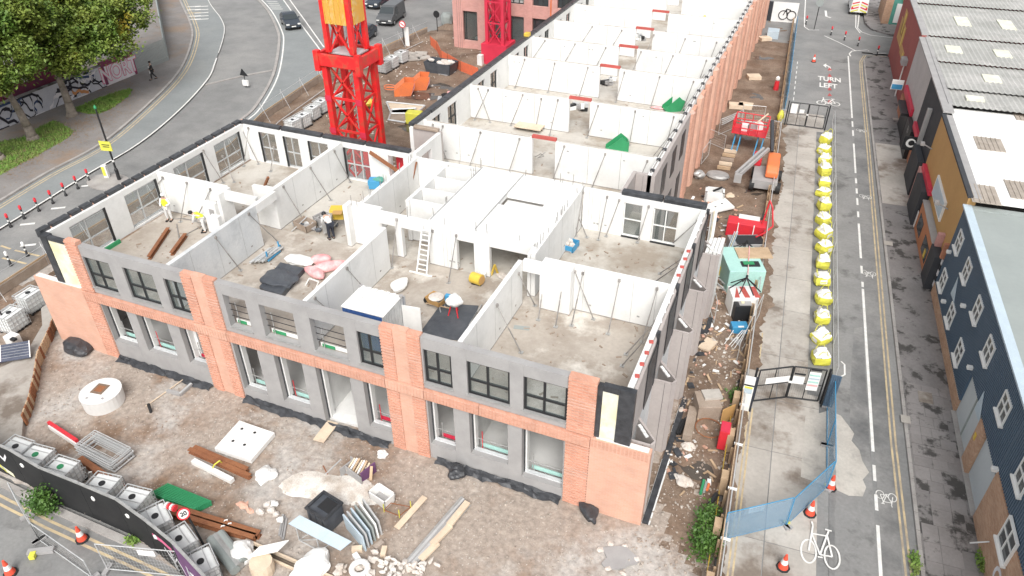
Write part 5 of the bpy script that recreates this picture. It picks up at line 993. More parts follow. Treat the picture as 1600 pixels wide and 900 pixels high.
# ---------------- fences, gates, hoardings
def mesh_panel(a, b_, h, label, name='mesh_fence_panel', sheet=None, base=0, group=None, cat='fence', feet=True, sign=False, tint='galv', n=None):
    a = V(a); b_ = V(b_); o = thing(name, label, cat, (a.x, a.y, base), group); up = V((0,0,1)); a.z = b_.z = base+.08; L = (b_-a).length; d = (b_-a)/L
    MB().path([a, a+up*h, b_+up*h, b_, a], .021).build('frame', tint, o)
    b = MB(); nn = n or int(L/.12)
    for i in range(1, nn): p = a+d*(L*i/nn); b.quad(p-d*.003, p+d*.003, p+d*.003+up*h, p-d*.003+up*h)
    for i in range(1, int(h/.2)): b.quad(a+up*(i*.2-.004), b_+up*(i*.2-.004), b_+up*(i*.2+.004), a+up*(i*.2+.004))
    b.build('wire_mesh', tint, o)
    if sheet: nrm = V((-d.y, d.x, 0))*.02; MB().extr([a+nrm, b_+nrm, b_+nrm+up*h*.98, a+nrm+up*h*.98], nrm*.2).build('sheeting', sheet, o)
    if feet:
        for p in (a, b_): MB().box((p.x, p.y, base+.06), (.5, .18, .1), math.atan2(d.y, d.x)+math.pi/2).build('foot_block', 'grey_panel', o)
    if sign: c = a.lerp(b_, .55)+up*h*.75; nrm = V((d.y, -d.x, 0)); MB().extr([c-d*.33+nrm*.03, c+d*.33+nrm*.03, c+d*.33+nrm*.03+up*.3, c-d*.33+nrm*.03+up*.3], nrm*.01).build('notice', 'white_plastic', o)
    return o
p0, p1, p2, p3 = S(6.95,9.4), S(6.95,4.3), G(1228,822), G(1127,845)
mesh_panel(p0, p0.lerp(p1,.5), 1.6, 'blue sheeted mesh fence panel just below the near gate', sheet='mesh_blue', tint='sky_blue'); mesh_panel(p0.lerp(p1,.51), p1, 1.6, 'blue sheeted mesh fence panel along the lane above the corner', sheet='mesh_blue', tint='sky_blue'); mesh_panel(p1+V((-.05,-.05,0)), p2, 1.6, 'blue sheeted mesh fence panel slanting across the strip', sheet='mesh_blue', tint='sky_blue'); mesh_panel(p2+V((-.05,0,0)), p3, 1.6, 'blue sheeted mesh fence panel with notice meeting the hoarding', sheet='mesh_blue', tint='sky_blue', sign=True)
for p in (p1, p2): one('fence_clip','yellow fence foot clip at the %s blue fence corner' % ('upper' if p is p1 else 'lower'),'clip',MB().box((p.x,p.y+.1,.1),(.25,.1,.12)),'acid')
for k in range(7):
    a, c = S(3.35,47+k*3.5), S(3.35,50.4+k*3.5); mesh_panel(a, c, 1.7, 'blue mesh panel beyond the far gate, %s from near end' % ORD[k], sheet='mesh_blue', tint='sky_blue', group='blue panels along the far street')
for k in range(11):
    a, c = S(7.25,11.3+k*3.1), S(7.25,14.35+k*3.1); mesh_panel(a, c, .98, 'low wire barrier right of the bags, %s from near end' % ORD[k], name='road_barrier', group='low barriers beside the ballast bags', feet=False, n=12)
# hoarding on the right of the yard: each board its own piece
H_ = thing('timber_hoarding', 'long timber site hoarding between side yard and street', 'hoarding', S(3.05,0)); v = -9.0; k = 0
while v < 74:
    if not (42.5 < v < 44): 
        MB().prism([S(3.05,v+.02), S(3.09,v+.02), S(3.09,v+1.2), S(3.05,v+1.2)], 0, (.9 if v > 11 else 1.25)+.06*math.sin(k*2.1)).build('board', ('ply','timber','timber_grey')[k % 3], H_); MB().box(S(2.97,v,.45), (.1,.1,.95), SA).build('post', 'timber', H_)
    v += 1.22; k += 1
MB().path([S(3.18,v_,1.15) for v_ in (-9,10,30,42)], .03).build('top_rail', 'galv', H_)
for v in (-8,-5.5,-3,-.5,2,4.5,7): MB().box(S(3.18,v,1.15), (.35,.08,.08), SA).build('rail_clamp', 'white_plastic', H_); MB().box(S(2.85,v+.8,.5), (.28,.5,1.0), SA).build('buttress', 'timber', H_)
def gate(v, label, sl, big):
    o = thing('site_gate', label, 'gate', S(5,v)); pts = [S(3.62,v-.1), S(5.1,v+.7 if big else v-.1), S(6.55,v+.9 if big else v-.2)]; up = V((0,0,1))
    for a, c in zip(pts, pts[1:]):
        d = (c-a).normalized(); a = a+d*.03; c = c-d*.03; lf = MB().path([a+up*.1, a+up*2, c+up*2, c+up*.1, a+up*.1], .04).build('gate_leaf', 'black_metal', o)
        m = (a+c)/2; MB().tube(m+up*.1, m+up*2, .025).build('mullion', 'black_metal', lf); MB().tube(a+up*1.05, c+up*1.05, .025).build('rail', 'black_metal', lf)
        b = MB(); L = (c-a).length
        for i in range(1, 14): p = a+d*(L*i/14); b.quad(p+up*.1-d*.002, p+up*.1+d*.002, p+up*2+d*.002, p+up*2-d*.002)
        b.build('wire_mesh', 'black_metal', lf)
    for i, (t0, t1_, z0, z1, m_) in enumerate(sl):
        a = pts[0].lerp(pts[1], t0) if t0 < 1 else pts[1].lerp(pts[2], t0-1); c = pts[0].lerp(pts[1], t1_) if t1_ <= 1 else pts[1].lerp(pts[2], t1_-1); n = V((0,-.06,0)); s_ = MB().extr([a+n+up*z0, c+n+up*z0, c+n+up*z1, a+n+up*z1], (0,-.015,0)).build('notice', m_, o)
    MB().box(pts[1]+V((0,-.05,1.1)), (.16,.06,.1)).build('lock', 'white_plastic', o)
    for p in (pts[0]-su*.12, pts[2]+su*.12): MB().box(p+up*1.05, (.1,.1,2.1), SA).build('gate_post', 'black_metal', o)
    return o, pts
gt, gpts = gate(8.7, 'near black mesh double gate with white notices across the strip', [(.25,.95,1.15,1.5,'white_plastic'),(1.05,1.4,1.05,1.5,'white_plastic'),(1.5,1.85,.75,1.85,'white_plastic')], True)
a = gpts[1].lerp(gpts[2],.52); c = gpts[1].lerp(gpts[2],.83)
for i, m_ in enumerate(('mint','pale_trim','mint','pink_bag')): MB().extr([a+V((0,-.09,1.62-i*.2)),c+V((0,-.09,1.62-i*.2)),c+V((0,-.09,1.72-i*.2)),a+V((0,-.09,1.72-i*.2))],(0,-.004,0)).build('notice_print',m_,gt)
for q0, q1, zz in ((1.06, 1.4, 1.6), (1.52, 1.84, 1.95)): a = gpts[1].lerp(gpts[2], q0-1); c = gpts[1].lerp(gpts[2], q1-1); MB().extr([a+V((0,-.08,zz)),c+V((0,-.08,zz)),c+V((0,-.08,zz+.1)),a+V((0,-.08,zz+.1))],(0,-.01,0)).build('camera_strip','black_metal',gt)
p = S(3.32,8.2); o = thing('notice_post','white site notice cabinet standing beside the near gate','notice board',p); MB().prism([S(3.05,7.9),S(3.5,7.9),S(3.5,8.05),S(3.05,8.05)],.0,2.0).build('board','white_plastic',o); MB().prism([S(3.1,7.88),S(3.45,7.88),S(3.45,7.9),S(3.1,7.9)],1.1,1.4).build('print','pale_trim',o); MB().prism([S(3.1,7.88),S(3.45,7.88),S(3.45,7.9),S(3.1,7.9)],1.4,1.5).build('print','acid',o); MB().prism([S(3.51,7.9),S(3.6,7.9),S(3.6,8.1),S(3.51,8.1)],0,2).build('side_panel','navy',o); MB().prism([S(3.05,7.88),S(3.5,7.88),S(3.5,7.9),S(3.05,7.9)],1.55,1.62).build('strip','black_metal',o)
o = thing('corrugated_panel','dark blue corrugated side panel right of the near gate','panel',S(6.9,9.6)); b = MB(); [b.prism([S(6.72+i*.09,9.35),S(6.76+i*.09,9.32),S(6.81+i*.09,9.35),S(6.81+i*.09,9.38),S(6.72+i*.09,9.38)],0,2.0) for i in range(5)]; b.build('sheet','blue_clad',o); MB().prism([S(6.66,9.3),S(6.715,9.3),S(6.715,9.45),S(6.66,9.45)],0,2.05).build('post','black_metal',o)
gate(43.8, 'far black mesh gate with white notices up the strip', [(.08,.42,1.1,1.9,'white_plastic'),(.55,.8,1.2,1.5,'white_plastic')], False)
for i, (x, y, lab) in enumerate(((1218,190,'yellow sack against the far gate on its left'),)): p = G(x, y); one('sack', lab, 'bag', MB().blob(p+V((0,0,.5)), (.6,.6,1.1), 3, .12), 'acid', smooth=True)
wb = thing('cycle_hoarding','white board with black bicycle picture at the top of the street','board',G(1215,30)); a, c = G(1204,33), G(1243,36); up = V((0,0,1)); MB().extr([a, c, c+up*2.2, a+up*2.2],(0,.1,0)).build('board','white_plastic',wb); MB().extr([a+V((-2.2,0.2,0)),a+V((-.05,0,0)),a+V((-.05,0,2.2)),a+V((-2.2,.2,2.2))],(0,.1,0)).build('board','charcoal',wb)
d = (c-a).normalized()
for s_ in (.45,.78):
    ctr = a.lerp(c,s_)+up*.8; MB().path([ctr+d*(.5*math.cos(t))+up*(.5*math.sin(t))+V((0,-.04,0)) for t in [i*math.pi/7 for i in range(15)]],.05,4).build('bicycle_graphic','black_metal',wb)
MB().path([a.lerp(c,.45)+up*.8+V((0,-.04,0)),a.lerp(c,.55)+up*1.5+V((0,-.04,0)),a.lerp(c,.72)+up*1.4+V((0,-.04,0)),a.lerp(c,.6)+up*.8+V((0,-.04,0)),a.lerp(c,.55)+up*1.5+V((0,-.04,0))],.05,4).build('bicycle_graphic','black_metal',wb)
p = G(1272,46); o = thing('cycle_sign_post','thin street pole with pale round sign at the junction','sign',p); MB().tube(p,p+V((0,0,3.0)),.05).build('pole','black_metal',o); MB().tube(p+V((0,-.05,2.9)),p+V((0,0,2.9)),.4,14).build('disc','grey_flat',o)
# black hoarding at the front left, fence panels and rear fence
hp = [G(x, y, -.1) for x, y in ((-70,706),(0,737),(45,757),(90,785),(150,810),(207,835),(250,867),(292,902),(345,960))]
bh = thing('black_hoarding','glossy black site hoarding with graffiti along the bottom left street','hoarding',hp[3])
for i, (a, c) in enumerate(zip(hp, hp[1:])):
    c = c-(c-a).normalized()*.02; MB().wall(a, c, .06, -.1, 2.0).build('panel', 'black_hoard' if i < 7 else 'purple', bh); MB().wall(a, c, .1, 2.0, 2.05).build('capping', 'steel', bh)
    m = a.lerp(c, .3)+V((.0,-.06,1.55)); MB().blob(m, (.22,.08,.3), i, .1, 1).build('lamp', 'white_plastic', bh) if i in (2,4,5,6) else None
a, c = hp[1], hp[2]; d = (c-a).normalized(); n = V((d.y,-d.x,0))
def tagstroke(pts, mt, w): 
    P = [a+d*x+V((0,0,z))+n*.04 for x, z in pts]; b = MB(); [b.extr([e+V((0,0,-w)),f+V((0,0,-w)),f+V((0,0,w)),e+V((0,0,w))],n*.01) for e, f in zip(P,P[1:])]; b.build('graffiti',mt,bh)
tagstroke([(-.9,1.7),(-.4,1.4),(.2,1.5),(.5,1.1)],'g_white',.12); tagstroke([(-1.2,1.2),(-.5,.8),(.1,.9),(.7,.4)],'acid',.11); tagstroke([(.7,1.6),(1.0,1.2),(1.3,1.6)],'g_white',.09); tagstroke([(-.6,1.0),(-.1,1.3),(.4,.6),(1.1,.3)],'insulation',.12)
a, c = hp[6], hp[7]; d = (c-a).normalized(); n = V((d.y,-d.x,0)); tagstroke([(.9,1.2),(1.3,.6),(1.6,1.1),(1.9,.3)],'g_white',.05); tagstroke([(.3,1.5),(.9,1.6),(1.5,1.5)],'g_pink',.1)
fa, fb, fc, fd = G(43,808,-.14), G(62,845,-.14), G(146,905,-.14), G(290,925,-.14)
mesh_panel(fa, fb, 2.0, 'wire fence panel end-on beside the weed bush at bottom left', base=-.14); mesh_panel(fb, fc, 1.05, 'low wire fence panel slanting to the bottom edge at left', base=-.14); mesh_panel(fc+V((.2,.5,0)), fd+V((0,.6,0)), 1.5, 'wire fence panel with white notice at the bottom left edge', base=-.14, sign=True)
p = G(64,861,-.05); p2_ = G(51,868,-.03); fo = thing('fence_ballast','grey ballast bar with yellow end under the wire fence','ballast',p); MB().box(p,(.95,.24,.16),.55).build('bar','grey_panel',fo); MB().box(p2_,(.2,.26,.18),.55).build('end_block','acid',fo)
rf = thing('rear_fence','timber and wire boundary fence behind the crane','fence',G(400,160)); R_ = [G(-60,498)]+[V((x, y, 0)) for x, y in ((-37.7,1.4),(-38,5),(-38.3,22),(-40.1,28.3),(-41.1,38),(-39.9,48),(-38.9,56))]
for a, c in zip(R_, R_[1:]):
    n_ = max(1, int((c-a).length/2.6))
    for i in range(n_):
        p, r_ = a.lerp(c, i/n_), a.lerp(c, (i+1)/n_-.01/n_); MB().wall(p, r_, .05, 0, .55).build('board', 'timber_grey', rf); MB().wall(p, r_, .05, .6, .72).build('board', 'timber', rf); MB().tube(p, p+V((0,0,1.6)), .022).build('post', 'galv', rf); MB().tube(p+V((0,0,1.5)), p+V((.9,-.2,.05)), .018).build('stay', 'galv', rf); MB().tube(p+V((0,0,1.3)), r_+V((0,0,1.3)), .015).build('rail', 'galv', rf); MB().tube(p+V((1.6,0,.15)), r_+V((1.6,0,.15)), .035).build('ground_tube', 'galv', rf)
# ================================================================= SITE CLUTTER
Z = V((0,0,1))
def multi(name, label, cat, p, parts, group=None, bev=0):
    o = thing(name, label, cat, p, group)
    for nm, mt, mb in parts: mb.build(nm, mt, o)
    return o
def seg(a, b_, w, h, z=0): a = V(a); b_ = V(b_); return MB().bar(a+Z*(z+h/2), b_+Z*(z+h/2), w, h)
# ---- front yard
p = G(164,628)
o = multi('manhole_ring', 'round white concrete manhole cover ring with a square opening', 'manhole ring', p, [('ring','white_concrete',MB().lathe(p,[(.9,-.05),(.92,.62)],28).lathe(p+V((0,0,.6)),[(.92,.02),(.93,.04),(.93,.1)],28)),('top_slab','white_concrete',MB().prism([(p.x-.95,p.y-.3),(p.x+.95,p.y-.3),(p.x+.7,p.y-.7),(p.x-.7,p.y-.7)],.71,.72))])
for ch in list(o.children)[1:]: bpy.data.objects.remove(ch)
MB().box(p+V((-.12,.1,.7)),(.62,.66,.04),.15).build('opening','mud',o); MB().box(p+V((-.12,.1,.712)),(.4,.4,.03),.15).build('opening_floor','rust',o)
for x, y in ((-.2,-.6),(.5,-.35)): MB().box(p+V((x,y,.71)),(.12,.1,.02)).build('lifting_eye','grey_panel',o)
p = G(236,644); one('pipe_stub','short black pipe stub poking from the gravel','pipe',MB().tube(p-Z*.1,p+V((-.12,.1,.4)),.07,12),'black_metal')
a, c = G(282,618), G(300,602); multi('drain_channel','grey box drain channel sunk near the facade foot','drain channel',a,[('channel','grey_panel',seg(a,c,.16,.14)),('channel_end','grey_panel',seg(G(262,612),G(283,618),.16,.14)),('rim','galv',seg(a,c,.08,.02,.14))])
one('ranging_rod','thin pale wooden rod lying by the drain channel','rod',seg(G(228,636),G(287,594),.05,.04,.03),'timber_pale')
def slab(pts, z0, z1, name, label, mt, holes=(), cat='slab'):
    o = thing(name, label, cat, G(*pts[0])); MB().prism(gp(pts, z1), z0, z1).build('plate', mt, o)
    for h in holes: c = G(*h, z1); MB().tube(V((c.x,c.y,z1-.01)), V((c.x,c.y,z1+.006)), .07, 10).build('hole','black_metal',o)
    return o
slab([(374,657),(429,676),(392,719),(335,700)],.02,.24,'holed_slab','white flat slab with round holes lying in the front yard','white_plastic',[(378,670),(398,676),(364,689),(382,695)])
slab([(1133,309),(1148,323),(1110,332),(1096,322)],.2,.34,'holed_slab','white slab with holes lying at the back of the side yard','white_plastic',[(1118,323),(1128,318)])
# galvanised barriers, stacked
b0 = G(172,738); ang = hd(G(125,700), G(200,738))
for k in range(7):
    d = V((math.cos(ang),math.sin(ang),0)); n = V((-d.y,d.x,0)); a = G(128,716)+n*(.05+.0*k)+Z*(.03); a = G(126,712)+n*(k%2*.02); z = .06+k*.085; q_ = [a-d*.1+n*0, a+d*2.2, a+d*2.2+n*1.0, a-d*.1+n*1.0]; q_ = [V((x.x+.05*math.sin(k*2),x.y+.05*math.cos(k*3),z)) for x in q_]
    o = thing('crowd_barrier','galvanised crowd barrier, %s from the bottom of the front yard stack' % ORD[k],'barrier',a,'stacked galvanised barriers'); MB().path(q_+[q_[0]],.024).build('frame','galv',o); b = MB(); [b.tube(q_[0].lerp(q_[1],i/10),q_[3].lerp(q_[2],i/10),.014,4) for i in (1,9)]; [b.tube(q_[0].lerp(q_[3],i/8),q_[1].lerp(q_[2],i/8),.014,4) for i in (1,2,6,7)]; b.build('bars','galv',o)
a, c = G(80,668), G(124,697); multi('plastic_barrier','red and white plastic barrier board lying by the barriers','barrier',a,[('board','red',seg(a,c,.14,.3,.1)),('board_stripe','white_plastic',seg(a+V((.1,-.12,0)),c+V((.1,-.12,0)),.06,.24,.05))])
BE = [((128,722),(250,806),'long rusty steel beam behind the white tanks, left length'),((262,795),(407,840),'long rusty steel beam behind the white tanks, right length'),((270,806),(400,845),'second rusty beam alongside the right-hand length')]
def ibeam(a, c, w, h, name, label, mt, z=.0):
    o = thing(name, label, 'beam', a); seg(a,c,w,.04,z).build('flange',mt,o); seg(a,c,.04,h-.08,z+.04).build('web',mt,o); seg(a,c,w,.04,z+h-.04).build('flange',mt,o); return o
for (a, c, l) in BE: ibeam(G(*a), G(*c), .26, .3, 'steel_beam', l, 'rust')
ibeam(G(297,706),G(392,748),.2,.22,'steel_beam','rusty beam in the bundle left of the white slab','rust'); ibeam(G(305,703),G(388,738),.2,.22,'steel_beam','second rusty beam in the bundle left of the white slab','rust',.02); one('white_beam','white square beam lying beside the rusty beam bundle','beam',seg(G(303,723),G(364,754),.22,.2),'white_plastic')
one('yellow_strap','yellow strap looped around the rusty beam bundle','strap',MB().path([G(330,735,.05),G(335,726,.4),G(343,720,.45),G(348,724,.1)],.03),'acid')
def crumple(px, py, d, label, mt, seed, name='plastic_bag', cat='bag', z=0, amp=.3): p = G(px, py, z); return one(name, label, cat, MB().blob(p+Z*(d[2]*.36), d, seed, amp, 3, .5*seed, .05), mt, smooth=False)
crumple(416,745,(.95,.8,.45),'crumpled white and blue plastic sack in the front yard','white_plastic',4); crumple(598,713,(.5,.4,.3),'small white bag lying near the middle brick pier','white_plastic',8); crumple(713,745,(.75,.7,.6),'black plastic wrapped bundle against the facade foot','membrane',9,'plastic_bundle','bundle'); crumple(922,806,(1.1,.6,.4),'black plastic bundle beside the right brick panel','membrane',11,'plastic_bundle','bundle'); crumple(125,545,(2.0,1.2,.6),'black plastic sheeting under the left brick panel','membrane',12,'plastic_sheet','sheet',amp=.18); crumple(377,868,(1.15,.95,.55),'white bulk sack tied with cord at the bottom','white_plastic',14,amp=.24); crumple(487,892,(1.6,1.2,.65),'large white sack cut off by the bottom edge','white_plastic',15,amp=.22)
pb = G(965,872); o = thing('buried_cover','dark round cover half buried in the gravel at bottom right','cover',pb); b = MB(); b.prism([(pb.x+.62*(1+.22*math.sin(3*t+1)+.14*math.sin(5*t))*math.cos(t), pb.y+.55*(1+.2*math.sin(2*t))*math.sin(t)) for t in [i*math.pi/12 for i in range(24)]],-.02,.055).build('lid','grey_panel',o); [MB().blob(pb+V((.7*math.cos(t),.62*math.sin(t),.02)),(.3,.25,.12),int(t*9),.3,1).build('rim_stone','rubble',o) for t in (.3,1.4,2.2,3.0,4.4,5.2)]
one('timber_ramp','pale plank ramp leading into the front doorway','plank',seg(G(498,692),G(521,662),.55,.05,.08),'timber_pale'); one('plaster_board','white board lying by the front doorway','board',MB().box(G(547,655,.1),(.7,.5,.06),.2),'white_plastic')
p = G(560,742); o = thing('scrap_crate','dark crate with purple side full of scrap timber','crate',p)
MB().box(p+V((-.1,.25,.25)),(1.0,.05,.5),-.3).box(p+V((-.5,-.05,.25)),(.05,.7,.5),-.3).box(p+V((0,-.3,.25)),(1.0,.05,.5),-.3).build('crate_side','grey_panel',o); MB().box(p+V((.5,.05,.3)),(.05,.8,.6),-.3).build('crate_end','purple',o)
for k in range(7): MB().bar(p+V((-.4+.13*k,-.2,.3)),p+V((-.3+.12*k,.35,.55+.05*(k%3))),.07).build('scrap_timber',('timber_pale','white_plastic','timber')[k%3],o)
MB().bar(G(508,742,.05),G(533,718,.05),.06).build('steel_strip','galv',o); MB().bar(G(505,728,.05),G(512,742,.05),.05).build('steel_strip','rust',o); MB().bar(p+V((.75,-.2,.2)),p+V((.6,.2,.6)),.12,.03).build('scrap_timber','timber',o)
pw_ = G(520,765); b = MB(); N = 26; q = random.Random(4)
vs = [(pw_.x, pw_.y, hgt(pw_.x,pw_.y)+.16)]
for r_ in (.35,.7,1.0):
    for i in range(N): t = i*2*math.pi/N; rr = r_*(1+.16*math.sin(2*t+1)+.09*math.sin(5*t+2)+q.uniform(-.03,.03)); x = pw_.x+1.7*rr*math.cos(t)*1.25; y = pw_.y+1.0*rr*math.sin(t)+.25*rr*math.cos(t); vs.append((x,y,hgt(x,y)+.13*(1-r_)+.012-(.03 if r_==1 else 0)))
fs = [(0,1+i,1+(i+1)%N) for i in range(N)]+[(1+k*N+i,1+(k+1)*N+i,1+(k+1)*N+(i+1)%N,1+k*N+(i+1)%N) for k in range(2) for i in range(N)]
tag(b.add(vs,fs).build('cement_powder','cement',smooth=True),'spilled white cement powder on the front yard gravel','cement',kind='stuff')
p = G(598,782); o = thing('cream_tub','cream rectangular plastic mixing tub in the front yard','tub',p); M_ = Matrix.Rotation(-.25,3,'Z')
def tubwalls(p, w, d, h, mt, o, t=.05, fl=1.12):
    for sx, sy in ((0,1),(0,-1),(1,0),(-1,0)):
        a = [V((x*w/2, y*d/2, 0)) for x, y in ((-1,sy),(1,sy))] if sy else [V((sx*w/2,y*d/2,0)) for y in (-1,1)]
        MB().extr([p+M_@a[0],p+M_@a[1],p+M_@(a[1]*fl)+Z*h,p+M_@(a[0]*fl)+Z*h],M_@V((-sx*t,-sy*t,0))).build('side',mt,o)
    MB().box(p+Z*.05,(w*.97,d*.97,.05),-.25).build('floor','grey_panel',o)
tubwalls(p,.85,.55,.5,'insulation' if False else 'white_plastic',o)
p = G(512,815); o = thing('water_tank','square black plastic water tank with open top','tank',p); M_ = Matrix.Rotation(-.2,3,'Z'); MB().box(p+Z*.48,(1.05,1.0,.92),-.2).build('tank_body','tarp',o,bev=.08)
for s_ in (-1,0,1): MB().box(p+M_@V((s_*.35,-.51,.5)),(.07,.04,.85),-.2).build('rib','tarp',o)
for s_ in (-1,1): MB().box(p+M_@V((0,s_*.47,.98)),(1.08,.1,.1),-.2).box(p+M_@V((s_*.5,0,.98)),(.1,.84,.1),-.2).build('rim','membrane',o)
MB().box(p+M_@V((.1,.1,.955)),(.6,.55,.02),-.2).build('water','black_metal',o)
for k in range(6): a, c = G(541+k*6,818-k*5+8), G(571+k*5,862-k*5); a = a+V((0,.0,0)); one('wall_panel_sheet','pale composite panel, %s of the stack right of black tank' % ORD[k],'panel',MB().extr([a,c,c+Z*.75+V((-.1,.05,0)),a+Z*.75+V((-.1,.05,0))],(.03,.06,0)),('pale_trim','galv','pale_trim','grey_flat','white_plastic','galv')[k],'stacked composite panels')
a, c = G(456,838), G(536,880); o = thing('panel_on_trestle','pale green sheet resting on a metal trestle at the bottom','panel',a); MB().extr([a+Z*.75,c+Z*.75,c+Z*.75+V((.25,.42,.14)),a+Z*.75+V((.25,.42,.14))],(.02,-.02,.06)).build('sheet','pale_trim',o)
for t_ in (.15,.55): m = a.lerp(c,t_); MB().path([m,m+Z*.74,m+V((.25,.5,.74)),m+V((.25,.55,0)),m],.025,5).build('trestle','galv',o)
MB().path([a.lerp(c,.15),a.lerp(c,.55)],.025,5).path([a.lerp(c,.15),a.lerp(c,.55)+Z*.7],.02,5).build('brace','galv',o)
p = G(430,808); o = thing('rubble_pallet','grey pallet of white rubble sacks left of the black tank','pallet',p); b = MB(); [b.box(p+V((x,y,.06)),(.1,1.0,.08),.5) for x, y in ((.5,-.25),(.62,-.3),(.74,-.36))]; b.build('pallet_board','grey_panel',o)
q = random.Random(8)
for k in range(10): MB().blob(p+V((q.uniform(-.7,.4),q.uniform(-.3,.5),.12+.1*(k%2))),(.36,.3,.25),k,.25,1).build('rubble_sack','rubble' if k%3 else 'white_plastic',o)
o = thing('small_trestle','small rusty yellow trestle frame lying on the gravel','trestle',G(615,800)); q_ = [G(x,y,.12) for x,y in ((600,797),(611,786),(642,792),(624,806))]; MB().path(q_+[q_[0]],.02,5).build('frame','rust',o)
for x in (q_[0],q_[3],q_[2]): MB().tube(x-Z*.12,x+Z*.35,.02,5).build('leg','acid',o)
one('pale_plank','single pale plank lying in the middle of the front yard','plank',seg(G(620,827),G(664,778),.26,.05,.04),'timber_pale')
for k in range(5): one('alloy_section','long grey metal section, %s from left in the bundle at bottom' % ORD[k],'metal section',seg(G(632+k*4,884-k*0),G(722+k*3,779+k*3),.1,.09,.03+.02*(k%2)),('steel','galv','grey_panel','galv','steel')[k],'grey metal sections')
for k, (a, c) in enumerate((((658,878),(684,852)),((676,855),(704,826)),((702,826),(731,790)))): one('cream_board','cream timber board, %s along the metal bundle' % ORD[k],'board',seg(G(*a),G(*c),.26,.1,.1+.03*k),'timber_pale')
rb = MB(); q = random.Random(14)
for k in range(75): p = G(q.gauss(610,32),q.gauss(888,9)); rb.blob((p.x,p.y,q.uniform(.03,.2)),(q.uniform(.1,.4),q.uniform(.1,.35),q.uniform(.1,.25)),k,.3,1)
tag(rb.build('rubble_heap','rubble'),'heap of broken pale concrete rubble at the bottom edge','rubble',kind='stuff')
p = G(562,888,.25); o = thing('ring_washer','white round concrete ring on the rubble heap','ring',p); MB().path([p+V((.3*math.cos(t),.3*math.sin(t),0)) for t in [i*math.pi/7 for i in range(15)]],.11,8).build('ring','white_plastic',o)
for k, (x, y) in enumerate(((558,858),(592,852),(600,862),(558,872))): one('concrete_block','loose pale concrete block, %s near the composite panels' % ORD[k],'block',MB().box(G(x,y,.1),(.4,.2,.2),.5+k*.7),('timber_pale','stone','timber_pale','white_plastic')[k])
for k in range(3): one('grey_roll','grey wrapped insulation roll, %s beside the nearest white tank' % ORD[k],'roll',MB().tube(G(330+k*7,842-k*4,.2),G(368+k*6,892-k*6,.2),.2,12),('grey_flat','steel','grey_flat')[k],'grey rolls')
a, c = G(388,872,.75), G(434,862,.75); o = thing('white_board_stack','white board lying on a round drum at the bottom','board',G(410,888)); MB().extr([a,c,c+V((.1,.55,0)),a+V((.1,.55,0))],(0,0,.06)).build('board','white_plastic',o); MB().lathe(G(412,893),[(.42,0),(.45,.3),(.42,.6)],16).build('drum','timber_pale',o)
for k in range(4): one('timber_length','long pale timber length, %s of the row at the bottom' % ORD[k],'timber',seg(G(384+k*2,846+k*4),G(520,905+k*4),.14,.1,.02),'timber_pale','pale timber lengths')
o = thing('mesh_stack','stack of green mesh panels lying beside the rusty beam','mesh panels',G(280,775)); q_ = gp([(236,772),(262,758),(331,786),(305,798)],.2)
for k in range(4): MB().prism(q_,.06+k*.06,.085+k*.06).build('mesh_panel','green_paint',o)
b = MB(); A = [V((*x,.3)) for x in q_]; [b.bar(A[0].lerp(A[1],i/9),A[3].lerp(A[2],i/9),.04,.04) for i in range(10)]; b.build('ridge','green_paint',o)
crumple(385,795,(.9,.6,.3),'small heap of broken brick at the right end of the mesh stack','brick_pale',31,'brick_heap','heap',amp=.35)
for k, (x, y) in enumerate(((347,824),(352,815),(358,820),(130,733),(140,740),(215,785))): one('plastic_tie','white plastic strap, %s along the rusty beams' % ORD[k],'strap',MB().path([G(x-3,y+3,.02),G(x-1,y-2,.42),G(x+3,y-3,.42),G(x+4,y+2,.02)],.025,5),'white_plastic')
# solar panel at the left edge
a = [G(x,y,z) for x,y,z in ((-35,545,.95),(46,532,.95),(48,558,.45),(-35,571,.45))]; o = thing('solar_panel','tilted solar panel on a black mast at the left edge','solar panel',G(22,560)); MB().extr(a,(0,0,-.05)).build('panel','solar',o)
for t_ in (0,.43,.99): MB().bar(a[0].lerp(a[1],t_)+Z*.01,a[3].lerp(a[2],t_)+Z*.01,.04,.02).build('frame','white_plastic',o)
for t_ in [i/6 for i in range(1,6)]: MB().bar(a[0].lerp(a[3],t_)+Z*.005,a[1].lerp(a[2],t_)+Z*.005,.012,.01).build('cell_line','galv',o)
MB().tube(G(18,518),G(18,518)+V((-.35,0,2.4)),.05).build('mast','black_metal',o); MB().box(G(20,530,.45),(.6,.5,.5)).build('battery_box','white_plastic',o); MB().box(G(21,530,.72),(.3,.2,.1)).build('controller','black_metal',o)
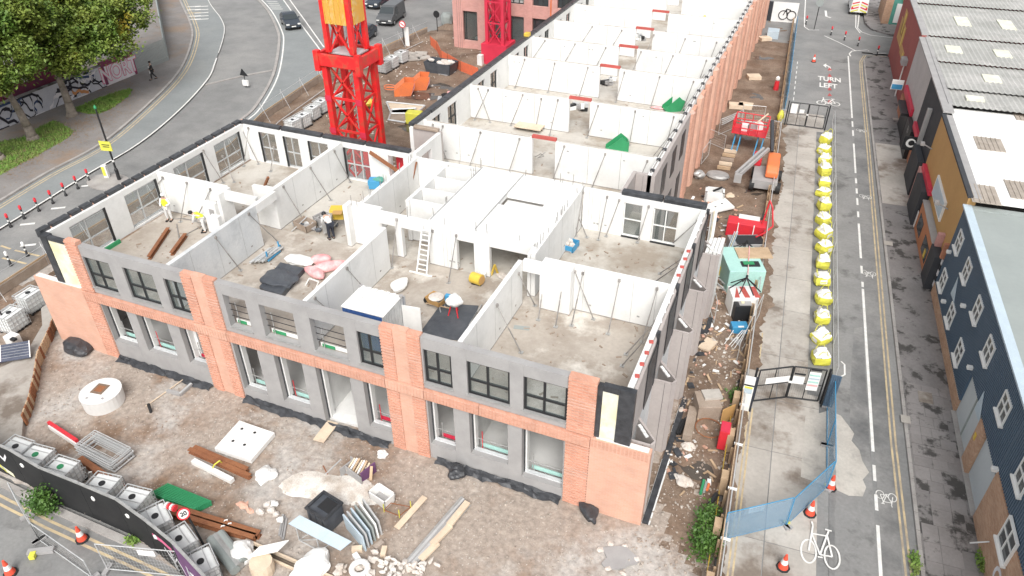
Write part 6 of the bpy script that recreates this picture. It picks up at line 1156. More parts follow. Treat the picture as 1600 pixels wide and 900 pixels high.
# ---- inside the front wing
ibeam(G(234,406,FL),G(264,361,FL),.18,.2,'steel_beam','rust brown steel beam on the floor of the left room','rust',.03); ibeam(G(269,400,FL),G(291,370,FL),.18,.2,'steel_beam','shorter rust brown beam beside the grey dividing wall','rust',.03)
one('green_board','green edge board under the left room window','board',MB().box(V((-29.2,2.9,FL+.1)),(.1,1.6,.2)),'green_paint'); one('hose','dark hose snaking over the left room floor','hose',MB().path([G(x,y,FL+.03) for x,y in ((270,342),(285,341),(300,344),(318,350),(330,345))]+[G(280,372,FL+.03),G(276,350,FL+.03)],.03,5),'prop')
one('timber_trestle','brown timber trestle in the left rear room','trestle',MB().bar(G(413,292,FL),G(419,277,FL+.9),.12).bar(G(405,312,FL),G(400,330,FL),.12).bar(G(404,308,FL+.6),G(418,320,FL),.1),'rust')
p = G(497,358,FL); o = thing('mixing_station','grey mortar mixing tubs with a yellow hopper in the second room','mixing gear',p); M_ = Matrix.Rotation(-.25,3,'Z'); tubwalls(G(510,352,FL),1.0,.7,.55,'grey_panel',o); tubwalls(G(478,356,FL+.05),.95,.7,.4,'timber_grey',o); MB().prism(gp([(500,338),(520,334),(518,347),(503,350)],FL+.9),FL+.3,FL+1.0).build('hopper','steel',o); MB().box(G(527,332,FL+.85),(.7,.6,.55),.4).build('hopper','yellow',o); MB().box(G(527,332,FL+1.13),(.5,.4,.02),.4).build('hopper_opening','ochre',o)
for k in range(8): c = G(462+k*9,352+rnd.uniform(-5,8),FL+.12); MB().blob(c,(.42,.3,.25),k+40,.35,1).build('rubble_bag',('grey_panel','tarp','galv')[k%3],o)
for k in range(4): MB().bar(G(455+k*20,362,FL+.05),G(480+k*18,338,FL+.5),.04).build('loose_tube','galv',o)
o = thing('tube_rack','blue rack of galvanised scaffold tubes','rack',G(418,405,FL))
for k in range(16): MB().tube(G(392+(k//2)*3.4+rnd.uniform(-2,2),410-(k//2)*.4+rnd.uniform(-1,1),FL+.1+.12*(k%2)),G(424+(k//2)*2.6+rnd.uniform(-3,3),388-(k//2)*.3,FL+.1+.12*(k%2)),.06,6).build('tube','galv' if k%3 else 'steel',o)
for a, c in (((419,408),(438,392)),((421,400),(438,383))): MB().bar(G(*a,FL+.1),G(*c,FL+.1),.06).build('rack_frame','sky_blue',o)
for x, y in ((419,408),(437,392)): MB().bar(G(x,y,FL),G(x,y,FL)+Z*.55,.06).build('rack_frame','sky_blue',o)
q_ = gp([(405,447),(438,409),(475,418),(462,432),(440,459),(415,453)],FL+.3); o = one('tarpaulin','dark grey tarpaulin over a pile in the second room','tarpaulin',MB().prism(q_,FL,FL+.28).blob(G(438,436,FL+.3),(2.0,1.4,.3),5,.25,3),'tarp')
one('white_sheet','white crumpled sheeting beside the tarpaulin','sheet',MB().blob(G(470,408,FL+.12),(1.7,.7,.35),17,.3,2),'white_plastic')
for k, (x, y, d, rz) in enumerate(((492,425,(1.5,.6,.5),-.3),(511,417,(2.1,.6,.55),.8),(502,405,(1.1,.6,.5),.5))): one('pink_sack','pink and white plaster sack, %s of the pile by the white wall' % ORD[k],'sack',MB().blob(G(x,y,FL+.2),d,k+3,.12,2,rz),'pink_bag','pink plaster sacks',smooth=True)
o = thing('white_trestle','white folding trestle next to the pink sacks','trestle',G(488,448,FL)); MB().path([G(477,446,FL),G(483,435,FL+.4),G(498,440,FL+.4),G(493,452,FL)],.035,5).build('frame','white_plastic',o)
# blue container
c0 = V((-12.5,1.7,FL)); o = thing('site_container','blue site container with ribbed white roof and open door','container',c0); X0, X1, YA, YB, ZT = -13.5, -11.55, .95, 2.5, FL+2.05
for x in (X0,X1-.05): 
    b = MB().bb(x,x+.05,YA,YB,FL,ZT); [b.bb(x-.02,x+.07,YA+.1+i*.2,YA+.18+i*.2,FL+.1,ZT-.1) for i in range(9)]; b.build('side_wall','blue_paint' if x == X0 else 'galv',o)
b = MB().bb(X0+.052,X1-.052,YA,YA+.05,FL,ZT); [b.bb(X0+.12+i*.2,X0+.2+i*.2,YA-.02,YA,FL+.1,ZT-.1) for i in range(9)]; b.build('front_wall','blue_paint',o); MB().bb(X0+.052,X1-.052,YB-.05,YB,FL,ZT).build('back_wall','blue_paint',o)
b = MB().bb(X0-.03,X1+.03,YA-.03,YB+.03,ZT+.002,ZT+.05); [b.bb(X0+.1+i*.3,X0+.24+i*.3,YA+.05,YB-.05,ZT+.05,ZT+.15) for i in range(6)]; b.build('roof','white_plastic',o); MB().bar((X1+.02,YB-.1,FL+.9),(X1+.85,YB+.0,FL+.9),.04,1.6).build('door','white_plastic',o)
for x in (X0,X1): MB().tube((x,YB-.05,ZT+.06),(x,YB-.05,ZT+.11),.1,10).build('corner_lug','grey_panel',o)
one('tool_bag','brown tool bag at the container door','bag',MB().blob(V((X1+.5,.95,FL+.12)),(.5,.35,.3),6,.25,2),'timber_grey'); one('aluminium_strip','white lengths leaning on the container','strip',MB().bar((X1+.12,.75,FL),(X1+.1,1.2,FL+1.3),.05).bar((X1+.25,.75,FL),(X1+.2,1.2,FL+1.3),.05),'white_plastic')
crumple(625,450,(1.0,.8,.5),'white rubble sack behind the blue container','white_plastic',22,z=FL,amp=.15)
a, c = G(651,427,FL), G(660,428,FL); tp = GY(662,362,7.9); o = thing('ladder','white step ladder leaning on the door wall','ladder',a); tl = V((a.x+.05,7.85,FL+2.3)); tr = tl+V((.42,0,0)); c = a+V((.55,0,0))
MB().bar(a,tl,.06).build('stile','white_plastic',o); MB().bar(c,tr,.06).build('stile','white_plastic',o)
for k in range(1,10): MB().bar(a.lerp(tl,k/10),c.lerp(tr,k/10),.04,.05).build('rung','white_plastic',o)
MB().bar(a+V((-.4,0,.03)),c+V((.3,0,.03)),.08,.05).build('foot_bar','white_plastic',o)
p = G(748,443,FL); o = thing('fan_heater','yellow drum fan heater by the door wall','heater',p); MB().tube(p+V((-.35,.0,.3)),p+V((.2,-.1,.3)),.27,16).build('drum','yellow',o); MB().tube(p+V((.2,-.1,.3)),p+V((.23,-.11,.3)),.22,16).build('grille','ochre',o); MB().box(p+V((-.05,0,.04)),(.5,.4,.06)).build('base','black_metal',o)
crumple(755,432,(.35,.3,.45),'white bucket sack behind the yellow heater','white_plastic',23,z=FL); one('yellow_barrier','yellow folding sign frame in the opening','sign frame',MB().bar(G(768,430,FL),G(773,414,FL+.7),.08).bar(G(778,428,FL),G(773,414,FL+.7),.08),'yellow'); crumple(785,432,(.6,.4,.15),'scattered pale debris in the opening right of the heater','rubble',24,'debris','debris',z=FL)
p = G(683,482,FL); o = thing('wheelbarrow','cream wheelbarrow with orange rim standing on the floor','wheelbarrow',p); M_ = Matrix.Rotation(-.25,3,'Z'); tubwalls(p+Z*.35,.7,.5,.3,'ochre',o,.03,1.25); MB().lathe(p+Z*.6,[(.3,0),(.36,.06),(.1,.1)],12).build('load','rubble',o); MB().tube(p+V((-.55,.1,.2)),p+V((-.55,.2,.2)),.2,12).build('wheel','rubber',o)
for s_ in (-1,1): MB().bar(p+V((-.5,s_*.12,.25)),p+V((.8,s_*.3,.45)),.04).build('handle','timber',o); MB().bar(p+V((.3,s_*.22,0)),p+V((.25,s_*.22,.4)),.04).build('leg','galv',o)
p = G(711,492,FL); o = thing('cement_mixer','white cement mixer with red legs on the black sheet','mixer',p); MB().blob(p+V((0,0,.85)),(.75,.6,.62),3,.2,3,.4,.05).build('drum','white_plastic',o)
for x, y in ((-.25,-.2),(.25,-.2),(0,.3)): MB().tube(p+V((x,y,0)),p+V((x*.3,y*.3,.8)),.03).build('leg','red',o)
MB().box(p+V((-.35,.1,.8)),(.25,.2,.3)).build('motor','sky_blue',o)
q_ = gp([(657,519),(690,474),(748,478),(740,500),(715,532),(680,528)],FL+.01); one('black_sheet','black plastic sheet spread under the cement mixer','sheet',MB().prism(q_,FL+.004,FL+.03),'tarp')
for k in range(3): one('mesh_offcut','thin steel offcut, %s along the right edge of the black sheet' % ORD[k],'offcut',MB().bar(G(733+k*5,508-k*8,FL+.08),G(745+k*4,488-k*6,FL+.08),.05),'steel')
p = G(884,386,FL); o = thing('rubble_crate','blue crate of white rubble on the floor right of the core','crate',p); M_ = Matrix.Rotation(-.1,3,'Z'); tubwalls(p,1.15,.8,.35,'sky_blue',o,.04,1.02)
for k in range(8): MB().blob(p+V((rnd.uniform(-.4,.4),rnd.uniform(-.25,.25),.3)),(.35,.3,.3),k,.3,1).build('rubble_piece','rubble',o)
o = thing('water_pump','teal and blue pump unit by the rear window of the second room','pump',G(585,290,FL)); MB().box(G(586,286,FL+.3),(.7,.6,.5),.3).build('housing','sky_blue',o); MB().blob(G(592,280,FL+.55),(.7,.5,.3),3,.25,2).build('cover','teal',o)
one('brown_plank','brown plank leaning across the rear doorway','plank',MB().bar(V((-20.2,14.2,FL+2.2)),V((-18.2,14.2,FL+1.2)),.08,.22),'rust'); one('white_box','low white box by the rear doorway','box',MB().box(G(594,276,FL+.25),(.7,.4,.5)),'white_plastic'); one('red_cabinet','red cabinet seen through the rear doorway','cabinet',MB().bb(-19.1,-18.5,15.2,15.8,FL-.3,FL+1.7),'red')
one('red_brace','rust red raking shore in the core corridor','shore',MB().bar(GX(651,253,-17.05),G(636,319,FL),.07),'rust')
one('blue_stain_cloth','flat blue rag on the front right room floor','rag',MB().box(G(815,512,FL+.01),(.7,.25,.02),.2),'grey_flat')
# ---- rear wing
o = thing('board_pallet','cream pallet of boards in the second rear bay','pallet',G(828,200,FL)); [MB().box(G(827,197,FL+.08+.12*k),(1.9,.95,.07),-.0).build('board',('timber_pale','white_plastic','timber_pale')[k],o) for k in range(3)]
def chute(p, label, rz, s_):
    o = thing('green_chute',label,'chute',p); M = Matrix.Rotation(rz,3,'Z')
    def t(x,y,z): return p+M@V((x*s_,y*s_,z*s_))
    MB().extr([t(-1,-.5,0),t(.9,-.5,.0),t(.9,-.5,1.0),t(.3,-.5,1.5),t(-1,-.5,.4)],M@V((0,.05,0))).build('side_plate','green_paint',o); MB().extr([t(-1,.5,0),t(.9,.5,.0),t(.9,.5,1.0),t(.3,.5,1.5),t(-1,.5,.4)],M@V((0,.05,0))).build('side_plate','green_paint',o); MB().extr([t(-1,-.45,.12),t(.85,-.45,.45),t(.85,.45,.45),t(-1,.45,.12)],(0,0,.05)).build('ramp','green_paint',o); MB().extr([t(.9,-.45,0),t(.9,.45,0),t(.9,.45,1),t(.9,-.45,1)],M@V((.05,0,0))).build('end_plate','green_paint',o)
chute(G(964,236,FL),'nearer green metal chute in the rear wing',.35,.72); chute(G(1052,172,FL),'farther green metal chute near the right rear wall',.55,.72)
o = thing('red_trolley','small red and white trolley in the third rear bay','trolley',G(995,157,FL)); p = G(995,157,FL); MB().box(p+V((0,0,.45)),(.8,.5,.5)).build('body','red',o); [MB().bar(p+V((x,.2,.6)),p+V((x,.3,1.7)),.1).build('upright','crimson',o) for x in (-.3,.3)]; MB().box(p+V((0,.1,.95)),(.75,.5,.4)).build('load','white_plastic',o)
for k, (x, y, l) in enumerate(((950,133,'third'),(905,172,'second'),(997,62,'fifth'))): p = G(x,y,FL); o = thing('equipment_pile','grey equipment pile in the doorway of the %s cross wall' % l,'equipment',p); [MB().box(p+V((rnd.uniform(-.5,.5),rnd.uniform(-.3,.3),.15+.15*(i%3))),(.5,.25,.25),rnd.uniform(0,3)).build('item',('grey_panel','galv','white_plastic','black_metal')[i%4],o) for i in range(8)]
one('teal_plank','pale teal plank leaning in the fourth rear bay','plank',MB().bar(G(1021,108,FL+.3),G(1064,114,FL+.3),.1,.14),'pale_trim')
o = thing('tube_heap','heap of grey scaffold tubes in the far rear bay','tubes',G(1070,52,FL)); [MB().tube(G(1038+k*8,50,FL+.1),G(1062+k*7,43+k*1.2,FL+.5),.04,5).build('tube','galv' if k%2 else 'prop',o) for k in range(7)]
one('red_debris','small reddish debris near the farther green chute','debris',MB().blob(G(1027,168,FL+.1),(.9,.3,.2),3,.35,2),'pink_bag'); one('yellow_clamp','yellow clamp on the rear left wall head','clamp',MB().box(V((-19.62,37.5,T+.3)),(.4,.5,.25)),'yellow')
one('cable_loops','dark cable loops on the floor of the first rear doorway','cable',MB().path([G(x,y,FL+.03) for x,y in ((836,245),(845,240),(850,244),(840,247),(852,238))],.02,5),'prop')
for k in range(5): one('rebar_bundle','grey rebar, %s on the floor before the first cross wall' % ORD[k],'rebar',MB().bar(G(800,262+k,FL+.03),G(832-k*3,267+k*.6,FL+.03),.03),'prop','loose rebar')
# ---- rear yard around the crane
p = G(690,112); o = thing('waste_skip','dark skip with white rubbish beside the orange net','skip',p); M_ = Matrix.Rotation(-.05,3,'Z'); tubwalls(p,2.6,1.5,1.05,'tarp',o,.06,1.15); b = MB(); [b.blob(p+V((rnd.uniform(-1.2,1.2),rnd.uniform(-.6,.6),.95)),(.8,.6,.4),k,.3,1) for k in range(12)]; b.build('rubbish','rubble',o)['kind'] = 'stuff'
def hopper(px, py, rz, l): p = G(px,py); o = thing('tipping_hopper',l,'hopper',p); M = Matrix.Rotation(rz,3,'Z'); t = lambda x,y,z: p+M@V((x,y,z)); [MB().extr([t(-.9,y,0),t(.6,y,0),t(1.0,y,1.2),t(.1,y,1.3),t(-.9,y,.5)],M@V((0,.05,0))).build('side_plate','orange',o) for y in (-.75,.7)]; MB().extr([t(-.9,-.7,.5),t(.1,-.7,1.3),t(.1,.7,1.3),t(-.9,.7,.5)],(0,0,-.05)).build('back_plate','orange',o); MB().extr([t(-.9,-.7,0),t(.6,-.7,0),t(.6,.7,0),t(-.9,.7,0)],(0,0,.05)).build('base','orange',o); MB().extr([t(.6,-.7,.05),t(.95,-.7,.75),t(.95,.7,.75),t(.6,.7,.05)],(.03,0,0)).build('lip','pink_bag',o)
hopper(632,146,.5,'nearer orange tipping hopper right of the crane'); hopper(656,137,.5,'farther orange tipping hopper nearest the skip'); p = G(612,143); one('rebar_coil','rusty coil of bars beside the orange hoppers','coil',MB().path([p+V((.7*math.cos(t),.5*math.sin(t),.2+.03*t)) for t in [i*.5 for i in range(26)]],.04,5),'orange')
p = G(648,192); one('yellow_tank','yellow plastic tank behind the rear wing corner','tank',MB().box(p+Z*.5,(1.3,.9,1.0),.15),'acid',bev=.08); p = G(576,168); one('yellow_pump','yellow machine seen beyond the crane legs','machine',MB().blob(p+Z*.5,(1.0,.8,.9),4,.2,2),'yellow')
for k, (pts, l) in enumerate((([(604,160),(664,166),(650,178),(612,178)],'timber decking pad right of the crane'),([(607,188),(632,192),(650,170),(612,172)],'lower concrete pad right of the crane'))): P_ = gp(pts,.2); o = thing('concrete_pad_frame',l,'pad',G(*pts[0])); MB().prism(P_,.0,.2).build('pad','timber_grey' if k else 'timber_pale',o); MB().path([V((*x,.25)) for x in P_+[P_[0]]],.08,4).build('edge_rail','galv',o)
p = G(703,155); o = thing('pink_machine','pink and black machine on a pallet behind the rear wing','machine',p); MB().box(p+V((.3,0,.4)),(.9,.6,.6),.4).build('cover','pink_bag',o); MB().blob(p+V((-.5,0,.3)),(.8,.6,.5),3,.3,1).build('engine','black_metal',o); MB().box(p+Z*.06,(2.2,1,.1),.4).build('pallet','galv',o)
NP = [G(x,y) for x,y in ((673,72),(683,80),(690,95),(700,100),(720,112),(747,122))]; o = thing('orange_net','orange plastic net barrier winding past the skip','barrier',NP[0])
for a, c in zip(NP,NP[1:]): MB().extr([a,c,c+Z*1.0,a+Z*1.05],(.02,.02,0)).build('net','orange_net',o); MB().tube(a,a+Z*1.15,.03).build('stake','rust',o)
for k, (x, y) in enumerate(((642,84),(650,88),(658,83),(646,92),(662,90),(748,84),(722,92))): one('paving_piece','pale flat slab, %s scattered in the rear yard' % ORD[k],'slab',MB().box(G(x,y,.12),(1.3,.9,.12),.2*k),'concrete_road')
for k, (x, y, d) in enumerate(((705,45,(3,2,1.2)),(698,60,(2.4,1.6,.8)),(735,88,(3,1.8,.6)))): one('spoil_heap','brown spoil heap, %s near the pink building' % ORD[k],'spoil heap',MB().blob(G(x,y),d,k+60,.25,3),'mud')
p = G(700,42); one('wrapped_bundle','grey plastic wrapped bundle beside the pink building corner','bundle',MB().blob(p+Z*.8,(1.6,1.6,1.8),5,.15,2),'grey_flat')
p = G(742,75); one('site_bucket','white bucket in front of the pink building','bucket',MB().lathe(p,[(.2,0),(.25,.6)],10),'white_plastic'); 
# ---- side yard
p = G(1192,296); o = thing('boom_lift','red and grey boom lift with red cage in the side yard','boom lift',p); rz = SA
def t(x,y,z): return p+Matrix.Rotation(rz,3,'Z')@V((x*1.3,y*1.15,z*1.2))
MB().box(t(0,.5,.55),(1.7,2.5,.6),rz).build('chassis','grey_panel',o)
for x in (-.75,.6):
    for y in (-.35,1.4): MB().tube(t(x,y,.38),t(x+.25,y,.38),.38,16).build('wheel','rubber',o); 
b = MB(); prof = [(-.2,.85),(-.2,1.2),(.2,1.5),(2.2,1.5),(2.4,1.3),(2.4,.85)]; b.extr([t(-.05,y,z) for y,z in prof],Matrix.Rotation(rz,3,'Z')@V((.85,0,0))).build('engine_cover','orange',o,bev=.12)
b = MB().extr([t(-.8,y,z) for y,z in ((1.4,.8),(1.4,1.3),(2.6,1.3),(2.6,.8))],Matrix.Rotation(rz,3,'Z')@V((.6,0,0))).build('engine_cover','red',o,bev=.1)
for x in (-.55,-.3): MB().bar(t(x-1.0,-.3,.9),t(x+.2,2.0,1.75),.16,.22).build('boom_arm','grey_panel',o)
MB().bar(t(.1,2.0,1.6),t(-.2,3.4,3.0),.2,.24).build('boom_arm','charcoal',o); MB().box(t(-1.4,-.4,.7),(.5,.4,.6),rz).build('boom_head','grey_panel',o)
p = G(1165,240); cg = thing('lift_cage','red railed lift platform on blue trestles','platform',p); fz = 1.5; A = [p+V((x,y,fz)) for x,y in ((-1.3,0),(1.2,-.1),(1.2,1.8),(-1.3,1.9))]
MB().extr(A,(0,0,.06)).build('deck','red',cg)
for zz in (.5,1.0): MB().path([a+Z*zz for a in A+[A[0]]],.045,5).build('guard_rail','red',cg)
for a, c in zip(A,A[1:]+A[:1]):
    for k in range(4): MB().tube(a.lerp(c,k/4),a.lerp(c,k/4)+Z*1.0,.035,5).build('post','red',cg)
for x in (-1.1,-.7,.6,1.0): MB().bar(p+V((x,-.3,0)),p+V((x+.1,.5,fz)),.08).build('trestle_leg','sky_blue',cg); MB().bar(p+V((x,1.6,0)),p+V((x,1.5,fz)),.08).build('trestle_leg','sky_blue',cg)
for k in range(3): MB().box(p+V((-.5+.5*k,.8+.3*k,fz+.3)),(.5,.5,.5),.3*k).build('load','white_plastic' if k!=1 else 'grey_panel',cg)
MB().bar(p+V((.3,.2,fz+.9)),p+V((1.0,1.6,fz+1.3)),.08).build('pole','timber_pale',cg)
for k in range(6): one('sleeper','timber sleeper, %s from near end left of the blue trestles' % ORD[k],'sleeper',MB().box(G(1131+k*2.6,262-k*6.5,.12),(.95,.26,.2),.05),('timber','timber_pale','timber_grey')[k%3],'laid timber sleepers')
mesh_panel(G(1103,222),G(1131,234),1.1,'crowd barrier beside the sleepers in the side yard',feet=False); mesh_panel(G(1122,212),G(1158,196),1.3,'mesh panel lying behind the red platform',feet=False); mesh_panel(G(1158,190),G(1192,193),1.4,'mesh panel standing behind the red platform',feet=False); mesh_panel(G(1192,215),G(1214,220),1.5,'mesh panel between red platform and far gate',feet=False); mesh_panel(G(1095,258),G(1107,243),1.2,'wire panel leaning on the pleated brick wall',feet=False)
for k in range(4): one('bundled_mesh','grey wire mesh sheet, %s of the bundle behind the platform' % ORD[k],'mesh',MB().bar(G(1128,195-k*3,.5+.1*k),G(1156,181-k*2,.5+.1*k),.08,.04),'galv','bundled mesh sheets')
p = G(1121,277); one('wire_coil','round coil of clear wrapped cable in the mud','coil',MB().lathe(p,[(.75,0),(.85,.15),(.75,.3),(.3,.32)],20,1,.7),'steel'); crumple(1092,278,(.9,.6,.6),'grey plastic bundle against the pleated wall','steel',71,'plastic_bundle','bundle')
p = G(1115,312); o = thing('concrete_planter','square white concrete chamber with open top','chamber',p); M_ = Matrix.Rotation(.15,3,'Z'); tubwalls(p,1.3,.9,.75,'white_concrete',o,.14,1.0); MB().bar(p+V((-.1,-.2,.75)),p+V((.4,.3,.9)),.1).build('bar','black_metal',o)
crumple(1141,306,(.8,.5,.1),'flat pale patch of cement beside the chamber','timber_pale',72,'cement_patch','cement')
for k in range(4): a = G(1107+k*1.5,378,.3); c = G(1113+k*1.8,335,.3); one('white_section','long white wall section, %s of the stack by the right wall' % ORD[k],'section',MB().bar(a+Z*(.1*k),c+Z*(.1*k),.18,.14),('white_plastic','galv','insulation','white_plastic')[k],'white wall sections')
for k in range(4): MB_ = MB().bb(-.75+k*.2,-.58+k*.2,14.75,16.3,0,4.0+.05*k); one('white_panel_rack','upright white panel, %s behind the last grey fin' % ORD[k],'panel',MB_,'white_plastic','upright white panels')
o = thing('red_toolbox','large red steel site toolbox with white sheet on top','toolbox',G(1165,370)); a, c = G(1134,362,.0), G(1194,372,.0); MB().bar(a+Z*.5,c+Z*.5,.95,1.0).build('box','red',o,bev=.05); MB().bar(a+Z*1.03+V((.6,.5,0)),c+Z*1.03+V((-.5,.45,0)),.5,.05).build('sheet','white_plastic',o); [MB().box(a.lerp(c,f)+V((0,-.5,.6)),(.06,.05,.9)).build('strap','white_plastic',o) for f in (.3,.7)]
crumple(1144,388,(1.1,.8,.6),'white plastic sheeting in front of the red toolbox','white_plastic',73)
def bx(px0, px1, py, d, h, name, label, cat, mt, z=0): a, c = G(px0,py), G(px1,py); m = (a+c)/2; o = thing(name,label,cat,m); w = (c-a).length; ang = hd(a,c); MB().box(m+V((-math.sin(ang)*d/2,math.cos(ang)*d/2,h/2)),(w,d,h),ang).build('body',mt,o,bev=.03); return o, m, w, ang
o, m, w, an = bx(1134,1190,458,2.6,1.5,'site_cabin','mint green site cabin with a rusty brown roof','cabin','mint'); MB().box(m+V((0,2.0,1.54)),(w*.96,1.1,.08),an).build('roof_board','timber',o); MB().box(m+V((0,.75,1.53)),(w*.5,.5,.06),an).build('hatch','black_metal',o); MB().box(m+V((-.1,.75,1.57)),(w*.3,.3,.03),an).build('hatch_panel','green_paint',o)
def spider(p, label):
    o = thing('lifting_chains',label,'lifting gear',p); q = random.Random(int(p.x*99)%77); top = p+Z*.75
    for k in range(7): t_ = k*.9; MB().bar(top,p+V((.85*math.cos(t_),.65*math.sin(t_),.05)),.05).build('leg','black_metal',o)
    MB().tube(top,top+Z*.15,.07).build('hub','black_metal',o); return o
spider(G(1163,452,1.5),'black spider-shaped lifting gear on the mint cabin'); spider(G(1164,395,1.0),'black spider-shaped lifting gear behind the mint cabin')
o, m, w, an = bx(1140,1188,402,1.2,.9,'grey_bin','grey open bin holding lifting gear','bin','grey_panel'); MB().box(m+V((0,.6,.92)),(w*.9,1.0,.03),an).build('lining','black_metal',o)
c_ = G(1189,372,0); one('red_chain','red and white plastic chain hanging from a red pole','chain',MB().path([c_+Z*1.0+V((-.1,0,0)),c_+V((.05,.2,2.6)),c_+V((.3,-.1,2.3)),c_+V((.55,-.4,1.2)),c_+V((.1,-1.2,1.0)),c_+V((-.25,-1.9,1.1))],.05,5),'red'); one('red_pole','slim red and white pole on the mint cabin','pole',MB().tube(G(1168,440,1.5),G(1171,385,1.6),.03),'pink_bag')
o = thing('glass_stack','stack of pale glass panes leaning by the mint cabin','glass panes',G(1135,420))
for k in range(3): a, c = G(1131+k*2.5,416), G(1143+k*2.5,385); MB().extr([a,c,c+Z*1.1,a+Z*1.1],(.04,0,0)).build('pane',('pale_trim','insulation','pale_trim')[k],o)
for k, (x, y) in enumerate(((1121,428),(1134,427))): one('yellow_bucket','yellow bucket, %s of two left of the mint cabin' % ('left','right')[k],'bucket',MB().lathe(G(x,y),[(.25,0),(.3,.65),(.26,.66)],14),'yellow')
o = thing('blue_stairs_frame','pale metal steps frame left of the mint cabin','steps',G(1135,440)); [MB().bar(G(1118+k*5,440-k*5,.3),G(1134+k*5,455-k*5,.3),.06).build('tread','galv',o) for k in range(4)]
o, m, w, an = bx(1140,1180,494,1.2,1.2,'striped_barrier','red and white striped box barrier at the end of the cabin','barrier','white_plastic'); hw_ = w/2; dx = V((math.cos(an),math.sin(an),0))
for f in (-.9,-.1,.7): a = m+dx*(f*hw_)+V((0,-.01,1.22)); MB().extr([m+dx*(f*hw_)+V((0,.05,1.215)),m+dx*((f+.4)*hw_)+V((0,.05,1.215)),m+dx*(max(-1,f-.3)*hw_)+V((0,1.15,1.215)),m+dx*(max(-1,f-.7)*hw_)+V((0,1.15,1.215))],(0,0,.01)).build('stripe','lintel_red',o)
o, m, w, an = bx(1145,1169,502,.8,1.0,'generator_box','open black equipment box below the striped barrier','equipment box','black_metal'); MB().box(m+V((0,.4,1.01)),(w*.8,.6,.02),an).build('panel','grey_panel',o); MB().box(m+V((-.1,.3,1.05)),(.15,.15,.1),an).build('knob','insulation',o)
o, m, w, an = bx(1143,1168,522,.55,.45,'welding_set','small blue welding set with cables','welder','sky_blue'); MB().box(m+V((0,.05,.46)),(w*.35,.12,.02),an).build('label_plate','white_plastic',o)
for k, (x0, x1) in enumerate(((1146,1122),(1160,1129),(1163,1135),(1165,1143))): MB().path([G(x0,516,.45),G((x0+x1)/2+3,530,.25),G(x1,551,.1)],.02,5).build('cable','white_plastic',o)
slab([(1127,527),(1160,530),(1150,554),(1118,549)],.03,.12,'grey_board','grey flat board crossed by cables on the ground','grey_panel',cat='board'); crumple(1133,558,(1.4,.3,.2),'row of orange sand spilled under the grey board','brick_pale',74,'sand_spill','sand')
mesh_panel(G(1150,568),G(1186,492),1.3,'wire fence panel leaning beside the grey board',feet=False); mesh_panel(G(1115,507),G(1107,475),1.4,'wire panel standing against the third grey fin',feet=False)
slab([(1091,541),(1105,526),(1122,534),(1108,548)],.2,.3,'pink_board','pinkish broken board lying on the spoil','pink_bag' if False else 'timber_pale',cat='board'); slab([(1086,548),(1112,549),(1108,556),(1084,553)],.05,.12,'black_sheet_piece','black plastic piece under the pinkish board','membrane',cat='sheet')
o, m, w, an = bx(1088,1124,660,1.1,.95,'concrete_block_chamber','grey-brown concrete chamber with orange side in the spoil','chamber','timber_grey'); MB().box(m+V((-.1,.8,1.0)),(w*.8,.6,.12),an+.1).build('lid','concrete_road',o); MB().extr([m+V((w*.5,0,0)),m+V((w*.5+.45,.5,0)),m+V((w*.5+.45,.5,1.05)),m+V((w*.5,0,1.0))],(.04,.02,0)).build('orange_sheet','ochre',o)
o = thing('red_box','tall red plastic box standing by the timber hoarding','box',G(1126,702)); a = G(1126,703); MB().box(a+V((0,.35,.55)),(.42,.7,1.1),SA).build('body','red',o,bev=.03); MB().box(a+V((0,.3,1.12)),(.38,.6,.03),SA).build('lid','crimson',o)
for k in range(2): one('black_pipe','short black pipe, %s of two on the spoil' % ('upper','lower')[k],'pipe',MB().tube(G(1058+k*4,678,.15),G(1067+k*4,656,.15),.07,10),'black_metal')
seg1 = seg(G(1072,692),G(1082,646),.4,.45); one('concrete_sleeper','brown concrete sleeper beside the black pipes','sleeper',seg1,'timber_grey'); one('hose_coil','dark hose coil lying on the spoil','hose',MB().path([G(1106,676)+V((.6*math.cos(t),.6*math.sin(t),.3)) for t in [i*.5 for i in range(20)]],.025,5),'rust')
crumple(1066,752,(.8,.6,.25),'pale broken concrete lump in the side yard','rubble',81,'concrete_lump','concrete'); crumple(1076,700,(.7,.4,.3),'pale stone at the trench edge','rubble',82,'concrete_lump','stone')
for k, (m_, l) in enumerate((('green_paint','green'),('grey_flat','grey'),('orange','orange'))): one('duct_pipe','short %s duct pipe lying by the hoarding' % l,'pipe',MB().tube(G(1096+(k-.3)*5,772-k*3,.1),G(1101+(k-.3)*4,750+k*3,.1),.06,8),m_)
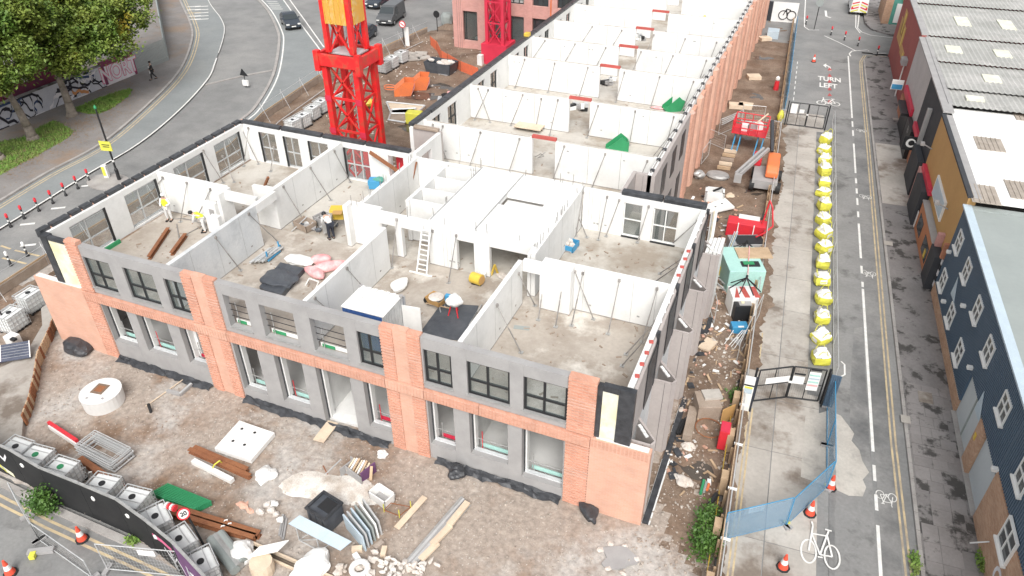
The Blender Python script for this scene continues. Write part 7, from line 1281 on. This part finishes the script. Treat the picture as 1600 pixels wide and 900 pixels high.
one('black_duct','bent black duct by the dark green bush','duct',MB().tube(G(1108,790,.2),G(1120,772,.3),.11,10),'black_metal'); one('yellow_rope','yellow rope along the inside of the hoarding','rope',MB().path([S(2.75,v_,.15+.5*abs(math.sin(v_))*(.6)) for v_ in (-3,-1,1,3,5,7)],.018,5),'yellow')
for k in range(9): q = random.Random(k+90); one('site_debris','small pale debris piece, %s up the side yard' % ORD[k],'debris',MB().blob(G(1050+q.uniform(0,70)+k*8,640-k*32,.1),(q.uniform(.2,.6),q.uniform(.2,.5),.2),k,.35,1),('rubble','white_plastic','timber_pale')[k%3],'pale debris')
for k, (x, y) in enumerate(((1165,165),(1150,165),(1178,120),(1195,60))): one('block_pallet','pale pallet, %s in the far side yard' % ORD[k],'pallet',MB().box(G(x,y,.15),(1.2,1.0,.3),.2*k),'timber_pale')
p = G(1212,140); o = thing('red_white_cone_sign','red and white marker on the far hoarding','marker',p); MB().lathe(p,[(.25,0),(.2,.8)],10).build('base','red',o); MB().blob(p+Z*1.05,(.45,.4,.5),3,.1,1).build('top','white_plastic',o)
for nm, mt, lab, n, sz in (('timber_offcuts','timber','brown timber offcuts strewn through the muddy side yard',90,(.35,.07,.04)),('plastic_scraps','membrane','black plastic scraps strewn along the foot of the grey fins',60,(.3,.2,.05)),('pale_scraps','white_plastic','white packaging scraps strewn through the side yard',60,(.22,.12,.03)),('broken_brick','brick_pale','broken orange bricks lying in the side yard mud',70,(.2,.1,.07))):
    b = MB(); q = random.Random(len(nm)*7)
    for _ in range(n):
        v_ = q.uniform(2, 30); u_ = q.uniform(.5, 2.8) if mt != 'membrane' else q.uniform(.35, .9); p = S(u_+(-.0 if v_ < 14 else -q.uniform(0, 3)), v_); k = q.uniform(.4, 1.5); b.box((p.x, p.y, hgt(p.x, p.y)+.05), (sz[0]*k, sz[1]*k, sz[2]), M=Matrix.Rotation(q.uniform(0, 6), 3, 'Z') @ Matrix.Rotation(q.uniform(-.4, .4), 3, 'Y'))
    tag(b.build(nm, mt), lab, 'debris', kind='stuff')
p = G(1207,58); one('far_box','pale blue box beside the far site hoarding','box',MB().box(p+Z*.4,(1.2,1.4,.8),SA),'pale_trim')
